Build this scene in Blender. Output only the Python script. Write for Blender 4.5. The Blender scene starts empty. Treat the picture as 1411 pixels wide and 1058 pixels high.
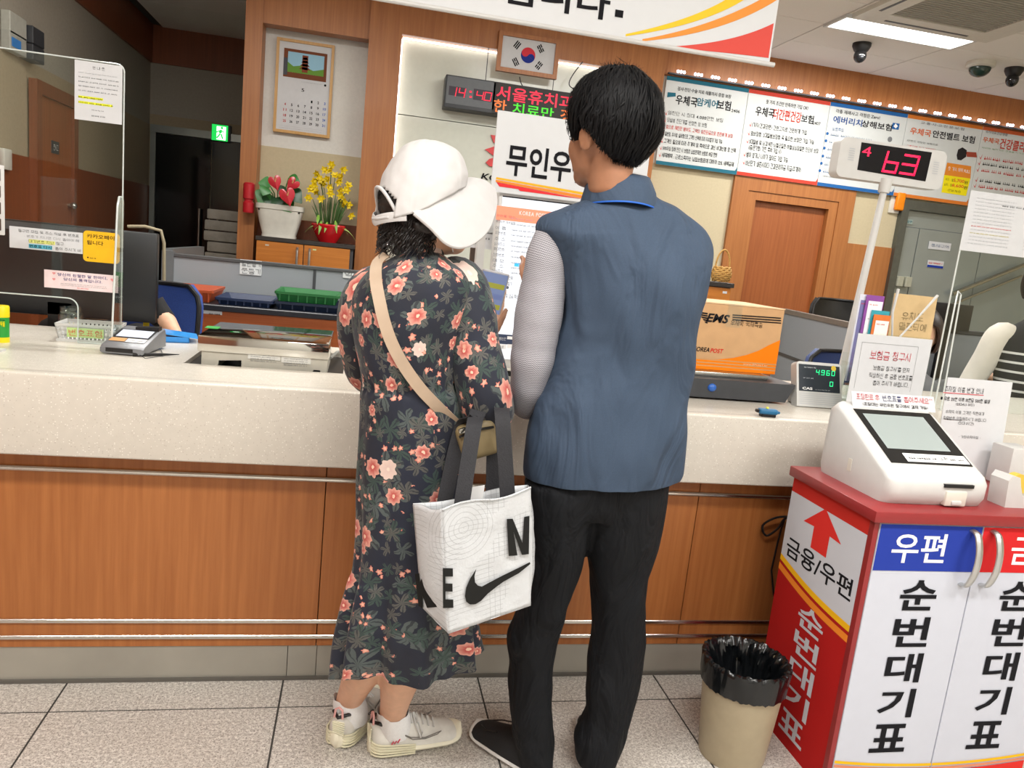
import bpy, bmesh, math, random
import numpy as np
from mathutils import Vector, Matrix, noise as mnoise
random.seed(7)
sc = bpy.context.scene
COL = sc.collection

# ---------------------------------------------------------------- camera
CAM = Vector((0, 0, 1.35)); FPX = 1040.0
YAW, PITCH, ROLL = (math.radians(a) for a in (12.0, 9.9, 5.95))
_f = Vector((math.sin(YAW)*math.cos(PITCH), math.cos(YAW)*math.cos(PITCH), -math.sin(PITCH)))
_r = Vector((math.cos(YAW), -math.sin(YAW), 0)); _u = _r.cross(_f)
_r, _u = _r*math.cos(ROLL)+_u*math.sin(ROLL), -_r*math.sin(ROLL)+_u*math.cos(ROLL)
cd = bpy.data.cameras.new('camera'); cam = bpy.data.objects.new('camera', cd); COL.objects.link(cam)
cd.sensor_width = 36; cd.lens = FPX/1411*36; cd.clip_start = .02
cam.matrix_world = Matrix(((_r.x, _u.x, -_f.x, CAM.x), (_r.y, _u.y, -_f.y, CAM.y), (_r.z, _u.z, -_f.z, CAM.z), (0, 0, 0, 1)))
sc.camera = cam
# ---------------------------------------------------------------- world and exposure
w = bpy.data.worlds.new('World'); sc.world = w; w.use_nodes = True
w.node_tree.nodes['Background'].inputs[0].default_value = (.9, .95, 1, 1)
w.node_tree.nodes['Background'].inputs[1].default_value = .25
sc.view_settings.view_transform = 'Standard'; sc.view_settings.look = 'None'
sc.view_settings.exposure = 0.0; sc.view_settings.gamma = 1; sc.view_settings.use_curve_mapping = False
LAMP_W = 46.0          # watts per ceiling light

# ---------------------------------------------------------------- pixel -> place
def ray(x, y): return _f+_r*((x-705.5)/FPX)-_u*((y-529)/FPX)
def onZ(x, y, z): d = ray(x, y); return CAM+d*((z-CAM.z)/d.z)
def onY(x, y, Y): d = ray(x, y); return CAM+d*(Y/d.y)
def onX(x, y, X): d = ray(x, y); return CAM+d*(X/d.x)

# ---------------------------------------------------------------- materials
def lin(h):
    if not isinstance(h, str): return tuple(h)+(1,)
    h = h.lstrip('#'); o = []
    for i in (0, 2, 4):
        c = int(h[i:i+2], 16)/255; o.append(c/12.92 if c <= .04045 else ((c+.055)/1.055)**2.4)
    return tuple(o)+(1,)
class NT:
    def __init__(s, name):
        s.m = bpy.data.materials.new(name); s.m.use_nodes = True; s.t = s.m.node_tree; s.b = s.t.nodes['Principled BSDF']
    def n(s, ty, **k):
        n = s.t.nodes.new(ty)
        for a, v in k.items(): setattr(n, a, v)
        return n
    def l(s, a, b): s.t.links.new(a, b)
    def setin(s, sock, v):
        if hasattr(v, 'is_output') or isinstance(v, bpy.types.NodeSocket): s.l(v, sock)
        else: sock.default_value = v
    def math(s, op, a, b=0.0, c=None):
        n = s.n('ShaderNodeMath', operation=op); s.setin(n.inputs[0], a); s.setin(n.inputs[1], b)
        if c is not None: s.setin(n.inputs[2], c)
        return n.outputs[0]
    def mix(s, f, a, b):
        n = s.n('ShaderNodeMix', data_type='RGBA'); s.setin(n.inputs[0], f)
        s.setin(n.inputs[6], lin(a) if isinstance(a, str) else a); s.setin(n.inputs[7], lin(b) if isinstance(b, str) else b)
        return n.outputs[2]
    def coord(s, kind='Object', scale=None):
        c = s.n('ShaderNodeTexCoord').outputs[kind]
        if scale is not None:
            mp = s.n('ShaderNodeMapping'); s.l(c, mp.inputs[0]); mp.inputs[3].default_value = scale; c = mp.outputs[0]
        return c
    def noise(s, c, scale, detail=3, rough=.5):
        n = s.n('ShaderNodeTexNoise'); s.l(c, n.inputs['Vector']); n.inputs['Scale'].default_value = scale
        n.inputs['Detail'].default_value = detail; n.inputs['Roughness'].default_value = rough; return n.outputs[0]
    def ramp(s, f, a, b):
        n = s.n('ShaderNodeMapRange'); s.setin(n.inputs[0], f); n.inputs[1].default_value = a; n.inputs[2].default_value = b; return n.outputs[0]
    def bump(s, h, strength=.2, dist=.002):
        n = s.n('ShaderNodeBump'); n.inputs[0].default_value = strength; n.inputs[1].default_value = dist; s.l(h, n.inputs['Height'])
        s.l(n.outputs[0], s.b.inputs['Normal'])
    def base(s, v, rough=.5, metal=0, spec=None):
        s.setin(s.b.inputs['Base Color'], lin(v) if isinstance(v, str) else v)
        s.b.inputs['Roughness'].default_value = rough; s.b.inputs['Metallic'].default_value = metal
        if spec is not None: s.b.inputs['Specular IOR Level'].default_value = spec
        return s.m
MATS = {}
def mat(name, c, rough=.5, metal=0, var=.06, scale=30, bump=0, spec=None, obj=True):
    if name in MATS: return MATS[name]
    t = NT(name); co = t.coord('Object'); nz = t.noise(co, scale, 3)
    a = lin(c); k1, k2 = 1-var, 1+var
    col = t.mix(t.ramp(nz, .3, .7), (a[0]*k1, a[1]*k1, a[2]*k1, 1), (min(1, a[0]*k2), min(1, a[1]*k2), min(1, a[2]*k2), 1))
    t.base(col, rough, metal, spec)
    if bump: t.bump(nz, bump, .003)
    MATS[name] = t.m; return t.m
def emit(name, c, strength, base='#101010'):
    if name in MATS: return MATS[name]
    t = NT(name); t.base(base, .5); t.b.inputs['Emission Color'].default_value = lin(c); t.b.inputs['Emission Strength'].default_value = strength
    MATS[name] = t.m; return t.m
def ink(c): return mat('ink_'+c.lstrip('#'), c, .8, 0, .0, 30, 0, .12)
def wood(name, c1, c2, rough=.42, sc_=(60, 60, 2.2)):
    if name in MATS: return MATS[name]
    t = NT(name); co = t.coord('Object', sc_); n1 = t.noise(co, 1.0, 5, .6); n2 = t.noise(t.coord('Object', (1.2, 1.2, .3)), 1.5, 2)
    f = t.math('ADD', t.math('MULTIPLY', n1, .75), t.math('MULTIPLY', n2, .3))
    t.base(t.mix(t.ramp(f, .3, .75), c1, c2), rough); t.bump(n1, .05, .001); MATS[name] = t.m; return t.m
def speckle(name, c, light, dark, s=90, amount=.12, rough=.35):
    t = NT(name); co = t.coord('Object')
    v = t.n('ShaderNodeTexVoronoi'); t.l(co, v.inputs['Vector']); v.inputs['Scale'].default_value = s
    sepc = t.n('ShaderNodeSeparateColor'); t.l(v.outputs['Color'], sepc.inputs[0])
    near = t.ramp(v.outputs['Distance'], .42, .22)
    m1 = t.math('MULTIPLY', near, t.math('LESS_THAN', sepc.outputs[0], amount))
    m2 = t.math('MULTIPLY', near, t.math('GREATER_THAN', sepc.outputs[0], 1-amount*.8))
    b = t.mix(t.ramp(t.noise(co, 40, 4), .3, .7), tuple(x*.95 for x in lin(c)[:3])+(1,), lin(c))
    t.base(t.mix(t.math('MULTIPLY', m2, .55), t.mix(m1, b, light), dark), rough); MATS[name] = t.m; return t.m
def granite(name):
    t = NT(name); co = t.n('ShaderNodeNewGeometry').outputs['Position']
    n1 = t.noise(co, 105, 4, .65); n2 = t.noise(co, 230, 2, .6); n3 = t.noise(co, 3, 2)
    a = t.mix(t.ramp(n1, .36, .60), '#a29d97', '#d5d1ca'); b = t.mix(t.ramp(n2, .34, .48), '#6d6762', a)
    b = t.mix(t.math('MULTIPLY', t.ramp(n1, .60, .70), .7), b, '#e8e4de')
    t.base(t.mix(t.math('MULTIPLY', t.ramp(n3, .35, .75), .18), b, '#b8a99a'), .28); MATS[name] = t.m; return t.m
def cloth(name, c, rough=.8, spec=.25, fine=250, wr=7.0, strength=.5):
    # woven cloth with soft wrinkles
    if name in MATS: return MATS[name]
    t = NT(name); co = t.coord('Object'); mp = t.n('ShaderNodeMapping'); t.l(co, mp.inputs[0]); mp.inputs[2].default_value = (0, .75, 0); mp.inputs[3].default_value = (1.6, 1, .55)
    w_ = t.n('ShaderNodeTexNoise'); t.l(mp.outputs[0], w_.inputs['Vector']); w_.inputs['Scale'].default_value = wr; w_.inputs['Detail'].default_value = 3; w_.inputs['Distortion'].default_value = 1.2
    a = lin(c); f = t.noise(co, fine, 2); t.base(t.mix(f, tuple(x*.86 for x in a[:3])+(1,), tuple(x*1.14 for x in a[:3])+(1,)), rough, 0, spec)
    b1 = t.n('ShaderNodeBump'); b1.inputs[0].default_value = strength; b1.inputs[1].default_value = .05; t.l(w_.outputs[0], b1.inputs['Height']); t.l(b1.outputs[0], t.b.inputs['Normal']); MATS[name] = t.m; return t.m
def glassy(name, alpha=.12, c=(.9, .97, .95), rough=.02):
    # clear acrylic: mostly straight through, with surface reflection
    t = NT(name); t.t.nodes.remove(t.b); out = t.t.nodes['Material Output']
    tr = t.n('ShaderNodeBsdfTransparent'); tr.inputs[0].default_value = (.95, .97, .96, 1)
    gl = t.n('ShaderNodeBsdfGlossy'); gl.inputs[0].default_value = (*c, 1); gl.inputs[1].default_value = rough
    fr = t.n('ShaderNodeLayerWeight'); fr.inputs[0].default_value = .5
    f = t.math('ADD', t.math('MULTIPLY', t.math('POWER', fr.outputs['Facing'], 4.0), .6), .025+alpha*.06)
    mx = t.n('ShaderNodeMixShader'); t.l(f, mx.inputs[0]); t.l(tr.outputs[0], mx.inputs[1]); t.l(gl.outputs[0], mx.inputs[2])
    t.l(mx.outputs[0], out.inputs[0]); MATS[name] = t.m; return t.m

M_WOOD = wood('orange_wood', '#965a2e', '#b47641')
M_WOODC = wood('counter_wood', '#945628', '#b3723e', .42)
M_WOODD = wood('dark_red_wood', '#743c20', '#8d4c2a')
M_CABW = wood('cabinet_wood', '#ad6420', '#c98036', .4, (2.2, 60, 60))
M_BEIGE = mat('beige_wall', '#c3b697', .75, 0, .03, 60, .05)
M_GREYW = mat('grey_wall', '#dcdbd5', .75, 0, .03, 60, .05)
M_CEIL = mat('ceiling_tile', '#efece6', .85, 0, .05, 220, .15)
M_WHITE = mat('white_plastic', '#cacac8', .35, 0, .02)
M_OFFW = mat('offwhite_plastic', '#d6d3c8', .42, 0, .03)
M_PAPER = mat('white_paper', '#cfd1d4', .7, 0, .02)
M_BLACK = mat('black_plastic', '#141416', .4, 0, .1)
M_DGREY = mat('dark_grey_plastic', '#3a3c40', .5, 0, .08)
M_GREYP = mat('grey_partition_cloth', '#8b9196', .85, 0, .08, 400, .1)
M_STEEL = mat('brushed_steel', '#b9b8b2', .25, 1, .05, 40)
M_STEELD = mat('dull_steel', '#8e938f', .32, .85, .06, 6)
M_RAIL = mat('chrome_strip', '#d8d6d0', .18, 1, .03)
M_ALU = mat('aluminium', '#c8c9c8', .3, .9, .03)
M_SKIN = mat('skin', '#d8a98c', .5, 0, .06, 40, .05)
M_SKINM = mat('tanned_skin', '#a27154', .5, 0, .08, 40, .05)
M_HAIR = mat('black_hair', '#0d0d0f', .6, 0, .3, 200, 0, .2)
M_ACR = glassy('clear_acrylic')
M_BLUE = mat('blue_mesh', '#27438a', .7, 0, .15, 300, .2)
K = ink('#1c1c20'); KR = ink('#d8342e'); KB = ink('#2a3f9c'); KW = ink('#f2f2f2'); KG = ink('#77797c'); KY = ink('#f2b81e'); KO = ink('#ee8a2e'); KLG = ink('#b9bcc0')

# a side scene for evaluating letters and remeshes quickly; removed at the end
TSC = bpy.data.scenes.new('workbench')
def evaluated(o):
    TSC.collection.objects.link(o); vl = TSC.view_layers[0]; vl.update(); return o.evaluated_get(vl.depsgraph)
# ---------------------------------------------------------------- mesh builder
def V(*a): return Vector(a)
class MB:
    def __init__(s): s.v = []; s.f = []; s.uv = []; s.mi = []; s.cur = 0
    def add(s, vs, fs, uv=None):
        b = len(s.v); s.v += [Vector(p) for p in vs]; s.uv += (uv if uv else [(0, 0)]*len(vs))
        s.f += [tuple(i+b for i in f) for f in fs]; s.mi += [s.cur]*len(fs); return s
    def bm(s, bm, mtx=None):
        bm.verts.ensure_lookup_table(); bm.verts.index_update()
        s.add([(mtx @ v.co) if mtx else v.co.copy() for v in bm.verts], [[v.index for v in f.verts] for f in bm.faces]); bm.free(); return s
    def box(s, a, b, bev=0, seg=2, mtx=None):
        a, b = Vector(a), Vector(b); bm = bmesh.new(); bmesh.ops.create_cube(bm, size=1)
        d = b-a
        for v in bm.verts: v.co = Vector((v.co.x*d.x, v.co.y*d.y, v.co.z*d.z))+(a+b)/2
        if bev: bmesh.ops.bevel(bm, geom=bm.edges[:], offset=bev, segments=seg, affect='EDGES', profile=.5)
        return s.bm(bm, mtx)
    def cyl(s, p0, p1, r0, r1=None, n=20, caps=True):
        return s.tube([p0, p1], [r0, r0 if r1 is None else r1], n, caps)
    def tube(s, pts, rad, n=10, caps=True, flat=1.0, up=None):
        pts = [Vector(p) for p in pts]; m = len(pts)
        if not hasattr(rad, '__len__'): rad = [rad]*m
        rings = []; prev = None; L = 0; uv = []
        for i, p in enumerate(pts):
            t = (pts[min(i+1, m-1)]-pts[max(i-1, 0)])
            t = t.normalized() if t.length > 1e-9 else Vector((0, 0, 1))
            if prev is None:
                ref = up or (Vector((0, 0, 1)) if abs(t.z) < .9 else Vector((1, 0, 0)))
                a = (ref-t*ref.dot(t)).normalized()
            else: a = (prev-t*prev.dot(t)); a = a.normalized() if a.length > 1e-6 else prev
            prev = a; b = t.cross(a)
            if i: L += (p-pts[i-1]).length
            ring = []
            for k in range(n+1):
                th = 2*math.pi*k/n; ring.append(p+a*(rad[i]*flat*math.cos(th))+b*(rad[i]*math.sin(th))); uv.append((th*max(rad), L))
            rings.append(ring)
        return s.rings(rings, uv, caps)
    def rings(s, rings, uv=None, caps=True):
        n = len(rings[0]); vs = [p for r in rings for p in r]; fs = []
        for i in range(len(rings)-1):
            for k in range(n-1): fs.append((i*n+k, i*n+k+1, (i+1)*n+k+1, (i+1)*n+k))
        if caps: fs.append(tuple(range(n-2, -1, -1))); fs.append(tuple((len(rings)-1)*n+k for k in range(n-1)))
        return s.add(vs, fs, uv)
    def lathe(s, prof, c=(0, 0, 0), n=32):
        c = Vector(c); rings = [[c+Vector((r*math.cos(2*math.pi*k/n), r*math.sin(2*math.pi*k/n), z)) for k in range(n+1)] for r, z in prof]
        return s.rings(rings, None, False)
    def sph(s, c, r, rot=None, nu=20, nv=12):
        c = Vector(c); r = Vector(r) if hasattr(r, '__len__') else Vector((r, r, r)); rings = []
        for i in range(nv+1):
            ph = math.pi*i/nv; rings.append([])
            for k in range(nu+1):
                th = 2*math.pi*k/nu; p = Vector((r.x*math.sin(ph)*math.cos(th), r.y*math.sin(ph)*math.sin(th), -r.z*math.cos(ph)))
                rings[-1].append(c+(rot @ p if rot else p))
        return s.rings(rings, None, False)
    def prism(s, poly, d):
        # poly: list of 3D points, extruded by vector d
        n = len(poly); d = Vector(d); p = [Vector(q) for q in poly]
        return s.add(p+[q+d for q in p], [tuple(range(n-1, -1, -1)), tuple(range(n, 2*n))]+[(i, (i+1) % n, n+(i+1) % n, n+i) for i in range(n)])
    def sheet(s, rows, uv=None, thick=0.0, nrm=None):
        # open grid of points; thick gives it a back
        n = len(rows[0]); m = len(rows)
        vs = [Vector(p) for r in rows for p in r]; fs = [(i*n+k, i*n+k+1, (i+1)*n+k+1, (i+1)*n+k) for i in range(m-1) for k in range(n-1)]
        if not thick: return s.add(vs, fs, uv)
        N = [Vector() for _ in vs]
        for f in fs:
            q = (vs[f[2]]-vs[f[0]]).cross(vs[f[3]]-vs[f[1]])
            for i in f: N[i] += q
        b = [p-q.normalized()*thick for p, q in zip(vs, N)]; o = len(vs); fs2 = [tuple(i+o for i in reversed(f)) for f in fs]
        rim = [k for k in range(n)]+[i*n+n-1 for i in range(1, m)]+[(m-1)*n+k for k in range(n-2, -1, -1)]+[i*n for i in range(m-2, 0, -1)]
        fs3 = [(rim[(i+1) % len(rim)], rim[i], rim[i]+o, rim[(i+1) % len(rim)]+o) for i in range(len(rim))]
        return s.add(vs+b, fs+fs2+fs3, (uv+uv) if uv else None)
    def mesh(s, name, off=Vector((0, 0, 0)), smooth=False):
        me = bpy.data.meshes.new(name); me.from_pydata([tuple(p-off) for p in s.v], [], s.f)
        if any(u != (0, 0) for u in s.uv):
            ul = me.uv_layers.new(name='UVMap'); idx = np.zeros(len(me.loops), dtype=np.int32); me.loops.foreach_get('vertex_index', idx)
            ul.data.foreach_set('uv', np.array(s.uv, dtype=np.float32)[idx].ravel())
        me.polygons.foreach_set('material_index', s.mi) if len(s.mi) == len(me.polygons) else None
        if smooth is not False and smooth is not None:
            me.polygons.foreach_set('use_smooth', [True]*len(me.polygons))
            if smooth is not True: me.set_sharp_from_angle(angle=math.radians(smooth))
        me.update(); return me
def cr(rows, n):
    # smooth resampling of rows of numbers
    r = np.array(rows, float); m = len(r); out = []
    for i in range(n+1):
        x = i/n*(m-1); k = min(int(x), m-2); f = x-k; p0, p1, p2, p3 = r[max(k-1, 0)], r[k], r[k+1], r[min(k+2, m-1)]
        out.append(.5*((2*p1)+(-p0+p2)*f+(2*p0-5*p1+4*p2-p3)*f*f+(-p0+3*p1-3*p2+p3)*f**3))
    return out
def smooth_path(pts, n=24): return [Vector(q) for q in cr([tuple(p) for p in pts], n)]
def fixn(me):
    bm = bmesh.new(); bm.from_mesh(me); bmesh.ops.recalc_face_normals(bm, faces=bm.faces); bm.to_mesh(me); bm.free()
def thing(name, label, cat, loc, group=None):
    o = bpy.data.objects.new(name, None); COL.objects.link(o); o.location = loc; o.empty_display_size = .05
    o['label'] = label; o['category'] = cat
    if group: o['group'] = group
    return o
def struct(name, loc=(0, 0, 0)):
    o = bpy.data.objects.new(name, None); COL.objects.link(o); o.location = loc; o['kind'] = 'structure'; return o
def wloc(o):
    p = Vector(o.location)
    while o.parent: o = o.parent; p += Vector(o.location)
    return p
def part(name, mb, m, parent, smooth=35, label=None, rec=False):
    off = wloc(parent); me = mb.mesh(name, off, smooth)
    if rec: fixn(me)
    for q in (m if isinstance(m, (list, tuple)) else [m]): me.materials.append(q)
    o = bpy.data.objects.new(name, me); COL.objects.link(o); o.parent = parent
    if label: o['label'] = label
    return o
def single(name, mb, m, label, cat, group=None, smooth=35, kind=None):
    xs = np.array([tuple(p) for p in mb.v]); lo, hi = xs.min(0), xs.max(0); off = Vector(((lo[0]+hi[0])/2, (lo[1]+hi[1])/2, lo[2]))
    me = mb.mesh(name, off, smooth)
    for q in (m if isinstance(m, (list, tuple)) else [m]): me.materials.append(q)
    o = bpy.data.objects.new(name, me); COL.objects.link(o); o.location = off
    if kind: o['kind'] = kind
    if label: o['label'] = label; o['category'] = cat
    if group: o['group'] = group
    return o
def copy_tree(o, parent=None):
    c = o.copy(); COL.objects.link(c); c.parent = parent
    for ch in list(o.children): copy_tree(ch, c)
    return c
def remesh(mb, voxel, it=4, fac=.5, keep_uv=False):
    me = mb.mesh('tmp'); fixn(me); o = bpy.data.objects.new('tmp', me)
    r = o.modifiers.new('r', 'REMESH'); r.mode = 'VOXEL'; r.voxel_size = voxel
    if it: q = o.modifiers.new('s', 'SMOOTH'); q.factor = fac; q.iterations = it
    nm = bpy.data.meshes.new_from_object(evaluated(o))
    out = MB(); out.add([v.co.copy() for v in nm.vertices], [tuple(p.vertices) for p in nm.polygons])
    bpy.data.objects.remove(o); bpy.data.meshes.remove(me); bpy.data.meshes.remove(nm); return out

# ---------------------------------------------------------------- print on flat things
_TC = {}
def text_geo(body, bold=0.0, shear=0.0, raw=False):
    key = (body, bold, shear)
    if key in _TC: return _TC[key]
    if not raw and bold < .0115 and any(0xac00 <= ord(c) <= 0xd7a3 for c in body) and '\n' not in body: _TC[key] = stroke_geo(body); return _TC[key]
    cu = bpy.data.curves.new('t', 'FONT'); cu.body = body; cu.offset = bold; cu.resolution_u = 3; cu.shear = shear
    o = bpy.data.objects.new('t', cu)
    me = evaluated(o).to_mesh(); vs = np.array([tuple(v.co)[:2] for v in me.vertices]); fs = [tuple(p.vertices) for p in me.polygons]
    bpy.data.objects.remove(o); bpy.data.curves.remove(cu)
    lo, hi = vs.min(0), vs.max(0); vs = (vs-lo)/np.maximum(hi-lo, 1e-6)
    _TC[key] = (vs, fs, (hi-lo)); return _TC[key]
# small print: Korean letters built from plain strokes
_J = {'ㄱ': ['01 11 10'], 'ㄴ': ['01 00 10'], 'ㄷ': ['11 01 00 10'], 'ㄹ': ['01 11 15 05 00 10'], 'ㅁ': ['00 01 11 10 00'], 'ㅂ': ['01 00 10 11', '05 15'], 'ㅅ': ['51 00', '56 10'], 'ㅇ': ['O'], 'ㅈ': ['01 11', '51 00', '56 10'],
      'ㅊ': ['01 11', '51 00', '56 10', '5b 51'], 'ㅋ': ['01 11 10', '05 15'], 'ㅌ': ['11 01 00 10', '05 15'], 'ㅍ': ['01 11', '00 10', '31 30', '71 70'], 'ㅎ': ['08 18', '5b 58', 'o'], 'ㅡ': ['05 15'], 'ㅣ': ['51 50']}
_C1 = {'0': 0., '1': 1., '5': .5, '6': .62, '3': .3, '7': .7, '8': .82, 'b': 1.16}
_CHO = 'ㄱ ㄱㄱ ㄴ ㄷ ㄷㄷ ㄹ ㅁ ㅂ ㅂㅂ ㅅ ㅅㅅ ㅇ ㅈ ㅈㅈ ㅊ ㅋ ㅌ ㅍ ㅎ'.split()
_JON = ['']+'ㄱ ㄱㄱ ㄱㅅ ㄴ ㄴㅈ ㄴㅎ ㄷ ㄹ ㄹㄱ ㄹㅁ ㄹㅂ ㄹㅅ ㄹㅌ ㄹㅍ ㄹㅎ ㅁ ㅂ ㅂㅅ ㅅ ㅅㅅ ㅇ ㅈ ㅊ ㅋ ㅌ ㅍ ㅎ'.split()
# vowels: vertical bars (x, ticks left/right) and horizontal bar (ticks up/down)
_VO = [('r1', ''), ('r1I', ''), ('r2', ''), ('r2I', ''), ('l1', ''), ('l1I', ''), ('l2', ''), ('l2I', ''), ('', 'u1'), ('r1', 'u1'), ('r1I', 'u1'), ('n', 'u1'), ('', 'u2'), ('', 'd1'), ('l1', 'd1'), ('l1I', 'd1'), ('n', 'd1'), ('', 'd2'), ('', '0'), ('n', '0'), ('n', '')]
def syllable(ch):
    c = ord(ch)-0xac00; ini, vo, fin = _CHO[c//588], _VO[c % 588//28], _JON[c % 28]; seg = []
    lo = .36 if fin else 0.0; ver, hor = vo
    def cons(js, x0, y0, x1, y1):
        w_ = (x1-x0)/len(js)
        for i, j in enumerate(js):
            a0, a1 = x0+w_*i, x0+w_*(i+1)-(.04 if len(js) > 1 else 0)
            for st in _J[j]:
                if st in 'Oo': k = 1.0 if st == 'O' else .7; pts = [(a0+(a1-a0)*(.5+.5*math.cos(q*math.pi/5)), y0+(y1-y0)*k*(.5+.5*math.sin(q*math.pi/5))) for q in range(11)]
                else: pts = [(a0+(a1-a0)*_C1[q[0]], y0+(y1-y0)*_C1[q[1]]) for q in st.split()]
                seg.extend(zip(pts, pts[1:]))
    xr = .56 if ver else .86; xl = .06 if ver else .14; yb = lo+.04 if not hor else lo+(.34 if hor[0] in 'u0' else .42)
    cons(ini, xl, yb+(.06 if fin else .1), xr, .94)
    if hor:
        h = lo+(.08 if hor[0] in 'u0' else .26); x1 = .68 if ver else 1.0; seg.append(((0, h), (x1, h))); n_ = 0 if hor == '0' else int(hor[1]); d = .18 if hor[0] == 'u' else -.22
        for i in range(n_): x = x1*(.5 if n_ == 1 else (.32, .68)[i]); seg.append(((x, h), (x, h+d)))
    if ver:
        two = ver.endswith('I'); x = .76 if two else .82; y0 = lo+.02; seg.append(((x, y0), (x, 1.0)))
        if two: seg.append(((.95, y0), (.95, 1.0)))
        if ver[0] in 'rl':
            n_ = int(ver[1]); d = .14 if ver[0] == 'r' else -.15
            for i in range(n_): y = lo+(1-lo)*(.5 if n_ == 1 else (.38, .62)[i]); seg.append(((x, y), (x+d, y)))
    if fin: cons(fin, .18, 0, .92, .28)
    return seg
def stroke_geo(body, th=None):
    th = th or (.115 if len(body) > 19 else .08)
    vs, fs = [], []; u = 0.0
    for ch in body:
        if ch == ' ': u += .45; continue
        if 0xac00 <= ord(ch) <= 0xd7a3:
            for (x0, y0), (x1, y1) in syllable(ch):
                L = math.hypot(x1-x0, y1-y0) or 1; nx, ny = -(y1-y0)/L*th/2, (x1-x0)/L*th/2; ex, ey = (x1-x0)/L*th/2, (y1-y0)/L*th/2; b = len(vs)
                vs += [(u+x0-ex+nx, y0-ey+ny), (u+x0-ex-nx, y0-ey-ny), (u+x1+ex-nx, y1+ey-ny), (u+x1+ex+nx, y1+ey+ny)]; fs.append((b, b+1, b+2, b+3))
            u += 1.14
        elif ch in '·■':
            r = .08 if ch == '·' else .4; b = len(vs); vs += [(u+.1, .5-r), (u+.1+2*r, .5-r), (u+.1+2*r, .5+r), (u+.1, .5+r)]; fs.append((b, b+1, b+2, b+3)); u += .25+2*r
        else:
            g, f, sz = text_geo(ch, .012, 0.0, True); b = len(vs); hh = {',': .2, '.': .12, ':': .5, "'": .25, '-': .08, '^': .25}.get(ch, .85); y0 = {'-': .4, "'": .75, '^': .7, ',': -.1}.get(ch, 0.0); ww = hh*sz[0]/max(sz[1], .02)
            vs += [(u+x*ww, y0+y*hh) for x, y in g]; fs += [tuple(i+b for i in q) for q in f]; u += ww+.14
    vs = np.array(vs); lo, hi = vs.min(0), vs.max(0); return (vs-lo)/np.maximum(hi-lo, 1e-6), fs, hi-lo
class Plane:
    def __init__(s, o, ux=(1, 0, 0), uv=(0, 0, 1)):
        s.o = Vector(o); s.ux = Vector(ux).normalized(); s.uv = Vector(uv).normalized(); s.n = s.ux.cross(s.uv).normalized()
    def loc(s, x, y):
        d = ray(x, y); p = CAM+d*((s.o-CAM).dot(s.n)/d.dot(s.n)); q = p-s.o; return q.dot(s.ux), q.dot(s.uv)
    def pt(s, u, v, d=0.0): return s.o+s.ux*u+s.uv*v+s.n*d
    def px(s, x, y, d=0.0): return s.pt(*s.loc(x, y), d)
class Print:
    def __init__(s, plane, parent, depth=.0012, eps=.0004): s.p = plane; s.par = parent; s.d = depth; s.eps = eps; s.mb = {}; s.grp = None
    def _mb(s, m, name):
        k = (m.name, name, s.grp if s.grp else (0 if name in ('fine_print', 'speaker_slot', 'ridge') else len(s.mb)))
        if k not in s.mb: s.mb[k] = (MB(), m, name)
        return s.mb[k][0]
    def poly(s, m, pts, layer=0, name='printed_shape'):
        s._mb(m, name).add([s.p.pt(u, v, s.d+layer*s.eps) for u, v in pts], [tuple(range(len(pts)))]); return s
    def ppoly(s, m, pts, layer=0, name='printed_shape'): return s.poly(m, [s.p.loc(*q) for q in pts], layer, name)
    def rect(s, m, u0, v0, u1, v1, layer=0, name='printed_shape'): return s.poly(m, [(u0, v0), (u1, v0), (u1, v1), (u0, v1)], layer, name)
    def prect(s, m, x0, y0, x1, y1, layer=0, name='printed_shape'):
        a, b = s.p.loc(x0, y0), s.p.loc(x1, y1); return s.rect(m, a[0], b[1], b[0], a[1], layer, name)
    def disc(s, m, u, v, r, layer=0, name='printed_shape', a0=0, a1=360, n=28):
        return s.poly(m, [(u+r*math.cos(math.radians(a0+(a1-a0)*k/n)), v+r*math.sin(math.radians(a0+(a1-a0)*k/n))) for k in range(n+(a1-a0 < 360))], layer, name)
    def text(s, m, body, u0, v0, u1, v1, bold=0.0, layer=1, shear=0.0, name='lettering'):
        vs, fs, _ = text_geo(body, bold, shear)
        s._mb(m, name).add([s.p.pt(u0+(u1-u0)*x, v0+(v1-v0)*y, s.d+layer*s.eps) for x, y in vs], fs); return s
    def ptext(s, m, body, x0, y0, x1, y1, bold=0.0, layer=1, shear=0.0, name='lettering'):
        # (x0,y0) pixel of the top-left corner, (x1,y1) of the bottom-right corner of the words
        a, b = s.p.loc(x0, y0), s.p.loc(x1, y1); return s.text(m, body, a[0], b[1], b[0], a[1], bold, layer, shear, name)
    def htext(s, m, body, u, v, h, bold=0.0, layer=1, align='l', maxw=None, name='lettering', squeeze=1.0):
        # one line whose letters are about h high; (u,v) baseline start
        vs, fs, sz = text_geo(body, bold); wd = h*sz[0]/max(sz[1], .6)*squeeze; hh = h*min(1, sz[1]/.6)
        if maxw and wd > maxw: wd = maxw
        if align == 'c': u -= wd/2
        if align == 'r': u -= wd
        return s.text(m, body, u, v, u+wd, v+hh, bold, layer, 0, name)
    def flush(s):
        for (mb, m, name) in s.mb.values():
            o = part(name, mb, m, s.par, None)
            if name in ('fine_print', 'speaker_slot', 'ridge'): o['kind'] = 'stuff'
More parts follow.
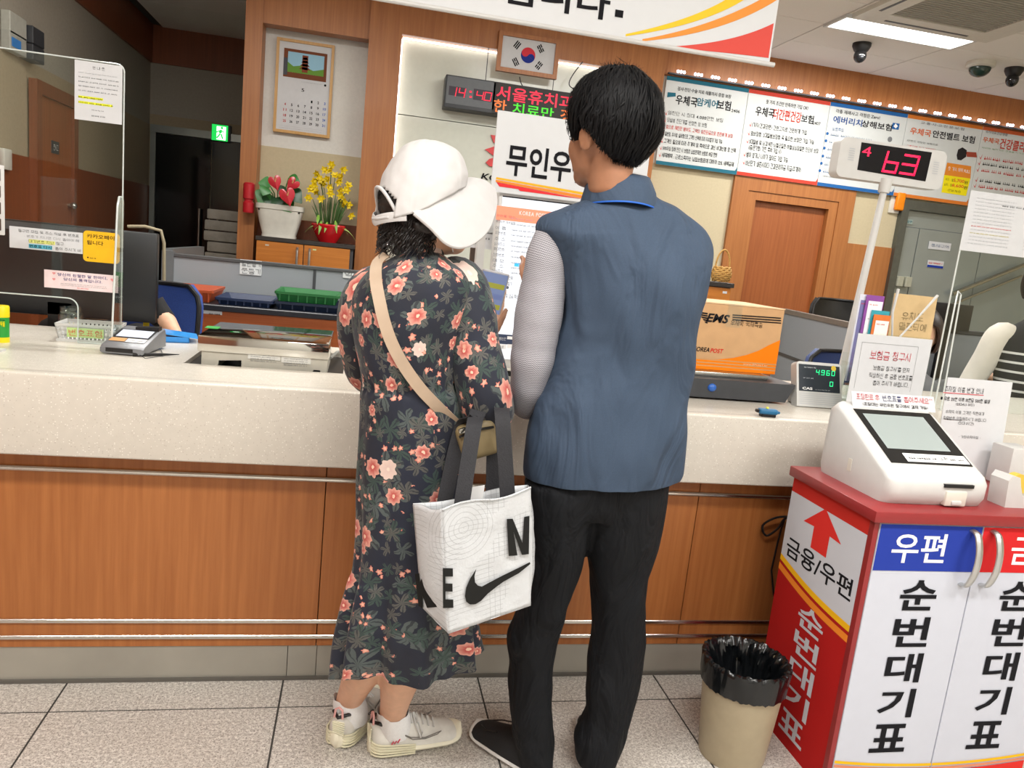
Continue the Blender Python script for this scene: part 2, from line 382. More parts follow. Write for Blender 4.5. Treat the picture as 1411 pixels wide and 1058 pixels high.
def words(pr, m, u0, v, u1, h, seed=0, layer=1):
    # a line of print too small to read in the photograph
    rnd = random.Random(seed); u = u0
    while u < u1:
        wd = min(rnd.uniform(1.2, 4.2)*h, u1-u)
        k = u
        while k < u+wd-.3*h:
            g = rnd.uniform(.55, .8)*h
            pr.rect(m, k, v+h*rnd.uniform(0, .3), k+g*.8, v+h*rnd.uniform(.35, .5), layer, 'fine_print'); pr.rect(m, k+g*.3, v+h*.1, k+g*.5, v+h*.95, layer, 'fine_print')
            k += g
        u += wd+h*.6
def board(name, plane, u0, v0, u1, v1, thick, m, parent, bev=0):
    mb = MB(); mb.prism([plane.pt(u0, v0), plane.pt(u1, v0), plane.pt(u1, v1), plane.pt(u0, v1)], -plane.n*thick); return part(name, mb, m, parent, None)
# ================================================================ STRUCTURE
X0, X1, YB, YW, YF, ZC = -2.1, 6.6, -3.2, 6.0, 8.2, 3.1
M_GRAN = granite('granite'); M_GROUT = mat('grout', '#3a3835', .9)
fl = struct('floor'); part('floor_bed', MB().box((X0, YB, -.12), (X1, YF, -.0012)), M_GROUT, fl, None)
tm = MB().box((-.2972, -.2972, -.01), (.2972, .2972, 0)).mesh('tile', Vector(), None); tm.materials.append(M_GRAN)
for i in range(-4, 12):
    for j in range(-9, 11):
        cx, cy = -.15+.6*i+.3, 2.04+.6*j-.3
        if X0-.3 < cx < X1+.3 and YB-.3 < cy < YF+.3 and not (cy > 2.9 and cx > 3.4):
            o = bpy.data.objects.new('tile', tm); COL.objects.link(o); o.parent = fl; o.location = (cx, cy, 0)
# ceiling with panels
ce = struct('ceiling', (0, 0, ZC)); part('ceiling_slab', MB().box((X0-.2, YB-.2, ZC+.012), (X1+.2, YF+.2, ZC+.12)), mat('ceiling_void', '#3d3a36', .9), ce, None)
cm = MB().box((-.495, -.222, 0), (.495, .222, .012), .001, 1).mesh('ceiling_panel', Vector(), None); cm.materials.append(M_CEIL)
for i in range(-3, 7):
    for j in range(-20, 7):
        cx, cy = 3.0+i-2.5+2, 5.5+.45*j+.225
        cx = -1.5+(i+3)
        if cy < YB-.1 or cy > YF: continue
        o = bpy.data.objects.new('ceiling_panel', cm); COL.objects.link(o); o.parent = ce; o.location = (cx, cy, 0)
# walls ---------------------------------------------------------
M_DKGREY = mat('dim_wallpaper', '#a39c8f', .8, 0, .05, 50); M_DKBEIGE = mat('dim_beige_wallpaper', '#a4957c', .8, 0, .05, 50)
wl = struct('wall_left', (X0, 0, 0))
def lband(name, y0, y1, z0, z1, m, t=.0): part(name, MB().box((X0-.1, y0, z0), (X0+t, y1, z1)), m, wl, None)
lband('wainscot', YB, YF, 0, 1.62, M_WOODD, .012); lband('beige_band', YB, YF, 1.62, 2.2, M_DKBEIGE); lband('grey_band', YB, YF, 2.2, 2.77, M_DKGREY); lband('fascia', YB, YF, 2.77, ZC+.05, M_WOODD, .02)
wf = struct('wall_far', (-1.4, YF, 0))
def fband(name, x0, x1, z0, z1, m, t=0): part(name, MB().box((x0, YF-t, z0), (x1, YF+.1, z1)), m, wf, None)
fband('fascia', X0, -.8, 2.77, ZC+.05, M_WOODD, .02); fband('grey_band', X0, -.8, 2.3, 2.77, M_DKGREY); fband('beige_band', X0, -.8, 0, 2.3, M_DKBEIGE)
part('return_wall', MB().box((-.93, YW+.14, 0), (-.83, YF, ZC)), M_DKGREY, wf, None)
# black glass exit door in the far wall
dx0, dx1 = X0+.02, -.96
d2 = struct('door_2', (-1.5, YF, 0)); M_BGL = mat('black_glass', '#0a0f10', .08, 0, .2, 2)
part('door_frame', MB().box((dx0, YF-.05, 0), (dx0+.05, YF-.0, 2.2)).box((dx0, YF-.06, 2.13), (dx1, YF, 2.2)).box((dx1-.05, YF-.05, 0), (dx1, YF, 2.13)), M_STEELD, d2, None)
mx = (dx0+dx1)/2
for a, b in ((dx0+.055, mx-.005), (mx+.005, dx1-.055)):
    leaf = part('door_leaf', MB().box((a, YF-.04, 0), (b, YF-.01, 2.125)), M_BGL, d2, None)
    hx = b-.08 if b < mx else a+.08
    part('pull_handle', MB().cyl((hx, YF-.09, .75), (hx, YF-.09, 1.45), .014, n=10).cyl((hx, YF-.09, .85), (hx, YF-.03, .85), .01, n=8).cyl((hx, YF-.09, 1.35), (hx, YF-.03, 1.35), .01, n=8), M_STEEL, leaf)
# wooden door on the left wall
d1 = struct('door_1', (X0, 5.75, 0))
part('door_leaf', MB().box((X0+.012, 5.5, 0), (X0+.04, 6.05, 2.02), .003, 1), wood('left_door_wood', '#87461f', '#a0582c'), d1, None)
part('door_frame', MB().box((X0+.012, 5.42, 0), (X0+.06, 5.5, 2.1)).box((X0+.012, 6.05, 0), (X0+.06, 6.13, 2.1)).box((X0+.012, 5.5, 2.02), (X0+.06, 6.05, 2.1)), M_WOODD, d1, None)
part('door_knob', MB().sph((X0+.075, 5.99, 1.0+.35), .024).cyl((X0+.04, 5.99, 1.35), (X0+.07, 5.99, 1.35), .012), M_STEEL, d1)
pl = Plane((X0+.041, 5.5, 0), (0, 1, 0), (0, 0, 1))
part('door_sign', MB().box((X0+.04, 5.69, 1.68), (X0+.046, 5.81, 1.76)), mat('sign_navy', '#30343c', .4), d1, None)
pr = Print(Plane((X0+.046, 5.69, 1.68), (0, 1, 0)), d1); pr.text(KW, '문서고', .02, .02, .10, .06, .01); pr.flush()
# back wall
wb = struct('wall_back', (2.5, YW, 0))
def bband(name, x0, x1, z0, z1, m, y=YW, t=.12): return part(name, MB().box((x0, y, z0), (x1, y+t, z1)), m, wb, None)
PX0 = onY(337, 60, YW-.12).x
bband('pillar', PX0, onY(361, 60, YW-.12).x, 0, ZC, M_WOOD, YW-.12, .26)
nx0, nx1 = onY(361, 60, YW).x-.05, onY(508, 60, YW).x+.06
bband('niche_grey', nx0, nx1, 1.93, 2.75, M_GREYW, YW+.06); bband('niche_beige', nx0, nx1, 1.42, 1.93, M_BEIGE, YW+.055); bband('niche_wainscot', nx0, nx1, 0, 1.42, M_WOODD, YW+.05)
bband('niche_lintel', onY(361, 60, YW-.12).x, onY(509, 60, YW-.12).x, 2.74, ZC, M_WOOD, YW-.11)
# centre panel: a wood frame around a lit recess
YP = YW-.14
pcx0, pcx1 = onY(504, 120, YP).x, onY(908, 160, YP).x
ix0, iz1 = onY(553, 60, YP).x, onY(556, 47, YP).z
ix1 = onY(862, 100, YP).x
M_INSET = mat('white_laminate', '#cfd2c6', .22, 0, .02)
part('frame_stile', MB().box((pcx0, YP, 0), (ix0, YP+.26, ZC)), M_WOOD, wb, None); part('frame_stile', MB().box((ix1, YP, 0), (pcx1, YP+.26, ZC)), M_WOOD, wb, None)
part('frame_rail', MB().box((ix0, YP, iz1), (ix1, YP+.26, ZC)), M_WOOD, wb, None)
part('frame_rail', MB().box((ix0, YP, 0), (ix1, YP+.26, .85)), M_WOOD, wb, None)
sz = onY(570, 160, YP+.1).z
part('inset_panel', MB().box((ix0-.03, YP+.10, sz+.003), (ix1+.03, YP+.14, iz1+.03)), M_INSET, wb, None); part('inset_panel', MB().box((ix0-.03, YP+.10, .8), (ix1+.03, YP+.14, sz-.003)), M_INSET, wb, None)
part('inset_back', MB().box((ix0-.02, YP+.14, .85), (ix1+.02, YP+.2, iz1+.02)), M_DGREY, wb, None)
# right of the panel
def bx(px, py): return onY(px, py, YW).x
xs_beige, xs_surr, xs_beige2, xs_metal = pcx1-.02, bx(1010, 250), bx(1178, 262), bx(1236, 300)
bband('fascia', pcx1, X1, 2.84, ZC+.05, M_WOOD, YW-.03)
bband('poster_backing', pcx1, X1, 2.17, 2.84, M_GREYW); bband('beige_panel', xs_beige, xs_surr, 0, 2.17, M_BEIGE); bband('beige_panel', xs_beige2, xs_metal, 1.72, 2.17, M_BEIGE); bband('wainscot', xs_beige2, xs_metal, 0, 1.72, M_WOOD, YW-.01)
bband('steel_header', xs_metal, X1, 2.12, 2.17, M_BEIGE)
# brown door with surround
d3 = struct('door_3', (3.5, YW, 0)); zd = 2.03
dl, dr = bx(1030, 280), bx(1147, 300)
part('door_surround', MB().box((xs_surr, YW-.03, 0), (dl-.02, YW+.1, 2.17)).box((dr+.02, YW-.03, 0), (xs_beige2, YW+.1, 2.17)).box((dl-.02, YW-.03, zd+.02), (dr+.02, YW+.1, 2.17)), M_WOOD, d3, None)
part('door_frame', MB().box((dl-.018, YW-.02, 0), (dl+.06, YW+.06, zd+.018)).box((dr-.06, YW-.02, 0), (dr+.018, YW+.06, zd+.018)).box((dl+.06, YW-.02, zd-.05), (dr-.06, YW+.06, zd+.018)), M_WOOD, d3, None)
part('door_leaf', MB().box((dl+.062, YW+.03, 0), (dr-.062, YW+.07, zd-.052)), wood('door_wood', '#8a4b24', '#a65f33'), d3, None)
# stainless door
d4 = struct('door_4', (5.2, YW, 0))
part('door_frame', MB().box((xs_metal, YW-.05, 0), (xs_metal+.07, YW+.05, 2.14)).box((xs_metal+.07, YW-.05, 2.06), (X1, YW+.05, 2.14)), mat('dark_steel_frame', '#6c706d', .35, .8), d4, None)
M_SSD = mat('stainless_door', '#9aa2a1', .32, .45, .05, 3)
part('transom', MB().box((xs_metal+.072, YW, 1.92), (X1, YW+.04, 2.058)), M_SSD, d4, None)
lx = bx(1262, 340)
part('door_leaf', MB().box((xs_metal+.072, YW-.005, 0), (lx-.004, YW+.04, 1.915)), M_SSD, d4, None); part('door_leaf', MB().box((lx+.004, YW-.005, 0), (5.45, YW+.04, 1.915)), M_SSD, d4, None); part('door_leaf', MB().box((5.458, YW-.005, 0), (X1, YW+.04, 1.915)), M_SSD, d4, None)
# unseen sides of the hall
wr = struct('wall_right', (X1, 1, 0)); part('wall_panel', MB().box((X1, YB, 0), (X1+.1, YW+.1, ZC)), M_BEIGE, wr, None)
wk = struct('wall_front', (2, YB, 0)); part('wall_panel', MB().box((X0, YB-.1, 0), (X1, YB, ZC)), M_GREYW, wk, None)

# ================================================================ CEILING LIGHTS
M_DIFF = emit('lamp_diffuser', '#fffaf2', 7, '#ffffff')
def ceiling_light(x, y, lx, ly, label, watts=LAMP_W):
    t = thing('ceiling_light', label, 'light', (x, y, ZC), 'ceiling light panels')
    part('frame', MB().box((x-lx/2-.02, y-ly/2-.02, ZC-.02), (x-lx/2, y+ly/2+.02, ZC)).box((x+lx/2, y-ly/2-.02, ZC-.02), (x+lx/2+.02, y+ly/2+.02, ZC)).box((x-lx/2, y-ly/2-.02, ZC-.02), (x+lx/2, y-ly/2, ZC)).box((x-lx/2, y+ly/2, ZC-.02), (x+lx/2, y+ly/2+.02, ZC)), M_WHITE, t, None)
    part('diffuser', MB().box((x-lx/2, y-ly/2, ZC-.014), (x+lx/2, y+ly/2, ZC-.004)), M_DIFF, t, None)
    ld = bpy.data.lights.new('lamp', 'AREA'); ld.shape = 'RECTANGLE'; ld.size = lx; ld.size_y = ly; ld.energy = watts; ld.color = (1, .98, .945)
    lo = bpy.data.objects.new('lamp', ld); COL.objects.link(lo); lo.parent = t; lo.location = (0, 0, -.02)
    return t
ceiling_light(3.5, 4.93, .98, .22, 'long bright ceiling light panel beside the air conditioner grille')
for x, y, l in ((.5, .3, 'ceiling light panel over the customers, behind the viewer'), (2.6, .3, 'ceiling light panel over the ticket cabinet side of the hall'), (-1.2, .3, 'ceiling light panel over the left end of the hall'),
                (.5, -1.9, 'ceiling light panel near the front wall, middle of the hall'), (3.2, -1.9, 'ceiling light panel near the front wall, right side'),
                (-.6, 3.6, 'ceiling light panel above the clerk desks on the left'), (1.6, 3.9, 'ceiling light panel above the clerk area, middle'), (5.2, 2.6, 'ceiling light panel far right over the clerk area')):
    ceiling_light(x, y, 1.2, .3, l)
# air conditioner, ceiling cameras
ax0, ax1, ay0, ay1 = 3.02, 4.05, 3.75, 4.78
t = thing('air_conditioner', 'large square ceiling air conditioner cassette with grey grille', 'air conditioner', ((ax0+ax1)/2, (ay0+ay1)/2, ZC))
part('cassette_frame', MB().box((ax0, ay0, ZC-.03), (ax1, ay0+.16, ZC)).box((ax0, ay1-.16, ZC-.03), (ax1, ay1, ZC)).box((ax0, ay0+.16, ZC-.03), (ax0+.16, ay1-.16, ZC)).box((ax1-.16, ay0+.16, ZC-.03), (ax1, ay1-.16, ZC)), M_OFFW, t, None)
part('filter_panel', MB().box((ax0+.16, ay0+.16, ZC-.012), (ax1-.16, ay1-.16, ZC)), mat('grille_back', '#77756e', .8), t, None)
for k in range(24):
    y = ay0+.17+k*(ay1-ay0-.34)/23; part('grille_bar', MB().box((ax0+.16, y-.006, ZC-.024), (ax1-.16, y+.006, ZC-.012)), mat('grille_bar', '#a9a69b', .6), t, None)
for a, b in (((ax0+.2, ay0+.05), (ax1-.2, ay0+.07)), ((ax0+.2, ay1-.07), (ax1-.2, ay1-.05)), ((ax0+.05, ay0+.2), (ax0+.07, ay1-.2))):
    part('air_slot', MB().box((*a, ZC-.032), (*b, ZC-.03)), M_BLACK, t, None)
def ceilcam(px, py, label, wide=False):
    p = onZ(px, py, ZC); t = thing('security_camera', label, 'camera', p)
    if wide:
        part('mount', MB().lathe([(0, .0), (.10, 0), (.10, -.03), (.085, -.04), (0, -.04)], p), M_OFFW, t); part('dome', MB().sph(p+V(0, 0, -.045), (.075, .075, .06)), mat('smoked_dome', '#20332c', .1), t)
    else:
        part('mount', MB().lathe([(0, 0), (.065, 0), (.065, -.02), (.05, -.05), (.04, -.06), (0, -.06)], p), M_BLACK, t); part('dome', MB().sph(p+V(0, 0, -.085), (.045, .045, .05)), mat('smoked_dome2', '#1a1a1c', .12), t)
        part('lens', MB().sph(p+V(-.01, -.035, -.10), .016), mat('lens_grey', '#3a3c40', .1), t)
ceilcam(1188, 60, 'black dome security camera just below the bright ceiling light'); ceilcam(1352, 86, 'dark green dome camera on round beige ceiling mount', True); ceilcam(1398, 94, 'black dome security camera at the right end of the ceiling')
# cove lamps that light the recess in the centre panel from its top and left edge
cv = thing('cove_light', 'white light strip hidden in the top and left edge of the wall recess', 'light', (ix0+.3, YP+.06, iz1))
part('light_strip', MB().box((ix0+.01, YP+.065, iz1-.014), (ix1-.01, YP+.08, iz1-.004)).box((ix0+.003, YP+.065, 1.3), (ix0+.012, YP+.08, iz1-.02)), emit('cove_white', '#fff6f0', 4, '#ffffff'), cv, None)
# ================================================================ THINGS ON THE BACK WALL
# hanging banner
YBN = 2.5
pb = Plane((0, YBN, 0)); br = onY(1060, 88, YBN); bz = br.z
t = thing('hanging_banner', 'large white banner with yellow, orange and red swoosh hanging from the ceiling', 'banner', (.3, YBN, bz))
board('banner_sheet', Plane((0, YBN, 0)), -1.1, bz, br.x, ZC-.35, .004, mat('banner_vinyl', '#d3d6d9', .5, 0, .01), t)
part('bottom_rod', MB().cyl((-1.12, YBN+.004, bz), (br.x+.02, YBN+.004, bz), .008, n=10), M_WHITE, t); part('top_rod', MB().cyl((-1.12, YBN+.004, ZC-.35), (br.x+.02, YBN+.004, ZC-.35), .008, n=10), M_WHITE, t)
for x in (-.9, .3, br.x-.15): part('hanging_wire', MB().cyl((x, YBN+.004, ZC-.35), (x, YBN+.004, ZC), .0015, n=6), M_STEEL, t)
pr = Print(pb, t)
def curve(a, b, c, n=14): return [((1-k/n)**2*a[0]+2*(k/n)*(1-k/n)*b[0]+(k/n)**2*c[0], (1-k/n)**2*a[1]+2*(k/n)*(1-k/n)*b[1]+(k/n)**2*c[1]) for k in range(n+1)]
pr.ppoly(ink('#eec83c'), curve((862, 50), (985, 33), (1042, -12))+curve((1018, -12), (965, 26), (862, 47)))
pr.ppoly(ink('#ea9648'), curve((885, 57), (1000, 46), (1072, -1))+curve((1071, -14), (990, 36), (885, 54)))
pr.ppoly(ink('#d8564e'), curve((925, 64), (1010, 60), (1066, 32))+[(1059, 78)]+curve((1059, 80), (1000, 72), (925, 66)))
pr.ptext(K, '입니다', 696, -42, 838, 29, .02); pr.prect(K, 848, 13, 858, 25); pr.flush()
# calendar
yc = YW+.03; pc = Plane((0, yc, 0))
c0 = pc.loc(382, 51); c1 = pc.loc(453, 190); u0, v1 = c0; u1, v0 = pc.loc(461, 72)[0], pc.loc(378, 181)[1]
t = thing('wall_calendar', 'framed May wall calendar with a pagoda picture above the date grid', 'calendar', (u0+.1, yc, v0))
M_FR = wood('light_frame', '#b98a45', '#d0a25c', .4)
part('frame', MB().box((u0, yc-.012, v0), (u0+.02, yc+.02, v1)).box((u1-.02, yc-.012, v0), (u1, yc+.02, v1)).box((u0+.02, yc-.012, v0), (u1-.02, yc+.02, v0+.02)).box((u0+.02, yc-.012, v1-.02), (u1-.02, yc+.02, v1)), M_FR, t, None)
part('sheet', MB().box((u0+.02, yc-.002, v0+.02), (u1-.02, yc+.015, v1-.02)), M_PAPER, t, None)
pr = Print(Plane((0, yc-.002, 0)), t); W, H = u1-u0, v1-v0
def cu(a): return u0+W*a
def cv_(b): return v1-H*b
pr.rect(ink('#7a4a35'), cu(.13), cv_(.40), cu(.88), cv_(.10)); pr.rect(ink('#9cc9e0'), cu(.20), cv_(.345), cu(.83), cv_(.13), 1)
pr.poly(ink('#6d9a45'), [(cu(.20), cv_(.345)), (cu(.83), cv_(.345)), (cu(.83), cv_(.27)), (cu(.65), cv_(.30)), (cu(.45), cv_(.26)), (cu(.3), cv_(.28)), (cu(.20), cv_(.24))], 2)
for k in range(4): pr.poly(ink('#8b4a38'), [(cu(.40+.015*k), cv_(.30-.035*k)), (cu(.60-.015*k), cv_(.30-.035*k)), (cu(.56-.012*k), cv_(.275-.035*k)), (cu(.44+.012*k), cv_(.275-.035*k))], 3)
pr.rect(ink('#8b4a38'), cu(.45), cv_(.33), cu(.55), cv_(.15), 3); pr.rect(ink('#54565c'), cu(.13), cv_(.38), cu(.2), cv_(.20), 3)
pr.text(K, '5', cu(.46), cv_(.535), cu(.51), cv_(.50), .01)
d = 1
for wk_ in range(5):
    for dd in range(7):
        if wk_ == 0 and dd < 4: continue
        m = ink('#c84a4a') if dd == 0 else (ink('#3a62b8') if dd == 6 else K)
        s_ = str(d); wd = .028 if len(s_) == 1 else .052
        pr.text(m, s_, cu(.14+dd*.115)-W*(wd/2-.05), cv_(.645+wk_*.06), cu(.14+dd*.115)+W*(wd/2+.05), cv_(.617+wk_*.06), .015); d += 1
pr.rect(KLG, cu(.09), cv_(.925), cu(.9), cv_(.923)); words(pr, KLG, cu(.1), cv_(.95), cu(.85), .006, 3); words(pr, KLG, cu(.45), cv_(.435), cu(.85), .006, 4)
pr.disc(K, cu(.87), cv_(.435), .008); pr.flush()
# national flag in a wooden frame
yfl = YP-.02; pf = Plane((0, yfl, 0)); a = pf.loc(688, 42); b = pf.loc(766, 110); u0, v1 = a; u1, v0 = b; v0 += .0
t = thing('framed_flag', 'white flag with red and blue circle and black bars in brown wooden frame', 'flag', ((u0+u1)/2, yfl, v0))
part('frame', MB().box((u0, yfl-.02, v0), (u0+.03, yfl+.02, v1)).box((u1-.03, yfl-.02, v0), (u1, yfl+.02, v1)).box((u0+.03, yfl-.02, v0), (u1-.03, yfl+.02, v0+.03)).box((u0+.03, yfl-.02, v1-.03), (u1-.03, yfl+.02, v1)), M_WOOD, t, None)
part('flag_sheet', MB().box((u0+.03, yfl-.004, v0+.03), (u1-.03, yfl+.018, v1-.03)), M_PAPER, t, None)
pr = Print(Plane(((u0+u1)/2, yfl-.004, (v0+v1)/2)), t); Rr = (v1-v0-.06)*.25; th = 33.7
FR, FB = ink('#d5404c'), ink('#2b3a8c')
def arc(cx, cy, r, a0, a1, n=20): return [(cx+r*math.cos(math.radians(a0+(a1-a0)*k/n)), cy+r*math.sin(math.radians(a0+(a1-a0)*k/n))) for k in range(n+1)]
def _noop(): pass
def rotp(pts, a): c, s = math.cos(math.radians(a)), math.sin(math.radians(a)); return [(x*c-y*s, x*s+y*c) for x, y in pts]
pr.poly(FB, rotp(arc(0, 0, Rr, 0, 360, 40)[:-1], 0)); 
pr.poly(FR, rotp(arc(0, 0, Rr, 0, 180)+arc(-Rr/2, 0, Rr/2, 180, 360)[1:], -th), 1); pr.poly(FB, rotp(arc(Rr/2, 0, Rr/2, 0, 180), -th), 2)
for (sx, sy, pat) in ((-1, 1, (1, 1, 1)), (1, 1, (0, 1, 0)), (-1, -1, (1, 0, 1)), (1, -1, (0, 0, 0))):
    cx, cy = sx*Rr*1.62, sy*Rr*1.08; ang = math.degrees(math.atan2(cy, cx))
    for k, full in enumerate(pat):
        o = (k-1)*Rr*.25; L = Rr*.5
        for a_, b_ in (((-L, L),) if full else ((-L, -L*.1), (L*.1, L))):
            q = rotp([(o-Rr*.08, a_), (o+Rr*.08, a_), (o+Rr*.08, b_), (o-Rr*.08, b_)], ang); pr.poly(K, [(x+cx, y+cy) for x, y in q], 1)
pr.flush()
# LED message board with clock
yl = YP-.06; p = Plane((0, yl, 0)); a = p.loc(615, 102); b = p.loc(612, 147); u0, v1 = a; v0 = b[1]; u1 = p.loc(850, 150)[0]
t = thing('led_message_board', 'long black LED board showing red 14:40 clock and scrolling Korean text', 'LED board', ((u0+u1)/2, yl, v0))
part('case', MB().box((u0, yl, v0-.0), (u1, yl+.14, v1), .004, 1), mat('led_case', '#1d2127', .4), t)
pr = Print(p, t); pr.prect(mat('clock_face', '#5b5f63', .5), 617, 104, 680, 151, 0, 'clock_panel'); pr.prect(mat('led_face', '#262422', .6), 681, 113, 850, 180, 0, 'led_panel')
ER, EG, EO = emit('led_red', '#ff1840', 1.3, '#300008'), emit('led_green', '#4dff20', .9, '#082000'), emit('led_orange', '#ff7a2a', 1.1, '#301000')
u_, v_ = p.loc(617, 118); pr.prect(mat('clock_well', '#2a1d2c', .5), 619, 118, 641, 134, 1, 'clock_panel'); pr.prect(mat('clock_well', '#2a1d2c', .5), 653, 122, 678, 141, 1, 'clock_panel')
def seg7(pr, m, ch, u, v, w, h, layer=2, sl=.12):
    pr.grp = ('digit', ch, u)
    S = {'0': 'abcdef', '1': 'bc', '2': 'abged', '3': 'abgcd', '4': 'fgbc', '5': 'afgcd', '6': 'afgedc', 'b': 'fgedc', '7': 'abc', '8': 'abcdefg', '9': 'abcdfg'}[ch]; q = .13*h
    seg = {'a': (0, h-q, w, h), 'g': (0, h/2-q/2, w, h/2+q/2), 'd': (0, 0, w, q), 'f': (0, h/2, q, h), 'b': (w-q, h/2, w, h), 'e': (0, 0, q, h/2), 'c': (w-q, 0, w, h/2)}
    for s_ in S:
        x0, y0, x1, y1 = seg[s_]; e = .012*h
        pr.poly(m, [(u+x0+e+sl*(y0+e), v+y0+e), (u+x1-e+sl*(y0+e), v+y0+e), (u+x1-e+sl*(y1-e), v+y1-e), (u+x0+e+sl*(y1-e), v+y1-e)], layer, 'digit')
    pr.grp = None
for ch, x0, y0, x1, y1 in (('1', 620, 119, 628, 133), ('4', 631.5, 120.5, 640, 135), ('4', 656, 125, 665, 138), ('0', 667, 126, 676, 140)):
    aa, bb = p.loc(x0, y0), p.loc(x1, y1); seg7(pr, ER, ch, aa[0], bb[1], bb[0]-aa[0], aa[1]-bb[1])
for yy in (125, 132): pr.prect(ER, 647, yy, 650, yy+3, 2, 'colon_dot')
pr.ptext(ER, '서울휴치과', 685, 117, 790, 152, .012, 2); pr.ptext(EO, '한', 681, 136, 697, 156, .012, 2); pr.ptext(EG, '치료만', 707, 141, 762, 165, .012, 2); pr.ptext(EO, '정', 773, 150, 790, 170, .012, 2); pr.flush()
for x_, z_ in ((u0+.3, v1), (u1-.5, v1)): part('hanger', MB().cyl((x_, yl+.07, z_), (x_, yl+.07, z_+.25), .003, n=6), M_DGREY, t)
wires = []
for (xa, ya), (xb, yb), sag in (((803, 85), (790, 122), .05), ((716, 106), (720, 118), .01)):
    A, B = onY(xa, ya, YP-.02), onY(xb, yb, YP-.03)
    single('cable', MB().tube([A.lerp(B, k/12)+V(-.06*math.sin(math.pi*k/12)*(sag > .02), 0, -sag*math.sin(math.pi*k/12)) for k in range(13)], .004, 6), M_BLACK, 'thin black cable drooping over the white recess onto the LED board' if sag > .02 else 'short black wire between flag frame and LED board', 'cable')
# postal emblem on the white recess
ye = YP+.095; p = Plane((0, ye, 0)); e0 = p.loc(668, 262)
t = thing('postal_emblem', 'red winged postal emblem above black KO letters on white recess', 'emblem', p.pt(*e0))
mb = MB()
def slab(mb, pl_, pts, th): mb.prism([pl_.px(x, y) for x, y in pts], pl_.n*th)
slab(mb, p, [(676, 186), (684, 187), (690, 192), (690, 200), (680, 197)], .012)
slab(mb, p, [(668, 206), (690, 199), (690, 222)], .012)
slab(mb, p, [(690, 216), (690, 232), (674, 229), (669, 224), (674, 219), (682, 217)], .012)
slab(mb, p, [(692, 190), (740, 196), (740, 238), (692, 232)], .012)
part('emblem_shape', mb, mat('emblem_red', '#d23a3c', .4), t, None)
pr = Print(p, t); pr.ptext(K, 'KOREA POST', 663, 238, 760, 259, .02, 1, .2); pr.flush()
# spotlight reflection is left to the renderer; posters
POST = [  # px at top edge, bottom edge, colour
    ((938, 1032), (902, 1016), '#2f6c80'), ((1032, 1147), (1016, 1124), '#c4473a'), ((1147, 1252), (1124, 1229), '#2c62a0'), ((1252, 1352), (1229, 1334), '#d57a33'), ((1352, 1480), (1334, 1460), '#c9623a')]
ypo = YW-.045; p = Plane((0, ypo, 0)); zt, zb = p.loc(1030, 122)[1], p.loc(1010, 240)[1]
lbl = ['insurance poster with teal edge and seven red-ticked lines, beside the centre panel', 'insurance poster with red edge and five red-ticked lines', 'insurance poster with blue edge behind the red queue number display', 'insurance poster with orange edge and yellow price box', 'insurance poster cut by the right edge of the picture']
xsP = [p.loc(919, 107)[0]]+[p.loc(x, y)[0] for x, y in ((1024, 180), (1136, 195), (1241, 215), (1343, 235))]+[X1-.1]
PR = []
for k in range(5):
    t = thing('poster', lbl[k], 'poster', ((xsP[k]+xsP[k+1])/2, ypo, zb), 'insurance posters in a row')
    part('poster_sheet', MB().box((xsP[k], ypo, zb), (xsP[k+1]-.004, ypo+.012, zt)), mat('poster_white', '#cfd3d2', .5, 0, .01), t, None)
    pr = Print(p, t); cc = ink(POST[k][2]); pr.rect(cc, xsP[k], zt-.03, xsP[k+1]-.004, zt, 1, 'edge_band'); pr.rect(cc, xsP[k], zb, xsP[k+1]-.06, zb+.028, 1, 'edge_band'); pr.poly(cc, [(xsP[k+1]-.06, zb), (xsP[k+1]-.004, zb), (xsP[k+1]-.004, zb+.06), (xsP[k+1]-.02, zb+.03), (xsP[k+1]-.06, zb+.028)], 1, 'edge_band'); PR.append(pr)
def tline(pr, m, body, x0, y0, x1, y1, b=.012): pr.ptext(m, body, x0, y0, x1, y1, b, 2)
q = PR[0]
tline(q, K, '검사·진단·수술·치료·재활까지 종합 보장', 934, 119, 1007, 136); tline(q, K, '우체국', 932, 130, 960, 148, .02); tline(q, ink('#2f6c80'), '암케어', 961, 134, 988, 150, .02); tline(q, K, '보험', 989, 137, 1006, 153, .02); tline(q, K, '2406', 1008, 150, 1019, 156)
q.ppoly(ink('#2f6c80'), [(920, 127), (931, 128), (931, 133), (919, 134)], 1)
L7 = ['암진단 시 최대 4,000만원 보장', '암발병 전단계를 반영한 암 보험', '암으로 재진단 받아도, 고액의 암진단금으로 든든하게 보장', '일반암, 유사암, 실버형으로 고객의 선택에 따라 자유롭게 가입 가능', '고객의 필요에 따라 주계약 암 특약으로 갱신 비갱신형 중 선택', '50%이상 장해 진단 시 보험료 납입면제로 보험료 부담 완화', '세제혜택 : 근로소득자는 납입보험료에 대하여 12% 세액공제']
for k, s_ in enumerate(L7):
    y = 152+k*9.6; x = 921-k*1.45; w_ = (75, 54, 91, 78, 98, 74, 98)[k]
    tline(q, KR if k == 2 else K, s_, x, y, x+w_, y+7+w_*.135, .008); q.ppoly(KR, [(x-5, y+2), (x-3, y+5), (x-1, y-1), (x-3, y+7)], 2)
q = PR[1]
tline(q, K, '첫 가지 조건만 만족하면 가입 OK!', 1056, 137, 1113, 152); tline(q, K, '우체국', 1042, 146, 1066, 163, .02); tline(q, ink('#c4473a'), '더간편건강', 1067, 149, 1103, 170, .02); tline(q, K, '보험', 1105, 157, 1120, 171, .02); tline(q, K, '2407', 1120, 167, 1130, 173)
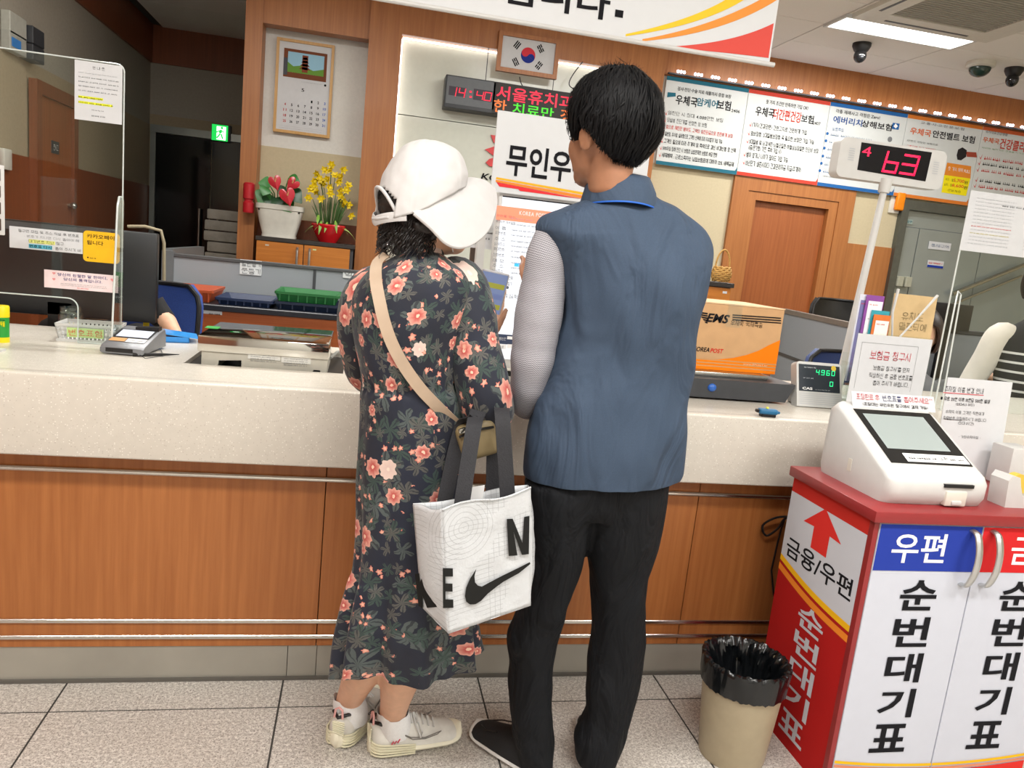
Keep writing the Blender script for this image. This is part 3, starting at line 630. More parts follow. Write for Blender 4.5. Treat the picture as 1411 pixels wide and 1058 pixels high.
L5 = ['1가지(건강관련) 간편고지로 간편하게 가입', '암보장형, 2대질병보장형 꼭 필요한 보장만 가입 가능', '3대질병 및 뇌경색은·뇌혈관질환·허혈성심장질환 진단비 보장', '(1종(만기형) 기준, 특약 가입 시)', '병이 있거나 나이가 많아도 가입 가능', '15년만기 생존시마다 건강관리자금 지급(주계약)']
for k, s_ in enumerate(L5):
    y = (168, 180, 191, 199, 209, 220)[k]; x = (1037, 1035, 1033, 1032, 1029, 1028)[k]; w_ = (74, 86, 94, 44, 56, 75)[k]
    tline(q, K, s_, x, y, x+w_, y+8+w_*.135, .008)
    if k != 3: q.ppoly(KR, [(x-5, y+2), (x-3, y+5), (x-1, y-1), (x-3, y+7)], 2)
q = PR[2]
tline(q, K, '각종 재해사고 걱정은 Zero!', 1152, 150, 1212, 165); tline(q, ink('#2c4f8c'), '에버리치', 1149, 159, 1187, 175, .02); tline(q, K, '상해보험', 1188, 165, 1228, 181, .02); q.prect(ink('#2c62a0'), 1230, 169, 1238, 179, 1); q.ppoly(KW, [(1231, 174), (1234, 170), (1237, 174), (1234, 177)], 2)
tline(q, ink('#2c62a0'), '상품특징', 1147, 175, 1162, 182, .01)
for k in range(6):
    y = 184+k*10+(k > 2)*1; x = 1140-k*2.1; u_, v_ = p.loc(x, y); q.disc(ink('#2c62a0'), u_, v_, .012, 2)
    words(q, ink('#2c62a0') if k in (5,) else ink('#5f7596'), u_+.03, v_-.014, u_+(.42 if k < 2 else .36), .022, k, 2); words(q, KLG, u_+.03, v_-.045, u_+.4, .012, k+20, 2)
words(q, KLG, p.loc(1135, 243)[0], p.loc(1135, 243)[1], p.loc(1228, 250)[0], .016, 9, 2)
u_, v_ = p.loc(1226, 192); q.disc(KG, u_, v_, .022, 2); q.disc(KLG, u_, v_-.05, .02, 2)
q = PR[3]
tline(q, KG, '교·통·사·고·전·문·보·험', 1269, 167, 1328, 180); tline(q, ink('#d0622c'), '우체국', 1255, 175, 1282, 189, .02); tline(q, K, '안전벨트 보험', 1286, 179, 1342, 198, .02)
tline(q, K, '1만원도 안되는 보험으로', 1250, 192, 1292, 201, .008); tline(q, KR, '교통재해 최고 2억보상', 1249, 199, 1288, 208, .008)
words(q, KG, p.loc(1240, 247)[0], p.loc(1240, 255)[1], p.loc(1277, 258)[0], .02, 31, 2)
q.ppoly(ink('#e08a35'), [(1305, 224), (1338, 229), (1337, 246), (1301, 241)], 1); q.ppoly(ink('#f0e020'), [(1301, 241), (1337, 246), (1331, 270), (1297, 265)], 1)
tline(q, KW, '첫 계약 혜택 FULL', 1307, 229, 1336, 239, .01); tline(q, K, '여자 : 월', 1303, 245, 1313, 250, .008); tline(q, KR, '5,700', 1314, 246, 1328, 253, .015); tline(q, K, '남자 : 월', 1301, 252, 1311, 257, .008); tline(q, KR, '8,600', 1312, 253, 1327, 260, .015); tline(q, K, '원', 1329, 249, 1333, 254); tline(q, K, '원', 1328, 256, 1332, 261); tline(q, K, '(만20-70세)', 1306, 260, 1323, 266, .005)
q.ppoly(ink('#2d2a2a'), [(1318, 214), (1320, 206), (1326, 203), (1332, 207), (1331, 216), (1324, 221), (1319, 220)], 2); q.ppoly(ink('#a04a38'), [(1331, 209), (1345, 210), (1346, 217), (1332, 216)], 2)
q = PR[4]
tline(q, KG, '국가대표건강생활', 1358, 179, 1388, 188); tline(q, ink('#d0622c'), '우체국', 1355, 188, 1376, 199, .02); tline(q, ink('#c4473a'), '건강클리닉보험', 1379, 190, 1437, 214, .02); tline(q, ink('#5c9a5c'), '아이의 놓치기는 건강을 지키는', 1353, 202, 1411, 213, .006)
for k in range(5):
    y = (213, 221, 230, 244, 252)[k]; x = 1350-k*2; u_, v_ = p.loc(x, y); q.ppoly(KR, [(x-1, y+2), (x+1, y+5), (x+4, y-1), (x+1, y+7)], 2); words(q, K if k % 2 else KR, u_+.05, v_-.035, u_+.62, .028, 40+k, 2)
for q in PR: q.flush()
# LED strip over the posters
t = thing('led_spotlight_strip', 'row of small white LED clusters along the top of the posters', 'light strip', (4, ypo, zt+.02))
part('strip_channel', MB().box((xsP[0], ypo-.03, zt+.012), (X1-.1, ypo, zt+.022)), M_DGREY, t, None)
lm = MB().sph((0, 0, 0), .011, nu=8, nv=6).mesh('led', Vector(), True); lm.materials.append(emit('led_white', '#f6f2ff', 8, '#ffffff'))
for k in range(27):
    for j in range(3):
        x = xsP[0]+.07+k*.146+j*.026
        if x > X1-.2: continue
        o = bpy.data.objects.new('led', lm); COL.objects.link(o); o.parent = t; o.location = V(x, ypo-.04, zt+.035)-t.location
# alarm light, papers on the steel door, switch boxes
a = onY(1235, 278, YW); t = thing('alarm_light', 'small orange alarm light on the beige strip beside the steel door', 'alarm light', a)
part('base', MB().box(a+V(-.07, -.02, -.10), a+V(.03, 0, .07), .005), M_OFFW, t); part('lens', MB().box(a+V(-.035, -.06, -.075), a+V(.045, -.02, .075), .012, 3), mat('orange_lens', '#f08a10', .25), t)
def wallpaper(px0, py0, px1, py1, y, name, label, cat, m=None, lines=None, th=.003):
    pp = Plane((0, y, 0)); a, b = pp.loc(px0, py0), pp.loc(px1, py1); t = thing(name, label, cat, pp.pt((a[0]+b[0])/2, b[1])); board('sheet', pp, a[0], b[1], b[0], a[1], th, m or M_PAPER, t); pr = Print(pp, t)
    if lines: lines(pr, a, b)
    pr.flush(); return t
wallpaper(1281, 332, 1309, 346, YW-.012, 'door_notice', 'white notice reading 통제구역 on the steel door', 'notice', None, lambda pr, a, b: (pr.text(ink('#6e7c9c'), '통제구역', a[0]+.02, b[1]+.02, b[0]-.02, a[1]-.02, .005)))
wallpaper(1279, 358, 1299, 370, YW-.012, 'door_sticker', 'small red and blue printed sticker low on the steel door', 'sticker', None, lambda pr, a, b: (words(pr, KR, a[0]+.01, a[1]-.03, b[0]-.01, .018, 3), pr.rect(KB, a[0], b[1], b[0], b[1]+.02)))
wallpaper(1244, 301, 1257, 309, YW-.012, 'door_sticker', 'tiny teal lettered sticker at the top of the steel door', 'sticker', mat('pale_sticker', '#9fb0aa', .5), lambda pr, a, b: pr.text(ink('#2c6a78'), '출입구', a[0]+.005, b[1]+.01, b[0]-.005, a[1]-.01, .02))
for (x, y, l) in ((1235, 387, 'left grey junction box low on the steel door'), (1246, 388, 'right grey junction box low on the steel door')):
    a = onY(x, y, YW-.006); single('junction_box', MB().box(a+V(-.03, -.06, -.045), a+V(.03, 0, .045), .004, 1), mat('box_grey', '#a7a795', .5), l, 'junction box', 'junction boxes on the steel door')
a, b = onY(1312, 405, YW-.05), onY(1411, 365, YW-.05); single('push_bar', MB().cyl(a+V(0, -.0, 0), b, .02, n=10).cyl(a+V(.0, 0, -.1), b+V(0, 0, -.1), .012, n=10), M_STEEL, 'slanting steel rail crossing the stainless door', 'rail')
# exit sign, extinguisher, left wall boxes
a = onY(303, 183, YF-.08); t = thing('exit_sign', 'lit green exit sign with running figure above the black glass door', 'exit sign', a)
part('case', MB().box(a+V(-.08, 0, -.08), a+V(.10, .06, .08), .006), M_DGREY, t)
p = Plane(a+V(0, -.001, 0)); pr = Print(p, t); G = emit('exit_green', '#18b848', 1.6, '#0a4020'); Wg = emit('exit_white', '#e8ffe8', 2.2, '#ffffff')
pr.rect(G, -.075, -.075, .075, .075, 0, 'green_panel'); pr.poly(Wg, [(-.03, -.065), (.055, -.065), (.055, .06), (-.03, .06)], 1, 'white_panel')
for q in ([(-.01, .02), (.015, .035), (.02, -.0), (-.005, -.01)], [(-.005, -.01), (.012, -.008), (-.02, -.055), (-.035, -.05)], [(.005, -.01), (.02, -.01), (.035, -.055), (.022, -.058)], [(-.04, .005), (-.01, .02), (-.008, .01), (-.036, -.006)], [(.012, .03), (.04, .012), (.036, .002), (.012, .018)]): pr.poly(G, q, 2, 'running_figure')
pr.disc(G, .018, .047, .012, 2, 'running_figure'); pr.flush()
a = onY(342, 293, YW-.20); t = thing('fire_extinguisher', 'red cylinder hanging on the left wooden pillar beside the planter', 'extinguisher', a+V(0, 0, -.0))
part('cylinder', MB().lathe([(0, 0), (.036, 0), (.038, .01), (.038, .07), (.03, .08), (.03, .09), (.04, .1), (.04, .20), (.03, .21), (0, .212)], a), mat('extinguisher_red', '#b8202c', .3), t); part('bracket', MB().box(a+V(-.012, .036, .05), a+V(.012, .08, .16)), M_STEELD, t)
for (x, y, w_, h_, l, c) in ((22, 40, .09, .12, 'upper grey control box high on the left wall', '#b4b4aa'), (22, 64, .09, .11, 'lower control box with blue mark high on the left wall', '#a9a9a0')):
    a = onX(x, y, X0+.002); t = thing('control_box', l, 'control box', a, 'control boxes on the left wall'); part('box_body', MB().box(a+V(0, -.2, -h_/2), a+V(.05, .02, h_/2), .004, 1), mat('ctrl_'+c[1:], c, .5), t); part('side_cover', MB().box(a+V(0, .03, -h_/2), a+V(.08, .2, h_/2-.02), .004, 1), M_DGREY, t)
    if h_ < .115: part('blue_mark', MB().box(a+V(.05, -.18, -.03), a+V(.052, -.06, .02)), mat('mark_blue', '#3f86d0', .5), t, None)
a = onX(4, 219, X0+.012); single('wall_thermostat', MB().box(a+V(0, -.05, -.06), a+V(.03, .05, .06), .006), M_OFFW, 'small white box on the left wall below the beige band', 'thermostat')
# ================================================================ COUNTER
CY, SY, CT = 2.18, 2.10, .92           # panel face, slab face, top height
CX0, CX1 = X0+.02, 4.6
M_STONE = speckle('cream_stone', '#d5cfc4', '#ece8df', '#b0a69a', 210, .16, .25)
t = thing('service_counter', 'long wooden service counter front with chrome strips and steel kick plate', 'counter', (1, CY, 0))
seams = [CX0, -1.35, onY(444, 750, CY).x, 1.12, 2.3, 3.45, CX1]
for a, b in zip(seams, seams[1:]): part('front_panel', MB().box((a+.0012, CY, .112), (b-.0012, CY+.03, .70), .0008, 1), M_WOODC, t, None)
part('carcass', MB().box((CX0, CY+.03, .0), (CX1, CY+.06, .70)), mat('carcass_dark', '#3a2416', .8), t, None)
for z in (.143, .193): part('chrome_strip', MB().box((CX0, CY-.006, z-.0065), (CX1, CY, z+.0065), .002, 1), M_RAIL, t)
part('chrome_strip', MB().cyl((CX0, CY-.004, .642), (CX1, CY-.004, .642), .008, n=10), M_RAIL, t)
M_KICK = mat('kick_steel', '#a7a49a', .35, .35, .08, 5)
kx = [CX0, -1.0, onY(395, 920, CY).x, onY(435, 920, CY).x, .95, 2.2, CX1]
for a, b in zip(kx, kx[1:]): part('kick_plate', MB().box((a+.001, CY+.004, .004), (b-.001, CY+.02, .110)), M_KICK, t, None)
part('plinth_seal', MB().box((CX0, CY-.004, 0), (CX1, CY+.012, .010)), mat('seal_grey', '#5d5a54', .6), t, None)
hx0, hx1, hy0, hy1, BY = -.505, -.035, 2.39, 2.80, 2.95
s_ = thing('counter_worktop', 'thick cream speckled stone worktop along the whole counter', 'worktop', (1, SY, .70))
part('apron', MB().box((CX0, SY, .70), (CX1, SY+.05, CT), .006, 3), M_STONE, s_)
mb = MB(); mb.box((CX0, SY+.044, CT-.05), (CX1, hy0, CT)); mb.box((CX0, hy1, CT-.05), (CX1, BY, CT)); mb.box((CX0, hy0, CT-.05), (hx0, hy1, CT)); mb.box((hx1, hy0, CT-.05), (CX1, hy1, CT))
part('top_slab', mb, M_STONE, s_, None); part('recess_tray', MB().box((hx0, hy0, CT-.06), (hx1, hy1, CT-.014)), M_BLACK, s_, None)
def c_at(px, py): return onZ(px, py, CT)

# ---- left parcel scale standing in the recess
ya = 2.41; A, B = onY(271, 500, ya), onY(452, 512, ya); x0, x1 = A.x, B.x; zb = CT-.014
zl0, zl1 = onY(271, 478, ya).z-.012, onY(271, 461, ya).z
t = thing('parcel_scale', 'flat parcel scale with shiny steel platform sunk into the left counter', 'scale', ((x0+x1)/2, ya+.15, zb))
mb = MB(); xm0, xm1 = x0+(x1-x0)*.15, x0+(x1-x0)*.33
mb.prism([V(x0+.012, ya+.006, zb), V(xm0, ya+.006, zb), V(xm0+.004, ya+.006, zb+.025), V(xm1, ya+.006, zb+.03), V(xm1, ya+.006, zb), V(x1-.05, ya+.006, zb), V(x1-.045, ya+.006, zb+.015), V(x1-.025, ya+.006, zb+.015), V(x1-.02, ya+.006, zb), V(x1-.004, ya+.006, zb), V(x1-.004, ya+.006, zl0), V(x0+.012, ya+.006, zl0)], (0, .29, 0))
part('base', mb, mat('scale_base', '#b5b2a6', .5), t, None)
part('platform', MB().box((x0, ya, zl0), (x1, ya+.36, zl1), .004, 2), mat('polished_steel', '#c9c8c2', .08, 1, .02), t)
p = Plane((0, ya+.005, 0)); pr = Print(p, t)
for (xa, ya_, xb, yb) in ((342, 483, 386, 497), (388, 489, 428, 502)):
    pr.prect(ink('#d4d4ce'), xa, ya_, xb, yb, 0, 'data_plate'); q0, q1 = p.loc(xa, ya_), p.loc(xb, yb)
    for k in range(4): words(pr, KG, q0[0]+.008, q0[1]-.012-.0065*k, q1[0]-.01, .004, k, 1)
pr.flush(); g = onZ(293, 451, zl1)
part('level_sticker', MB().box((g.x-.02, g.y-.025, zl1), (g.x+.02, g.y+.025, zl1+.001)), mat('sticker_green', '#3aa04a', .5), t, None)
cb = [c_at(455, 497)+V(0, 0, .01), c_at(464, 490)+V(0, .02, .01), c_at(490, 487)+V(0, .05, .008), c_at(515, 490)+V(.05, .05, .008)]
single('scale_cable', MB().tube(cb, .005, 8), mat('cable_grey', '#8d8d88', .5), 'grey cable running from the left parcel scale behind the floral dress', 'cable')
# ---- card terminal
a, b = c_at(137, 487), c_at(197, 492); fx = (b-a).normalized(); fy = V(-fx.y, fx.x, 0); wd = (b-a).length
t = thing('card_terminal', 'grey card payment terminal with small screen on the counter', 'card terminal', (a+b)/2)
def tp(u, v, z): return a+fx*u+fy*v+V(0, 0, z)
D = .20; mb = MB()
prof = [(0, 0.004), (0, .022), (.012, .030), (D*.75, .062), (D*.95, .066), (D, .05), (D, .004)]
rr = []
for u in (0, .008, wd-.008, wd):
    k = .003 if u in (0, wd) else 0
    rr.append([tp(u, v+(k if v < .05 else -k), max(z-(k if z > .02 else -k), .002)) for v, z in prof])
mb.rings([r+[r[0]] for r in rr], None, True); part('body', mb, mat('terminal_grey', '#7e8084', .4, .2), t, 30)
q = tp(0, .012, .030); sl = (tp(0, D*.75, .062)-q).normalized(); p = Plane(q, fx, sl); pr = Print(p, t, .0015)
L_ = (tp(0, D*.75, .062)-q).length
pr.rect(M_BLACK, .008, L_*.42, wd-.008, L_*.95, 0, 'screen_bezel'); pr.rect(emit('terminal_screen', '#c8cfe6', .55, '#aab0c0'), .016, L_*.47, wd-.014, L_*.9, 1, 'screen'); pr.rect(ink('#c99a6a'), .01, L_*.18, wd*.45, L_*.38, 1, 'printed_label'); pr.rect(ink('#dcdcdc'), wd*.47, L_*.16, wd-.01, L_*.38, 1, 'printed_label'); words(pr, KG, wd*.5, L_*.22, wd-.02, .008, 5, 2); pr.flush()
part('card_slot', MB().prism([tp(.018, -.002, .009), tp(wd-.03, -.002, .009), tp(wd-.03, -.002, .021), tp(.018, -.002, .021)], fy*.01), M_BLACK, t, None); part('stripe_reader', MB().prism([tp(.05, D*.72, .058), tp(wd-.005, D*.72, .058), tp(wd-.005, D*.72, .074), tp(.05, D*.72, .07)], fy*.03), M_BLACK, t, None)
a, b = c_at(183, 491), c_at(247, 491); t = thing('stylus_pen', 'thin black stylus pen lying on the counter by the card terminal', 'pen', (a+b)/2)
part('barrel', MB().tube([a+V(0, 0, .006), a.lerp(b, .6)+V(0, 0, .006), b+V(0, 0, .006)], [.0055, .005, .001], 10), M_BLACK, t); e = c_at(205, 482)
part('tether', MB().tube([c_at(200, 480)+V(0, 0, .03), c_at(222, 484)+V(0, 0, .004), c_at(226, 491)+V(0, -.01, .003), c_at(200, 495)+V(0, 0, .003), a+V(.02, 0, .006)], .0012, 6), M_DGREY, t)
# ---- ticket basket
a, b = c_at(79, 469), c_at(160, 474); fx = (b-a).normalized(); fy = V(-fx.y, fx.x, 0); wd = (b-a).length
t = thing('plastic_basket', 'small white woven plastic basket with green label, for number tickets', 'basket', (a+b)/2)
def tp(u, v, z): return a+fx*u+fy*v+V(0, 0, z)
dp = .11; hh = .058; mb = MB(); ft = .012
for (c0, c1) in ((0, 1), (1, 2), (2, 3), (3, 0)):
    bot = [tp(.004, 0, 0), tp(wd-.004, 0, 0), tp(wd-.004, dp, 0), tp(.004, dp, 0)]; top = [tp(-.006, -.01, hh), tp(wd+.006, -.01, hh), tp(wd+.006, dp+.01, hh), tp(-.006, dp+.01, hh)]
    nrm = (bot[c1]-bot[c0]).cross(V(0, 0, 1)).normalized()*-.003
    P = lambda s, h: bot[c0].lerp(bot[c1], s).lerp(top[c0].lerp(top[c1], s), h)
    nb = 14 if c0 % 2 == 0 else 10
    for h0, h1 in ((0, .12), (.30, .42), (.58, .68), (.8, 1)): mb.prism([P(0, h0), P(1, h0), P(1, h1), P(0, h1)], nrm)
    for k in range(nb+1):
        s0 = k/nb; mb.prism([P(max(0, s0-.022), 0), P(min(1, s0+.022), 0), P(min(1, s0+.022), .85), P(max(0, s0-.022), .85)], nrm)
mb.box((0, 0, 0), (1, 1, 1), mtx=Matrix(((fx.x*wd, fy.x*dp, 0, a.x), (fx.y*wd, fy.y*dp, 0, a.y), (0, 0, .003, CT), (0, 0, 0, 1))))
mb.box((-.01, -.008, .0), (1.01, 0.0, 1), mtx=Matrix(((fx.x*wd, fy.x, 0, a.x), (fx.y*wd, fy.y, 0, a.y), (0, 0, .008, CT), (0, 0, 0, 1))))
part('basket_shell', mb, M_WHITE, t, None)
p = Plane(tp(0, -.012, 0), fx, (0, 0, 1)); pr = Print(p, t); pr.rect(ink('#b6d08c'), wd*.18, .016, wd*.80, .047, 0, 'label_card'); pr.text(ink('#c8342e'), '번호표함', wd*.21, .021, wd*.78, .042, .005); pr.flush()
# ---- jar, glue stick
a = c_at(86, 458)+V(0, .08, 0); t = thing('glass_jar', 'small clear glass jar behind the white basket', 'jar', a)
part('glass', MB().lathe([(.02, .002), (.038, .004), (.04, .012), (.04, .055), (.034, .062), (.036, .064), (.036, .08), (.033, .08), (.033, .064), (.030, .06), (.036, .053), (.036, .012), (0, .008)], a, 24), glassy('jar_glass', .6), t); part('contents', MB().lathe([(0, .009), (.034, .01), (.034, .03), (0, .034)], a, 20), mat('jar_cream', '#d8d0b8', .7), t)
a = c_at(3, 471); t = thing('glue_stick', 'yellow and green glue stick standing at the left end of the counter', 'glue stick', a)
part('base', MB().lathe([(0, 0), (.020, 0), (.020, .016), (0, .016)], a, 20), mat('glue_yellow', '#f0dc10', .35), t); part('tube', MB().lathe([(.0195, .016), (.0195, .077)], a, 20), mat('glue_green', '#2aa03c', .35), t); part('cap', MB().lathe([(.0205, .077), (.0205, .108), (.018, .112), (0, .112)], a, 20), mat('glue_yellow', '', .35), t)
p = Plane(a+V(-.0, -.0200, 0)); pr = Print(p, t, .0006); pr.text(ink('#f0dc10'), '딱풀', .004, .05, .017, .066, .02); words(pr, K, .0, .068, .016, .005, 2); pr.flush()
# ---- blue tray with items, yellow card
a = c_at(235, 472); mb = MB(); R_ = Matrix.Translation(a) @ Matrix.Rotation(.25, 4, 'Z')
t = thing('blue_case', 'open translucent blue plastic case on the counter beside the card terminal', 'plastic case', a)
mb.box((-.07, -.0, 0), (.06, .09, .004), mtx=R_).box((-.07, 0, 0), (.06, .004, .02), mtx=R_).box((-.07, .086, 0), (.06, .09, .02), mtx=R_).box((-.07, 0, 0), (-.066, .09, .02), mtx=R_).box((.056, 0, 0), (.06, .09, .02), mtx=R_)
part('tray', mb, mat('case_blue', '#2f8ad8', .25), t, None); part('lid', MB().box((-.07, .0, .026), (.085, .11, .030), mtx=R_ @ Matrix.Rotation(.12, 4, 'Y')), mat('case_lid', '#3d9ae8', .2), t, None); part('cards', MB().box((-.06, .005, .004), (.05, .08, .018), mtx=R_), mat('white_card', '#d6d9e4', .5), t, None)
a = c_at(197, 451); single('yellow_card', MB().box((-.045, 0, 0), (.05, .055, .004), mtx=Matrix.Translation(a+V(0, .02, .05)) @ Matrix.Rotation(.35, 4, 'X')).box((-.01, .02, 0), (.01, .03, .05), mtx=Matrix.Translation(a+V(0, .02, .0))), mat('card_yellow', '#f2d418', .5), 'small yellow card propped up behind the card terminal', 'card')
# ---- left acrylic screen with stickers
ypx = 2.62; p = Plane((0, ypx, 0))
t = thing('acrylic_screen', 'clear acrylic screen with stickers at the left counter', 'acrylic screen', (-1.2, ypx, CT))
xr = onY(169, 250, ypx).x; ztop = onY(160, 88, ypx).z; hz = onY(60, 408, ypx).z; hx = onY(107, 430, ypx).x
out = [(CX0+.02, CT)]; xo = CX0+.02
pts = [(xo, hz), (hx-.03, hz)]+[(hx-.03+.03*math.sin(k*math.pi/12), hz-.03+.03*math.cos(k*math.pi/12)) for k in range(1, 7)]+[(hx, CT+.002), (xr, CT+.002), (xr, ztop-.02)]+[(xr-.02+.02*math.cos(k*math.pi/10), ztop-.02+.02*math.sin(k*math.pi/10)) for k in range(1, 6)]+[(xo, ztop)]
mb = MB(); mb.prism([p.pt(u, v) for u, v in pts], (0, .005, 0)); part('clear_sheet', mb, M_ACR, t, None)
M_EDGE = mat('acrylic_edge', '#cfd6d4', .15, 0, .02)
part('polished_edge', MB().tube([p.pt(u, v)+V(0, .0025, 0) for u, v in pts[8:]], .0022, 6), M_EDGE, t); part('polished_edge', MB().tube([p.pt(u, v)+V(0, .0025, 0) for u, v in pts[:9]], .002, 6), M_EDGE, t)
zf = onY(170, 272, ypx).z
part('support_fin', MB().prism([V(xr-.002, ypx-.004, CT), V(xr-.002, ypx-.10, CT), V(xr-.002, ypx-.055, zf-.03), V(xr-.002, ypx-.04, zf), V(xr-.002, ypx-.02, zf), V(xr-.002, ypx-.004, zf-.01)], (.008, 0, 0)), glassy('fin_acrylic', 1.5), t, None)
part('polished_edge', MB().tube([V(xr+.002, ypx-.10, CT), V(xr+.002, ypx-.055, zf-.03), V(xr+.002, ypx-.04, zf), V(xr+.002, ypx-.02, zf)], .003, 6), M_EDGE, t)
def sticker(name, label, cat, x0, y0, x1, y1, m, draw, d=.001, plane=None, rad=0):
    pp = plane or p; a, b = pp.loc(x0, y0), pp.loc(x1, y1); t2 = thing(name, label, cat, pp.pt((a[0]+b[0])/2, b[1], d))
    u0, v0, u1, v1 = a[0], b[1], b[0], a[1]
    if rad: pts = [q for (cx, cy, a0) in ((u1-rad, v1-rad, 0), (u0+rad, v1-rad, 90), (u0+rad, v0+rad, 180), (u1-rad, v0+rad, 270)) for q in arc(cx, cy, rad, a0, a0+90, 6)]
    else: pts = [(u0, v0), (u1, v0), (u1, v1), (u0, v1)]
    part('sheet', MB().prism([pp.pt(u, v, d) for u, v in pts], pp.n*-.0006), m, t2, None); pr = Print(pp, t2, d+.0004, .0003); draw(pr, u0, v0, u1, v1); pr.flush(); return t2
def d_notice(pr, u0, v0, u1, v1):
    W, H = u1-u0, v1-v0; pr.htext(K, '안 내 문', u0+W/2, v1-H*.12, H*.05, .01, 1, 'c')
    for k in range(5): words(pr, KLG if k == 0 else KG, u0+W*.08, v1-H*(.21+.075*k), u0+W*.92, H*.025, k)
    for k in range(2): pr.rect(ink('#e6ec3a'), u0+W*.08, v1-H*(.63+.09*k), u0+W*(.6+.2*k), v1-H*(.59+.09*k), 0, 'highlighter'); words(pr, K, u0+W*.08, v1-H*(.625+.09*k), u0+W*(.6+.2*k), H*.028, k+9)
    words(pr, KG, u0+W*.36, v1-H*.82, u0+W*.62, H*.025, 21); words(pr, KG, u0+W*.36, v1-H*.92, u0+W*.66, H*.03, 22)
sticker('paper_notice', 'white typed notice with yellow highlighter at the top of the left acrylic screen', 'notice', 103, 82, 168, 172, M_PAPER, d_notice)
def d_kakao(pr, u0, v0, u1, v1):
    W, H = u1-u0, v1-v0; pr.text(K, '카카오페이', u0+W*.1, v1-H*.24, u0+W*.85, v1-H*.1, .012); pr.text(K, '됩니다', u0+W*.1, v1-H*.45, u0+W*.55, v1-H*.31, .012); pr.disc(K, u0+W*.13, v0+H*.13, H*.025); words(pr, K, u0+W*.18, v0+H*.1, u0+W*.34, H*.05, 3)
sticker('yellow_sticker', 'square yellow payment sticker on the left acrylic screen', 'sticker', 115, 317, 165, 364, mat('sticker_yellow', '#f0b808', .5), d_kakao, .002, None, .012)
def d_hand(pr, u0, v0, u1, v1):
    W, H = u1-u0, v1-v0; pr.text(KG, '청구권 모집 및 주소 작성 후 번호표', u0+W*.12, v1-H*.24, u1-W*.05, v1-H*.1); pr.text(KG, '- 번호가 지나면 다시 뽑아야 해', u0+W*.2, v1-H*.46, u1-W*.05, v1-H*.33)
    pr.rect(ink('#d7dc84'), u0+W*.26, v0+H*.3, u0+W*.62, v0+H*.47, 0, 'highlighter'); pr.text(K, '대기번호 지난 청구', u0+W*.26, v0+H*.31, u0+W*.74, v0+H*.46); pr.rect(ink('#5fb4cc'), u0+W*.26, v0+H*.06, u0+W*.58, v0+H*.25, 0, 'highlighter'); pr.text(K, '번호표 다시', u0+W*.27, v0+H*.08, u0+W*.57, v0+H*.23, .02); pr.text(K, '뽑아 주시기 바', u0+W*.62, v0+H*.08, u1-W*.02, v0+H*.22)
sticker('handwritten_strip', 'long white strip of notes with yellow and blue highlighter left of the yellow sticker', 'notice', 13, 311, 114, 350, M_PAPER, d_hand)
def d_pink(pr, u0, v0, u1, v1):
    W, H = u1-u0, v1-v0; pr.text(ink('#3c3c78'), '당신의 친절한 말 한마디,', u0+W*.18, v1-H*.3, u0+W*.85, v1-H*.12, .012); pr.text(ink('#3c3c78'), '당신의 품격입니다.', u0+W*.26, v1-H*.53, u0+W*.78, v1-H*.36, .012)
    for k in range(2): words(pr, KG, u0+W*.22, v0+H*(.28-.09*k), u0+W*.84, H*.045, k)
    words(pr, KR, u0+W*.44, v0+H*.08, u0+W*.6, H*.06, 9); hp = ink('#e89a9c')
    for cx, cy, s in ((.92, .74, .2), (.13, .83, .16), (.13, .5, .16)):
        c = (u0+W*cx, v0+H*cy); s *= H; pr.poly(hp, [(c[0]+s*.055*16*math.sin(t_)**3*.6, c[1]+s*.055*.6*(13*math.cos(t_)-5*math.cos(2*t_)-2*math.cos(3*t_)-math.cos(4*t_))) for t_ in [k*2*math.pi/24 for k in range(24)]], 1)
sticker('pink_sticker', 'pale pink slogan sticker with hearts on the left acrylic screen', 'sticker', 61, 371, 163, 404, mat('sticker_pink', '#f0dcde', .5), d_pink)
# white plaque at the very left
a = onY(-8, 285, 2.35); p2 = Plane((0, 2.35, 0)); u1_, v1_ = p2.loc(5, 228); v0_ = p2.loc(3, 324)[1]
t = thing('window_number_plaque', 'white plaque with dark rounded windows at the left edge of the picture', 'plaque', V(u1_-.05, 2.35, CT))
part('plaque', MB().box((u1_-.11, 2.35, v0_), (u1_, 2.356, v1_), .003), M_WHITE, t); part('stand', MB().box((u1_-.075, 2.352, CT), (u1_-.045, 2.362, v0_+.02)).box((u1_-.1, 2.32, CT), (u1_-.02, 2.40, CT+.006)), M_WHITE, t, None)
for k in range(4):
    z = v0_+.012+k*(v1_-v0_-.01)/4; part('dark_window', MB().box((u1_-.1, 2.348, z), (u1_-.008, 2.351, z+.032), .001, 1), mat('brown_window', '#4a3a34', .3), t, None)

# ================================================================ KIOSK
yk = 2.56; p = Plane((0, yk, 0))
kl, kr = p.loc(680, 400)[0], p.loc(680, 400)[0]+.50; kb = p.loc(676, 498)[1]; kt = p.loc(688, 268)[1]
t = thing('self_service_kiosk', 'white upright touchscreen kiosk on the counter between the two customers', 'kiosk', ((kl+kr)/2, yk+.05, CT))
part('housing', MB().box((kl-.012, yk+.002, kb-.02), (kr+.012, yk+.06, kt+.01), .006, 2), M_WHITE, t)
part('screen_glass', MB().box((kl, yk-.002, kb+.012), (kr, yk+.004, kt-.006)), emit('kiosk_screen', '#f4f8ff', .5, '#c8ccd2'), t, None)
part('base', MB().box((kl-.01, yk-.015, CT+.02), (kr+.01, yk+.2, kb-.018), .006, 2).box((kl+.16, yk+.055, kb-.03), (kr-.16, yk+.09, kt-.2)), M_OFFW, t)
part('foot', MB().box((kl+.03, yk, CT), (kr-.03, yk+.18, CT+.02)), M_BLACK, t, None)
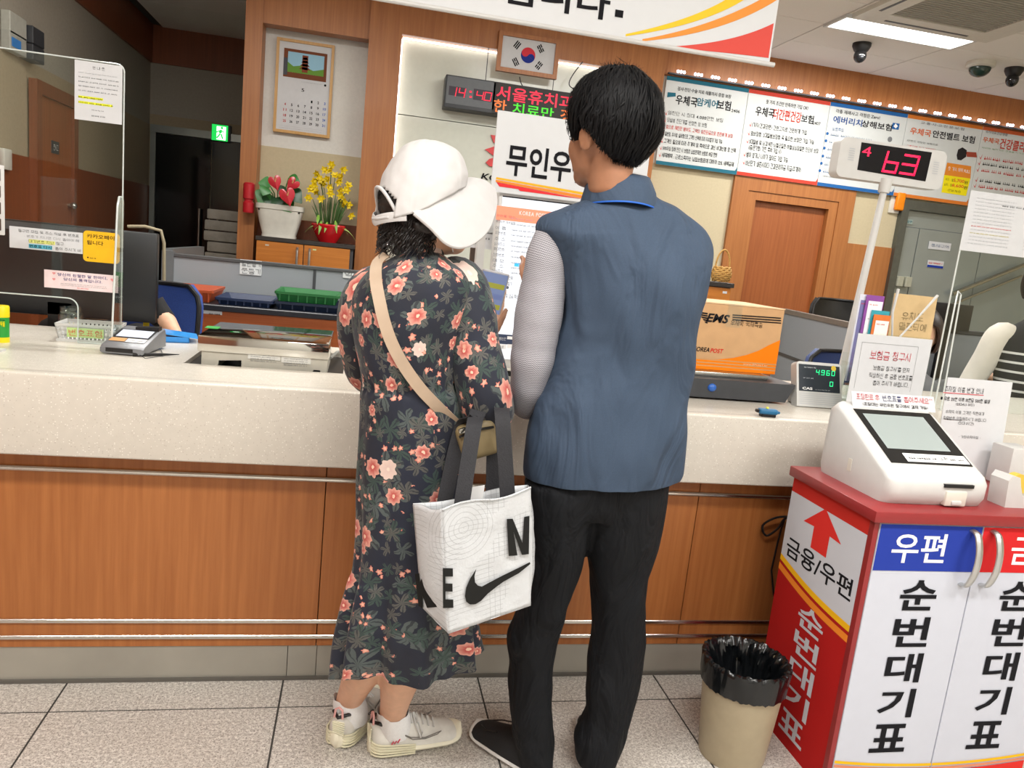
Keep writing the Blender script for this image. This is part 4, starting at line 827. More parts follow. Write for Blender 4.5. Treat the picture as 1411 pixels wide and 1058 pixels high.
part('side_post', MB().box((kl-.055, yk+.10, CT), (kl-.028, yk+.14, kt-.05)), M_WHITE, t, None)
pr = Print(Plane((0, yk-.002, 0)), t, .0008); SALM = emit('screen_salmon', '#ee7f62', .7, '#ee7f62'); SB = emit('screen_blue', '#3aa8e0', .7, '#3aa8e0'); SN = mat('screen_navy', '#39445e', .4); SG = mat('screen_grey_text', '#9aa2ae', .5); SD = mat('screen_dark_text', '#5c6470', .5); SP = emit('screen_pale', '#d4eaf6', .7, '#d4eaf6')
pr.rect(K, kl, kt-.006, kr, kt-.002, 0, 'bezel_line'); pr.prect(SALM, 685, 283, 860, 322, 0, 'header_band'); pr.ptext(KW, 'KOREA POST 우편창구 무인접수', 716, 289, 800, 306, .01, 1)
rows = [(295, 'p', '우편물 접수'), (303, 'p', '보내는분 정보입력'), (311, 'l', '이 름'), (318, 'l', '우편번호'), (326, 'l', '주 소'), (333, 'l', '상세주소'), (340, 'l', '휴대전화'), (348, 'l', '전화번호'), (356, 'l', '메 모'), (363, 'l', '주 소'), (370, 'l', '상세주소')]
for k, (y, m, s) in enumerate(rows):
    pr.ptext(SD, s, 684-k*.6, y, 698-k*.5+(12 if m == 'p' else 0), y+6, 0); uu = p.loc(704, y+5); words(pr, SG, uu[0], uu[1]-.004, uu[0]+.075+.02*(k % 3), .006, 60+k)
pr.prect(SB, 709, 362, 760, 372, 0, 'button'); pr.ptext(KW, '주소찾기', 714, 364, 726, 370, .01); pr.ptext(SD, '수취인과의 관계 선택', 681, 378, 706, 386); pr.ptext(SD, '보통우편 등기', 684, 387, 705, 394); pr.ptext(SD, '선택접수', 684, 394, 693, 400); u_, v_ = p.loc(699, 396); pr.disc(SD, u_, v_, .005); pr.ptext(SD, '반송 처리 및 요금 확인', 682, 403, 714, 412); pr.prect(SP, 683, 410, 704, 418, 0, 'button')
pr.prect(SN, 675, 459, 860, 487, 0, 'button_bar'); pr.ptext(KW, '받는분', 688, 464, 697, 469, .01); pr.prect(KW, 699, 463, 760, 472, 1, 'button'); pr.prect(KW, 676, 473, 697, 481, 1, 'button'); pr.ptext(SD, '처음으로', 681, 475, 694, 480, 0, 2); pr.prect(KW, 699, 474, 760, 484, 1, 'button'); pr.flush()
# header sign above the kiosk
ysn = yk-.012; p = Plane((0, ysn, 0)); a, b = p.loc(690, 152), p.loc(683, 266); b = (b[0], b[1]+.004); ur = p.loc(897, 200)[0]
t = thing('kiosk_header_sign', 'large white sign board with Korean title and swoosh above the kiosk', 'sign', (a[0]+.2, ysn, b[1]))
board('sign_panel', p, a[0]-.008, b[1], ur, a[1], .012, mat('sign_white', '#d3d6d9', .45, 0, .01), t); part('rear_bracket', MB().box((a[0]+.2, ysn+.012, b[1]-.15), (a[0]+.24, ysn+.024, a[1]-.1)), M_WHITE, t, None)
pr = Print(p, t); pr.ptext(K, '무인우편창구', 700, 197, 872, 263, .022)
pr.ppoly(ink('#f2b430'), [(683, 246.5), (684, 244), (894, 281), (894, 285)]); pr.ppoly(ink('#ef8a3c'), [(683, 250.5), (683, 247.5), (894, 286), (893, 291)]); pr.ppoly(ink('#e03a40'), [(684, 251), (893, 292), (893, 293), (800, 274), (716, 263), (714, 260.5), (688, 257)]); pr.flush()
# notice sheet on its brown stand
yq = 2.78; p = Plane((0, yq, 0)); a, b = p.loc(628, 288), p.loc(678, 344)
t = thing('kiosk_notice', 'white notice sheet on a dark brown stand left of the kiosk', 'notice', (p.loc(654, 370)[0], yq, CT))
board('sheet', p, a[0], b[1], b[0], a[1], .003, M_PAPER, t); part('stand_post', MB().box((p.loc(647, 370)[0], yq+.004, CT), (p.loc(662, 370)[0], yq+.03, a[1]-.02)), mat('brown_post', '#4a3a30', .5), t, None); pr = Print(p, t)
for k, (x, y) in enumerate(((663, 319), (656, 326), (648, 333))): u_, v_ = p.loc(x, y); words(pr, K, u_-.02, v_-.006, u_+.05, .008, k)
pr.flush()

# ================================================================ RIGHT OF THE COUNTER
# platform scale with parcel
y0s = 2.36; L0 = onY(900, 552, y0s); R0 = onY(1092, 558, y0s); zt_ = onY(1086, 530, y0s).z
t = thing('platform_scale', 'low dark grey platform scale under the cardboard parcel', 'scale', (1.25, y0s+.15, CT))
mb = MB(); mb.prism([V(.98, y0s, CT+.008), V(R0.x-.03, y0s, CT+.008), V(R0.x, y0s+.0, zt_), V(.98, y0s, zt_)], (0, .38, 0)); part('base', mb, M_DGREY, t, None)
part('platform', MB().box((1.0, y0s+.05, zt_), (R0.x-.08, y0s+.36, zt_+.018), .004, 2), M_STEEL, t)
for fx_ in (1.05, R0.x-.1): part('foot', MB().cyl((fx_, y0s+.05, CT), (fx_, y0s+.05, CT+.01), .02), M_BLACK, t)
k = onY(981, 534, y0s); part('level_knob', MB().sph(k, (.016, .01, .014)), mat('knob_blue', '#2a62b8', .3), t)
yb_ = y0s+.10; p = Plane((0, yb_, 0)); zb_ = zt_+.018; bz1 = p.loc(1078, 427)[1]; bx1 = p.loc(1073, 480)[0]; bx0 = bx1-.47
t = thing('parcel_box', 'brown cardboard EMS parcel box with orange swoosh on the platform scale', 'parcel box', ((bx0+bx1)/2, yb_+.15, zb_))
M_CARD = mat('cardboard', '#c39a6e', .8, 0, .05, 25)
part('carton', MB().box((bx0, yb_, zb_), (bx1, yb_+.3, bz1), .002, 1), M_CARD, t, None); part('lid_flap', MB().box((bx0-.001, yb_-.001, bz1), (bx1+.001, yb_+.149, bz1+.004)), mat('cardboard_pale', '#d8b890', .8), t, None); part('lid_flap', MB().box((bx0-.001, yb_+.151, bz1), (bx1+.001, yb_+.301, bz1+.004)), mat('cardboard_pale', '', .8), t, None)
pr = Print(p, t, .0015); ORG = ink('#ee7d14')
u_ = lambda x, y: p.loc(x, y)
pr.poly(ORG, [(bx0, zb_+.001), (bx1, zb_+.001), (bx1, u_(1071, 468)[1])]+[u_(x, y) for x, y in ((1060, 475), (1045, 483), (1028, 489), (1010, 493), (990, 495), (970, 494.5), (940, 492), (900, 488))]+[(bx0, u_(900, 488)[1])])
for k in range(3): pr.rect(ink('#c9945e'), bx0, zb_+.012+.011*k, bx1, zb_+.0165+.011*k, 1)
pr.ptext(K, 'EMS', 974, 431, 1004, 446, .03, 1, .25); pr.ptext(K, '우체국 국제특송', 1007, 440, 1050, 452, .006, 1)
for k in range(5): pr.ppoly(K, [(961+k*2.4, 429+k*3.4), (975, 431+k*3.2), (974.5, 433+k*3.2), (962+k*2.4, 431+k*3.4)], 1)
for k in range(3): pr.ppoly(K, [(1009, 433+k*3.2), (1076, 437.5+k*3.4), (1076, 439+k*3.4), (1009, 434.6+k*3.2)], 1)
pr.ppoly(KR, [(940, 476), (946, 474), (953, 478), (950, 480), (953, 484), (944, 485), (940, 481)], 1); pr.ptext(K, 'KOREA', 955, 477, 977, 485, .015, 1, .2); pr.ptext(KR, 'POST', 979, 479.5, 996, 487, .015, 1, .2); pr.ptext(ink('#d8c0a0'), 'www.EPOST.kr', 1024, 500, 1057, 505, 0, 1)
pr.flush(); c0, c1 = u_(1003, 425), u_(1019, 452); part('clear_tape', MB().add([p.pt(c0[0], c1[1], .0028), p.pt(c1[0], c1[1], .0028), p.pt(c1[0], c0[1]+.02, .0028), p.pt(c0[0], c0[1]+.02, .0028)], [(0, 1, 2, 3)]), glassy('tape', 1.2), t, None)
# blue toy
a = c_at(1057, 574); t = thing('blue_toy', 'small blue toy car-shaped stapler lying on the right counter', 'toy', a); Rm = Matrix.Translation(a) @ Matrix.Rotation(-.1, 4, 'Z')
part('body', MB().box((-.032, -.014, .008), (.03, .014, .026), .007, 3, mtx=Rm), mat('toy_blue', '#1f6a96', .4), t); part('chassis', MB().box((-.024, -.012, 0), (.024, .012, .01), .002, 1, mtx=Rm).box((-.04, -.008, .012), (-.03, .008, .022), .002, 1, mtx=Rm), M_BLACK, t); part('button', MB().sph(a+V(-.004, 0, .027), .005), mat('toy_yellow', '#d8d840', .5), t); part('nose', MB().box((.03, -.008, .012), (.038, .008, .02), .002, 1, mtx=Rm), mat('toy_blue', '', .4), t)
# weight display
yd = 2.34; a = onY(1097, 560, yd); up = V(0, .32, 1).normalized(); p = Plane(V(a.x, yd, CT+.003), (1, 0, 0), up); a0, a1 = p.loc(1109, 499), p.loc(1155, 570); w0 = p.loc(1098, 545)[0]; w1 = p.loc(1160, 550)[0]; hh = p.loc(1135, 500)[1]
t = thing('weight_display', 'white weight display with green 4960 digits beside the platform scale', 'scale display', V(a.x+.06, yd+.03, CT))
pts = [(w0, .0), (w1, 0)]+arc(w1-.014, hh-.014, .014, 0, 90, 6)+arc(w0+.014, hh-.014, .014, 90, 180, 6)
part('case', MB().prism([p.pt(u, v) for u, v in pts], -p.n*.035), M_WHITE, t, 30); part('stand', MB().box((w0+a.x+.02, yd+.03, CT), (w1+a.x-.02, yd+.10, CT+.06), .004), M_WHITE, t)
pr = Print(p, t); pr.rect(mat('display_face', '#2b323a', .25), w0+.008, hh*.34, w1-.008, hh-.010, 0, 'display_face'); GD = emit('digit_green', '#20f090', 2.2, '#003018')
W = w1-w0
for k, ch in enumerate('4960'): seg7(pr, GD, ch, w0+W*(.42+.115*k), hh*.72, W*.075, hh*.115, 1)
seg7(pr, GD, '0', w0+W*.72, hh*.48, W*.075, hh*.11, 1); pr.text(KW, 'CAS', w0+W*.12, hh*.375, w0+W*.34, hh*.43, .03, 1); words(pr, KLG, w0+W*.16, hh*.86, w0+W*.42, .005, 3); words(pr, KLG, w0+W*.14, hh*.62, w0+W*.36, .005, 4); words(pr, KLG, w0+W*.4, hh*.38, w0+W*.75, .003, 5); pr.disc(ink('#d8b84a'), w0+W*.82, hh*.89, W*.055, 1)
for k in range(6): pr.rect(KLG, w0+.008, hh*(.06+.045*k), w1-.008, hh*(.072+.045*k), 0, 'ridge')
pr.flush()
# queue display on pole
yq = 2.6; p = Plane((0, yq, 0)); b0 = onY(1163, 498, yq); t0 = onY(1219, 258, yq); dv = (t0-b0).normalized(); base = b0+dv*((CT-b0.z)/dv.z)
t = thing('queue_display', 'white queue number display on a pole showing red 4 and 63', 'queue display', base)
part('pole', MB().cyl(base, t0, .016, .0125, 16), M_WHITE, t); part('collar', MB().cyl(t0-dv*.02, t0+dv*.03, .02, .024, 16), M_WHITE, t); part('base_plate', MB().lathe([(0, 0), (.06, 0), (.06, .008), (.02, .014), (.016, .03)], base), M_WHITE, t)
a0, a1 = p.loc(1157, 195), p.loc(1300, 252); cu0, cv1 = p.loc(1160, 190); cu1, cv0 = p.loc(1298, 254); cv0 = p.loc(1228, 253)[1]; cv1 = p.loc(1230, 198)[1]
rd = .025; pts = arc(cu1-rd, cv1-rd, rd, 0, 90, 6)+arc(cu0+rd, cv1-rd, rd, 90, 180, 6)+arc(cu0+rd, cv0+rd, rd, 180, 270, 6)+arc(cu1-rd, cv0+rd, rd, 270, 360, 6)
part('case', MB().prism([p.pt(u, v, -.0) for u, v in pts], V(0, .05, 0)), M_WHITE, t, 30)
pr = Print(p, t); f0, f1 = p.loc(1186, 197), p.loc(1277, 249); pr.poly(mat('display_black', '#0d0e14', .2), [p.loc(1187, 196), p.loc(1181, 234), p.loc(1275, 250), p.loc(1284, 210)], 0, 'display_face')
ED = emit('digit_red', '#ff1040', 2.6, '#400010'); q0, q1 = p.loc(1219, 207), p.loc(1234, 240); seg7(pr, ED, 'b', q0[0], q1[1], (q1[0]-q0[0])*1.0, q0[1]-q1[1], 1, .14); q0, q1 = p.loc(1243, 211), p.loc(1260, 243); seg7(pr, ED, '3', q0[0], q1[1], (q1[0]-q0[0]), q0[1]-q1[1], 1, .14); pr.ptext(ED, '4', 1189, 201, 1199, 216, 0, 1)
for cx in (1173, 1289):
    uu, vv = p.loc(cx, 213 if cx < 1200 else 232)
    for j in range(6): pr.rect(KLG, uu-.012, vv-.02+j*.008, uu+.012, vv-.017+j*.008, 0, 'speaker_slot')
pr.flush()
# insurance claim sign in acrylic stand
yi = 2.22; p = Plane((0, yi, 0)); a, b = p.loc(1183, 459), p.loc(1271, 540); b = (b[0], CT+.004)
t = thing('claim_sign', 'upright white sign with red title about insurance claims in acrylic holder', 'sign', ((a[0]+b[0])/2, yi, CT))
part('holder', MB().box((a[0]-.004, yi+.001, CT), (b[0]+.004, yi+.006, a[1]+.004)).box((a[0], yi-.02, CT), (b[0], yi+.06, CT+.003)), M_ACR, t, None); board('sheet', p, a[0], b[1], b[0], a[1], .001, M_PAPER, t)
pr = Print(p, t); pr.ptext(ink('#c83848'), '보험금 청구시', 1200, 482, 1253, 499, .004); pr.ptext(K, "'보험금 청구서'를 먼저", 1203, 503, 1252, 513.5); pr.ptext(K, '작성하신 후 금융 번호표를', 1198, 512.5, 1256, 524.5); pr.ptext(K, '뽑아 주시기 바랍니다.', 1203, 523.5, 1251, 534); f = [p.loc(1188, 471), p.loc(1265, 480)]; zl = p.loc(1185, 535)[1]
for (x0_, y0_, x1_, y1_) in ((f[0][0], f[0][1]-.0008, f[1][0], f[0][1]), (f[0][0], zl, f[0][0]+.0008, f[0][1]), (f[1][0], zl, f[1][0]+.0008, f[0][1])): pr.rect(KG, x0_, y0_, x1_, y1_)
pr.flush()
# brochures in an acrylic rack, kraft envelope
yr = 2.34
for i, (x0_, y0_, x1_, c, cc, lab) in enumerate(((1186, 405, 1198, '#d8dbe8', '#7a78a8', 'pale blue leaflet at the back of the brochure rack'), (1195, 406, 1219, '#8a4a9a', '#f0eef2', 'purple bordered leaflet in the brochure rack'), (1202, 427, 1226, '#38a0b0', '#e8f0f0', 'teal topped leaflet in the brochure rack'), (1205, 433, 1227, '#e07838', '#f4f0ea', 'orange bordered leaflet at the front of the brochure rack'))):
    y = yr+.03-i*.008; p = Plane((0, y, 0)); a, b = p.loc(x0_, y0_), p.loc(x1_, y0_+4); t = thing('leaflet', lab, 'leaflet', ((a[0]+b[0])/2, y, CT+.1), 'leaflets in the brochure rack'); board('cover', p, a[0], CT+.1, b[0], a[1], .003, mat('leaf_'+c[1:], c, .45), t); pr = Print(p, t); g = (b[0]-a[0]); pr.rect(ink(cc), a[0]+g*.14, CT+.1, b[0]-g*.05, a[1]-.02, 0); words(pr, KR, a[0]+g*.22, a[1]-.035, b[0]-g*.3, .006, i); words(pr, KG, a[0]+g*.25, a[1]-.085, b[0]-g*.2, .006, i+4); pr.flush()
p = Plane((0, yr, 0)); a, b = p.loc(1183, 440), p.loc(1232, 440)
t = thing('brochure_rack', 'clear acrylic rack holding the leaflets behind the claim sign', 'rack', (a[0]+.05, yr, CT)); part('rack_shell', MB().box((a[0], yr-.02, CT), (b[0], yr-.017, CT+.16)).box((a[0], yr+.05, CT), (b[0], yr+.053, CT+.2)).box((a[0], yr-.017, CT), (a[0]+.003, yr+.05, CT+.17)).box((b[0]-.003, yr-.017, CT), (b[0], yr+.05, CT+.17)).box((a[0]+.003, yr-.017, CT), (b[0]-.003, yr+.05, CT+.09)), M_ACR, t, None)
ye_ = 2.44; p = Plane((0, ye_, 0), (1, 0, 0), V(0, .0, 1)); a, b = p.loc(1236, 404), p.loc(1291, 414)
t = thing('kraft_envelope', 'tan kraft envelope with faint handwriting standing behind the claim sign', 'envelope', ((a[0]+b[0])/2, ye_, CT)); p_e = Plane(V(a[0]-.005, ye_, CT), V(1, 0, 0), V(-.03, .0, 1)); board('envelope_sheet', p_e, .01, 0, b[0]-a[0]+.018, a[1]-CT, .004, mat('kraft_paper', '#cdb183', .8, 0, .04), t)
pr = Print(p_e, t); pr.ptext(ink('#9a8a66'), '유치도', 1247, 428, 1275, 442); pr.ptext(ink('#9a8a66'), '말편뒤에', 1243, 443, 1278, 456); pr.flush()
single('pen_holder_stick', MB().tube([onY(1238, 398, ye_-.03), onY(1230, 430, ye_-.03), onY(1229, 470, ye_-.03)], [.005, .004, .003], 8), M_WHITE, 'white stick standing left of the kraft envelope', 'stick'); single('plastic_rod', MB().tube([onY(1292, 407, ye_-.05), onY(1265, 437, ye_-.05), onY(1240, 464, ye_-.05)], [.005, .0035, .0035], 8), M_WHITE, 'white rod slanting across the kraft envelope', 'stick')
# right acrylic screen with papers
yx = 2.5; p = Plane((0, yx, 0)); tl = p.loc(1340, 262); xl_ = tl[0]
t = thing('acrylic_screen', 'clear acrylic screen at the right counter with a large paper at its top', 'acrylic screen', (xl_+.4, yx, CT))
part('clear_sheet', MB().box((xl_, yx, CT), (xl_+1.4, yx+.005, tl[1])), M_ACR, t, None); part('polished_edge', MB().cyl((xl_, yx+.0025, CT), (xl_, yx+.0025, tl[1]), .003, n=8), M_EDGE, t); lo_ = onY(1306, 400, yx).z
part('support_loop', MB().tube([V(xl_-.02, yx-.05, CT), V(xl_-.01, yx-.04, lo_-.02), V(xl_+.0, yx-.03, lo_), V(xl_+.015, yx-.03, lo_-.01), V(xl_+.02, yx-.04, CT)], .003, 8), M_EDGE, t)
def d_doc(pr, u0, v0, u1, v1):
    W, H = u1-u0, v1-v0
    for c in range(2):
        uu = u0+W*(.04+.5*c)
        for k in range(14): words(pr, KR if k == 8 else (ink('#c8b83a') if k == 10 else KLG), uu+.01, v1-H*(.12+.058*k), uu+W*.38, .0045, k+30*c)
    words(pr, KG, u0+W*.3, v1-H*.2, u0+W*.6, .008, 77)
sticker('paper_notice', 'large white form sheet taped to the right acrylic screen', 'notice', 1338, 262, 1470, 362, M_PAPER, d_doc, .001, p)

# ================================================================ TICKET CABINET
fx0, fy0, cd_, cw, cz = 1.315, 1.60, .375, .64, .805
M_RED = mat('cabinet_red', '#8e2a2c', .35, 0, .05); M_REDS = mat('panel_red', '#b8201e', .4, 0, .03)
t = thing('ticket_cabinet', 'red cabinet with white doors and Korean lettering under the ticket machine', 'cabinet', (fx0+cw/2, fy0+cd_/2, 0))
part('carcass', MB().box((fx0, fy0+.018, 0), (fx0+cw, fy0+cd_, cz-.03)), mat('cabinet_brown_edge', '#7a3324', .5), t, None)
part('top_board', MB().box((fx0-.015, fy0-.012, cz-.03), (fx0+cw+.015, fy0+cd_+.01, cz), .003, 2), M_RED, t)
# side print
ps = Plane((fx0, fy0+cd_, 0), (0, -1, 0), (0, 0, 1)); pr = Print(ps, t)
SW = ink('#c9ccd4'); Hs = cz-.03
pr.rect(ink('#b01f1e'), 0, 0, cd_-.02, Hs, 0, 'side_panel_red'); vA = [.62, .56]
def Sx(x, y): return ps.loc(x, y)
yl_, yr_ = .60, .555
pr.poly(SW, [(0, yl_-.085)]+[(cd_*k/10-.002*k, yl_-.085-.052*(k/10)+.02*(1-(2*k/10-1)**2)*-.4) for k in range(1, 11)]+[(cd_-.02, Hs-.045), (0, Hs-.045)], 1, 'white_print')
pr.rect(ink('#c23028'), 0, Hs-.045, cd_-.02, Hs, 1, 'red_band')
def swo(v, h, m, L): pr.poly(m, [(cd_*.945*k/12, v-.052*k/12-.012*math.sin(math.pi*k/12)) for k in range(13)]+[(cd_*.945*k/12, v+h-.052*k/12-.012*math.sin(math.pi*k/12)) for k in range(12, -1, -1)], L)
swo(.512, .018, KY, 2); swo(.482, .020, KO, 2)
pr.poly(KR, [(cd_*.46, .735), (cd_*.70, .665), (cd_*.56, .668), (cd_*.56, .605), (cd_*.36, .605), (cd_*.36, .668), (cd_*.22, .665)], 2, 'arrow')
pr.text(K, '금융/우편', cd_*.06, .535, cd_*.90, .597, .015, 2)
for k, ch in enumerate('순번대기표'): pr.text(SW, ch, cd_*.36, .37-.083*k, cd_*.68, .44-.083*k, .02, 2)
pr.flush()
part('corner_trim', MB().box((fx0-.002, fy0+.002, 0), (fx0+.012, fy0+.02, cz-.03)), M_RED, t, None)
# doors
DW = ink('#d3d7e2')
for k, (c, word, u0_) in enumerate((('#2b3f9e', '우편', fx0+.014), ('#cc2a2c', '금융', fx0+.014+.308))):
    w_ = .305; door = part('door', MB().box((u0_, fy0, .01), (u0_+w_, fy0+.018, cz-.034), .0015, 1), mat('door_white', '#c6cad6', .4, 0, .01), t, None)
    pd = Plane((u0_, fy0, 0)); pr = Print(pd, door); top = cz-.036
    pr.rect(ink(c), .001, top-.125, w_-.001, top, 0, 'colour_band')
    if k == 0: pr.text(KW, word, .045, top-.103, .205, top-.022, .0145, 1)
    else: pr.text(KW, word, .100, top-.103, .262, top-.022, .0145, 1)
    for j, ch in enumerate('순번대기표'): pr.text(K, ch, w_*.32, top-.235-.104*j, w_*.68, top-.15-.104*j, .024, 1)
    def sw2(v0_, h_, m, L): pr.poly(m, [(w_*i/12, v0_-.035*((i/12-.5+(k-.5))**2)*0+.02*((i/12)+k-1)**2-.004) for i in range(13)]+[(w_*i/12, v0_+h_+.02*((i/12)+k-1)**2-.004) for i in range(12, -1, -1)], L)
    sw2(.075, .008, KY, 1); sw2(.063, .008, ink('#d88a6a'), 1); sw2(.03, .03, KR, 1); pr.flush()
    hx_ = u0_+w_-.03 if k == 0 else u0_+.03
    part('handle', MB().tube(smooth_path([V(hx_, fy0-.001, top-.010), V(hx_, fy0-.020, top-.016), V(hx_, fy0-.034, top-.05), V(hx_, fy0-.038, top-.085), V(hx_, fy0-.034, top-.12), V(hx_, fy0-.020, top-.154), V(hx_, fy0-.001, top-.160)], 24), .0105, 12, True, .5), M_ALU, door)
# ticket machine on the cabinet
zc = cz; mL, mR = fx0+.055, fx0+.365; yF, yBk = fy0+.045, fy0+.365
t = thing('ticket_machine', 'white number ticket machine with sloping touch screen on the red cabinet', 'ticket machine', ((mL+mR)/2, (yF+yBk)/2, zc))
prof = [(yF+.015, 0), (yF, .02), (yF-.002, .06), (yF+.012, .078), (yF+.04, .092), (yBk-.07, .205), (yBk-.03, .215), (yBk-.005, .195), (yBk, .02), (yBk-.01, 0)]
rr = []
for u, ins in ((mL, .055), (mL+.003, .035), (mL+.009, .018), (mL+.018, .007), (mL+.034, 0), (mR-.034, 0), (mR-.018, .007), (mR-.009, .018), (mR-.003, .035), (mR, .055)):
    cyc = sum(q[0] for q in prof)/len(prof); czc = sum(q[1] for q in prof)/len(prof)
    ring = [V(u, y+(cyc-y)*ins*3, zc+z+((czc-z)*ins*3 if z > .001 else 0)) for y, z in prof]; rr.append(ring+[ring[0]])
part('body', MB().rings(rr, None, True), M_WHITE, t, 50)
q0 = V(mL, yF+.04, zc+.092); q1 = V(mL, yBk-.07, zc+.205); sl = (q1-q0); LL = sl.length; p = Plane(q0, (1, 0, 0), sl); pr = Print(p, t, .001, .0008); wm = mR-mL
pr.rect(mat('screen_surround', '#15171a', .15), .035, .015, wm-.02, LL-.005, 0, 'screen_bezel'); pr.rect(emit('ticket_screen', '#b4bcba', .2, '#8c9694'), .055, .07, wm-.055, LL-.025, 1, 'touch_screen'); pr.rect(KW, .09, .022, wm-.025, .054, 1, 'printed_label'); words(pr, K, .10, .032, .19, .010, 3, 2); pr.text(K, '우편', .195, .030, .225, .046, .01, 2); words(pr, K, .23, .032, wm-.035, .010, 4, 2); pr.flush()
part('paper_slot', MB().box((mR-.15, yF-.006, zc+.055), (mR-.06, yF+.01, zc+.064)), M_BLACK, t, None); part('latch', MB().box((mL+.17, yF-.006, zc+.004), (mL+.235, yF+.012, zc+.045), .004), M_OFFW, t); part('latch_button', MB().box((mL+.188, yF-.010, zc+.008), (mL+.218, yF, zc+.02), .003), M_WHITE, t); part('side_port', MB().box((mL-.002, yF+.16, zc+.04), (mL+.004, yF+.175, zc+.075)), M_OFFW, t, None)
pt = Plane(V(mL, yBk-.06, zc+.205), (1, 0, 0), V(0, .45, 1))
t2 = thing('strip_notice', 'long white laminated strip with red handwriting leaning on top of the ticket machine', 'notice', (mL+.15, yBk-.06, zc+.2)); pa, pb_ = pt.loc(1172, 528), pt.loc(1287, 566); board('sheet', pt, pa[0], 0.0, pb_[0]+.005, .048, .002, M_PAPER, t2); pr = Print(pt, t2); W = pb_[0]-pa[0]
pr.text(ink('#c83848'), '포장완료 후', pa[0]+W*.05, .024, pa[0]+W*.33, .042); pr.text(ink('#3a3f6e'), '번호표를', pa[0]+W*.37, .024, pa[0]+W*.60, .042, .01); pr.text(ink('#c83848'), '뽑아주세요^^', pa[0]+W*.63, .024, pa[0]+W*.99, .042); pr.text(K, '(포장대는 무인우편 창구에서 결제 가능)', pa[0]+W*.12, .007, pa[0]+W*.92, .017); pr.flush()
# parking sign on acrylic behind the machine
yk2 = fy0+.37; p = Plane(V(0, yk2, 0), (1, 0, 0), V(0, .06, 1)); a = p.loc(1284, 515); b = p.loc(1371, 522); zb2 = cz+.004
t = thing('parking_sign', 'white sign about parking hours standing behind the ticket machine', 'sign', ((a[0]+b[0])/2, yk2, cz)); p3 = Plane(V(a[0], yk2-.02, zb2), (1, 0, 0), V(0, .06, 1)); hs = a[1]-zb2+.0; board('sheet', p3, 0, 0, b[0]-a[0], hs, .003, M_PAPER, t)
part('stand_foot', MB().box((a[0], yk2-.025, cz), (b[0], yk2+.03, cz+.005)), M_ACR, t, None); pr = Print(p3, t); pr.ptext(K, '주차장 이용 변경 안내', 1302, 531, 1354, 543, .006); pr.ptext(K, '■ 무료 20분 이후 10분당 500원 발생', 1296, 545.5, 1363, 556); pr.ptext(K, '(2024.1.1 부터)', 1317, 554, 1342, 560); pr.ptext(K, '우체국 이용 고객은 직원에게', 1303, 564, 1355, 572.5); pr.ptext(K, '차량번호 요청해주시기 바랍니다', 1300, 572.5, 1358, 581.5); pr.ptext(K, '(최대 1시간)', 1320, 580, 1341, 586); pr.ptext(K, '- 가좌우체국장 -', 1321, 599, 1350, 605)
pr.ppoly(ink('#d06a70'), [(1299, 540), (1355, 544), (1355, 545), (1299, 541.2)], 1); pr.ppoly(K, [(1300, 576.5), (1325, 578.5), (1325, 579.2), (1300, 577.2)], 1); pr.flush()
# tape dispenser
a = onZ(1383, 688, cz); a = V(1.80, fy0+.09, cz)
t = thing('tape_dispenser', 'white desk tape dispenser at the right end of the red cabinet', 'tape dispenser', a)
pts = [(-.05, 0), (.075, 0), (.085, .055), (.055, .062), (.035, .04), (.02, .03), (-.0, .034), (-.012, .06), (-.02, .085), (-.045, .09), (-.055, .075)]
part('body', MB().prism([a+V(y, -.03, z) for y, z in pts], (0, .06, 0)), M_WHITE, t, None); part('tape_roll', MB().cyl(a+V(.0, -.012, .06), a+V(.0, .012, .06), .03, n=24), mat('tape_yellow', '#d8b84a', .3), t); part('cutter', MB().box(a+V(.06, -.028, .056), a+V(.084, .028, .064)), M_STEEL, t, None)

# ================================================================ WASTE BIN
a = V(1.13, 1.775, 0); t = thing('waste_bin', 'beige plastic waste bin lined with a black bag beside the red cabinet', 'waste bin', a)
part('bin_body', MB().lathe([(0, .004), (.086, .004), (.09, 0), (.092, .006), (.116, .285), (.113, .285), (.089, .012), (0, .012)], a, 40), mat('bin_beige', '#a79a80', .5, 0, .04), t)
mb = MB(); rings = []
prof = [(.1175, .225), (.119, .25), (.122, .285), (.121, .297), (.113, .300), (.104, .29), (.100, .27), (.096, .25), (.092, .225), (.085, .20), (.074, .17), (.06, .14), (.02, .12)]
for i, (r, z) in enumerate(prof):
    rings.append([])
    for k in range(161):
        th = 2*math.pi*(k % 160)/160; n_ = mnoise.noise(V(math.cos(th)*5, math.sin(th)*5, z*30+i*.3)); n2 = mnoise.noise(V(math.cos(th)*11, math.sin(th)*11, i*.9))
        n_ += .8*mnoise.noise(V(math.cos(th)*22, math.sin(th)*22, i*1.7)); amp = .002 if i < 3 else (.007 if i < 5 else .018); rings[-1].append(a+V(r*math.cos(th), r*math.sin(th), z+(n2*.007 if i > 2 or i == 0 else 0))+V(math.cos(th), math.sin(th), .5*(i > 4))*(amp*(n_+.5*n2)))
mb.rings(rings, None, False); part('bag_liner', mb, mat('black_bag', '#101214', .18, 0, .2), t, 60)
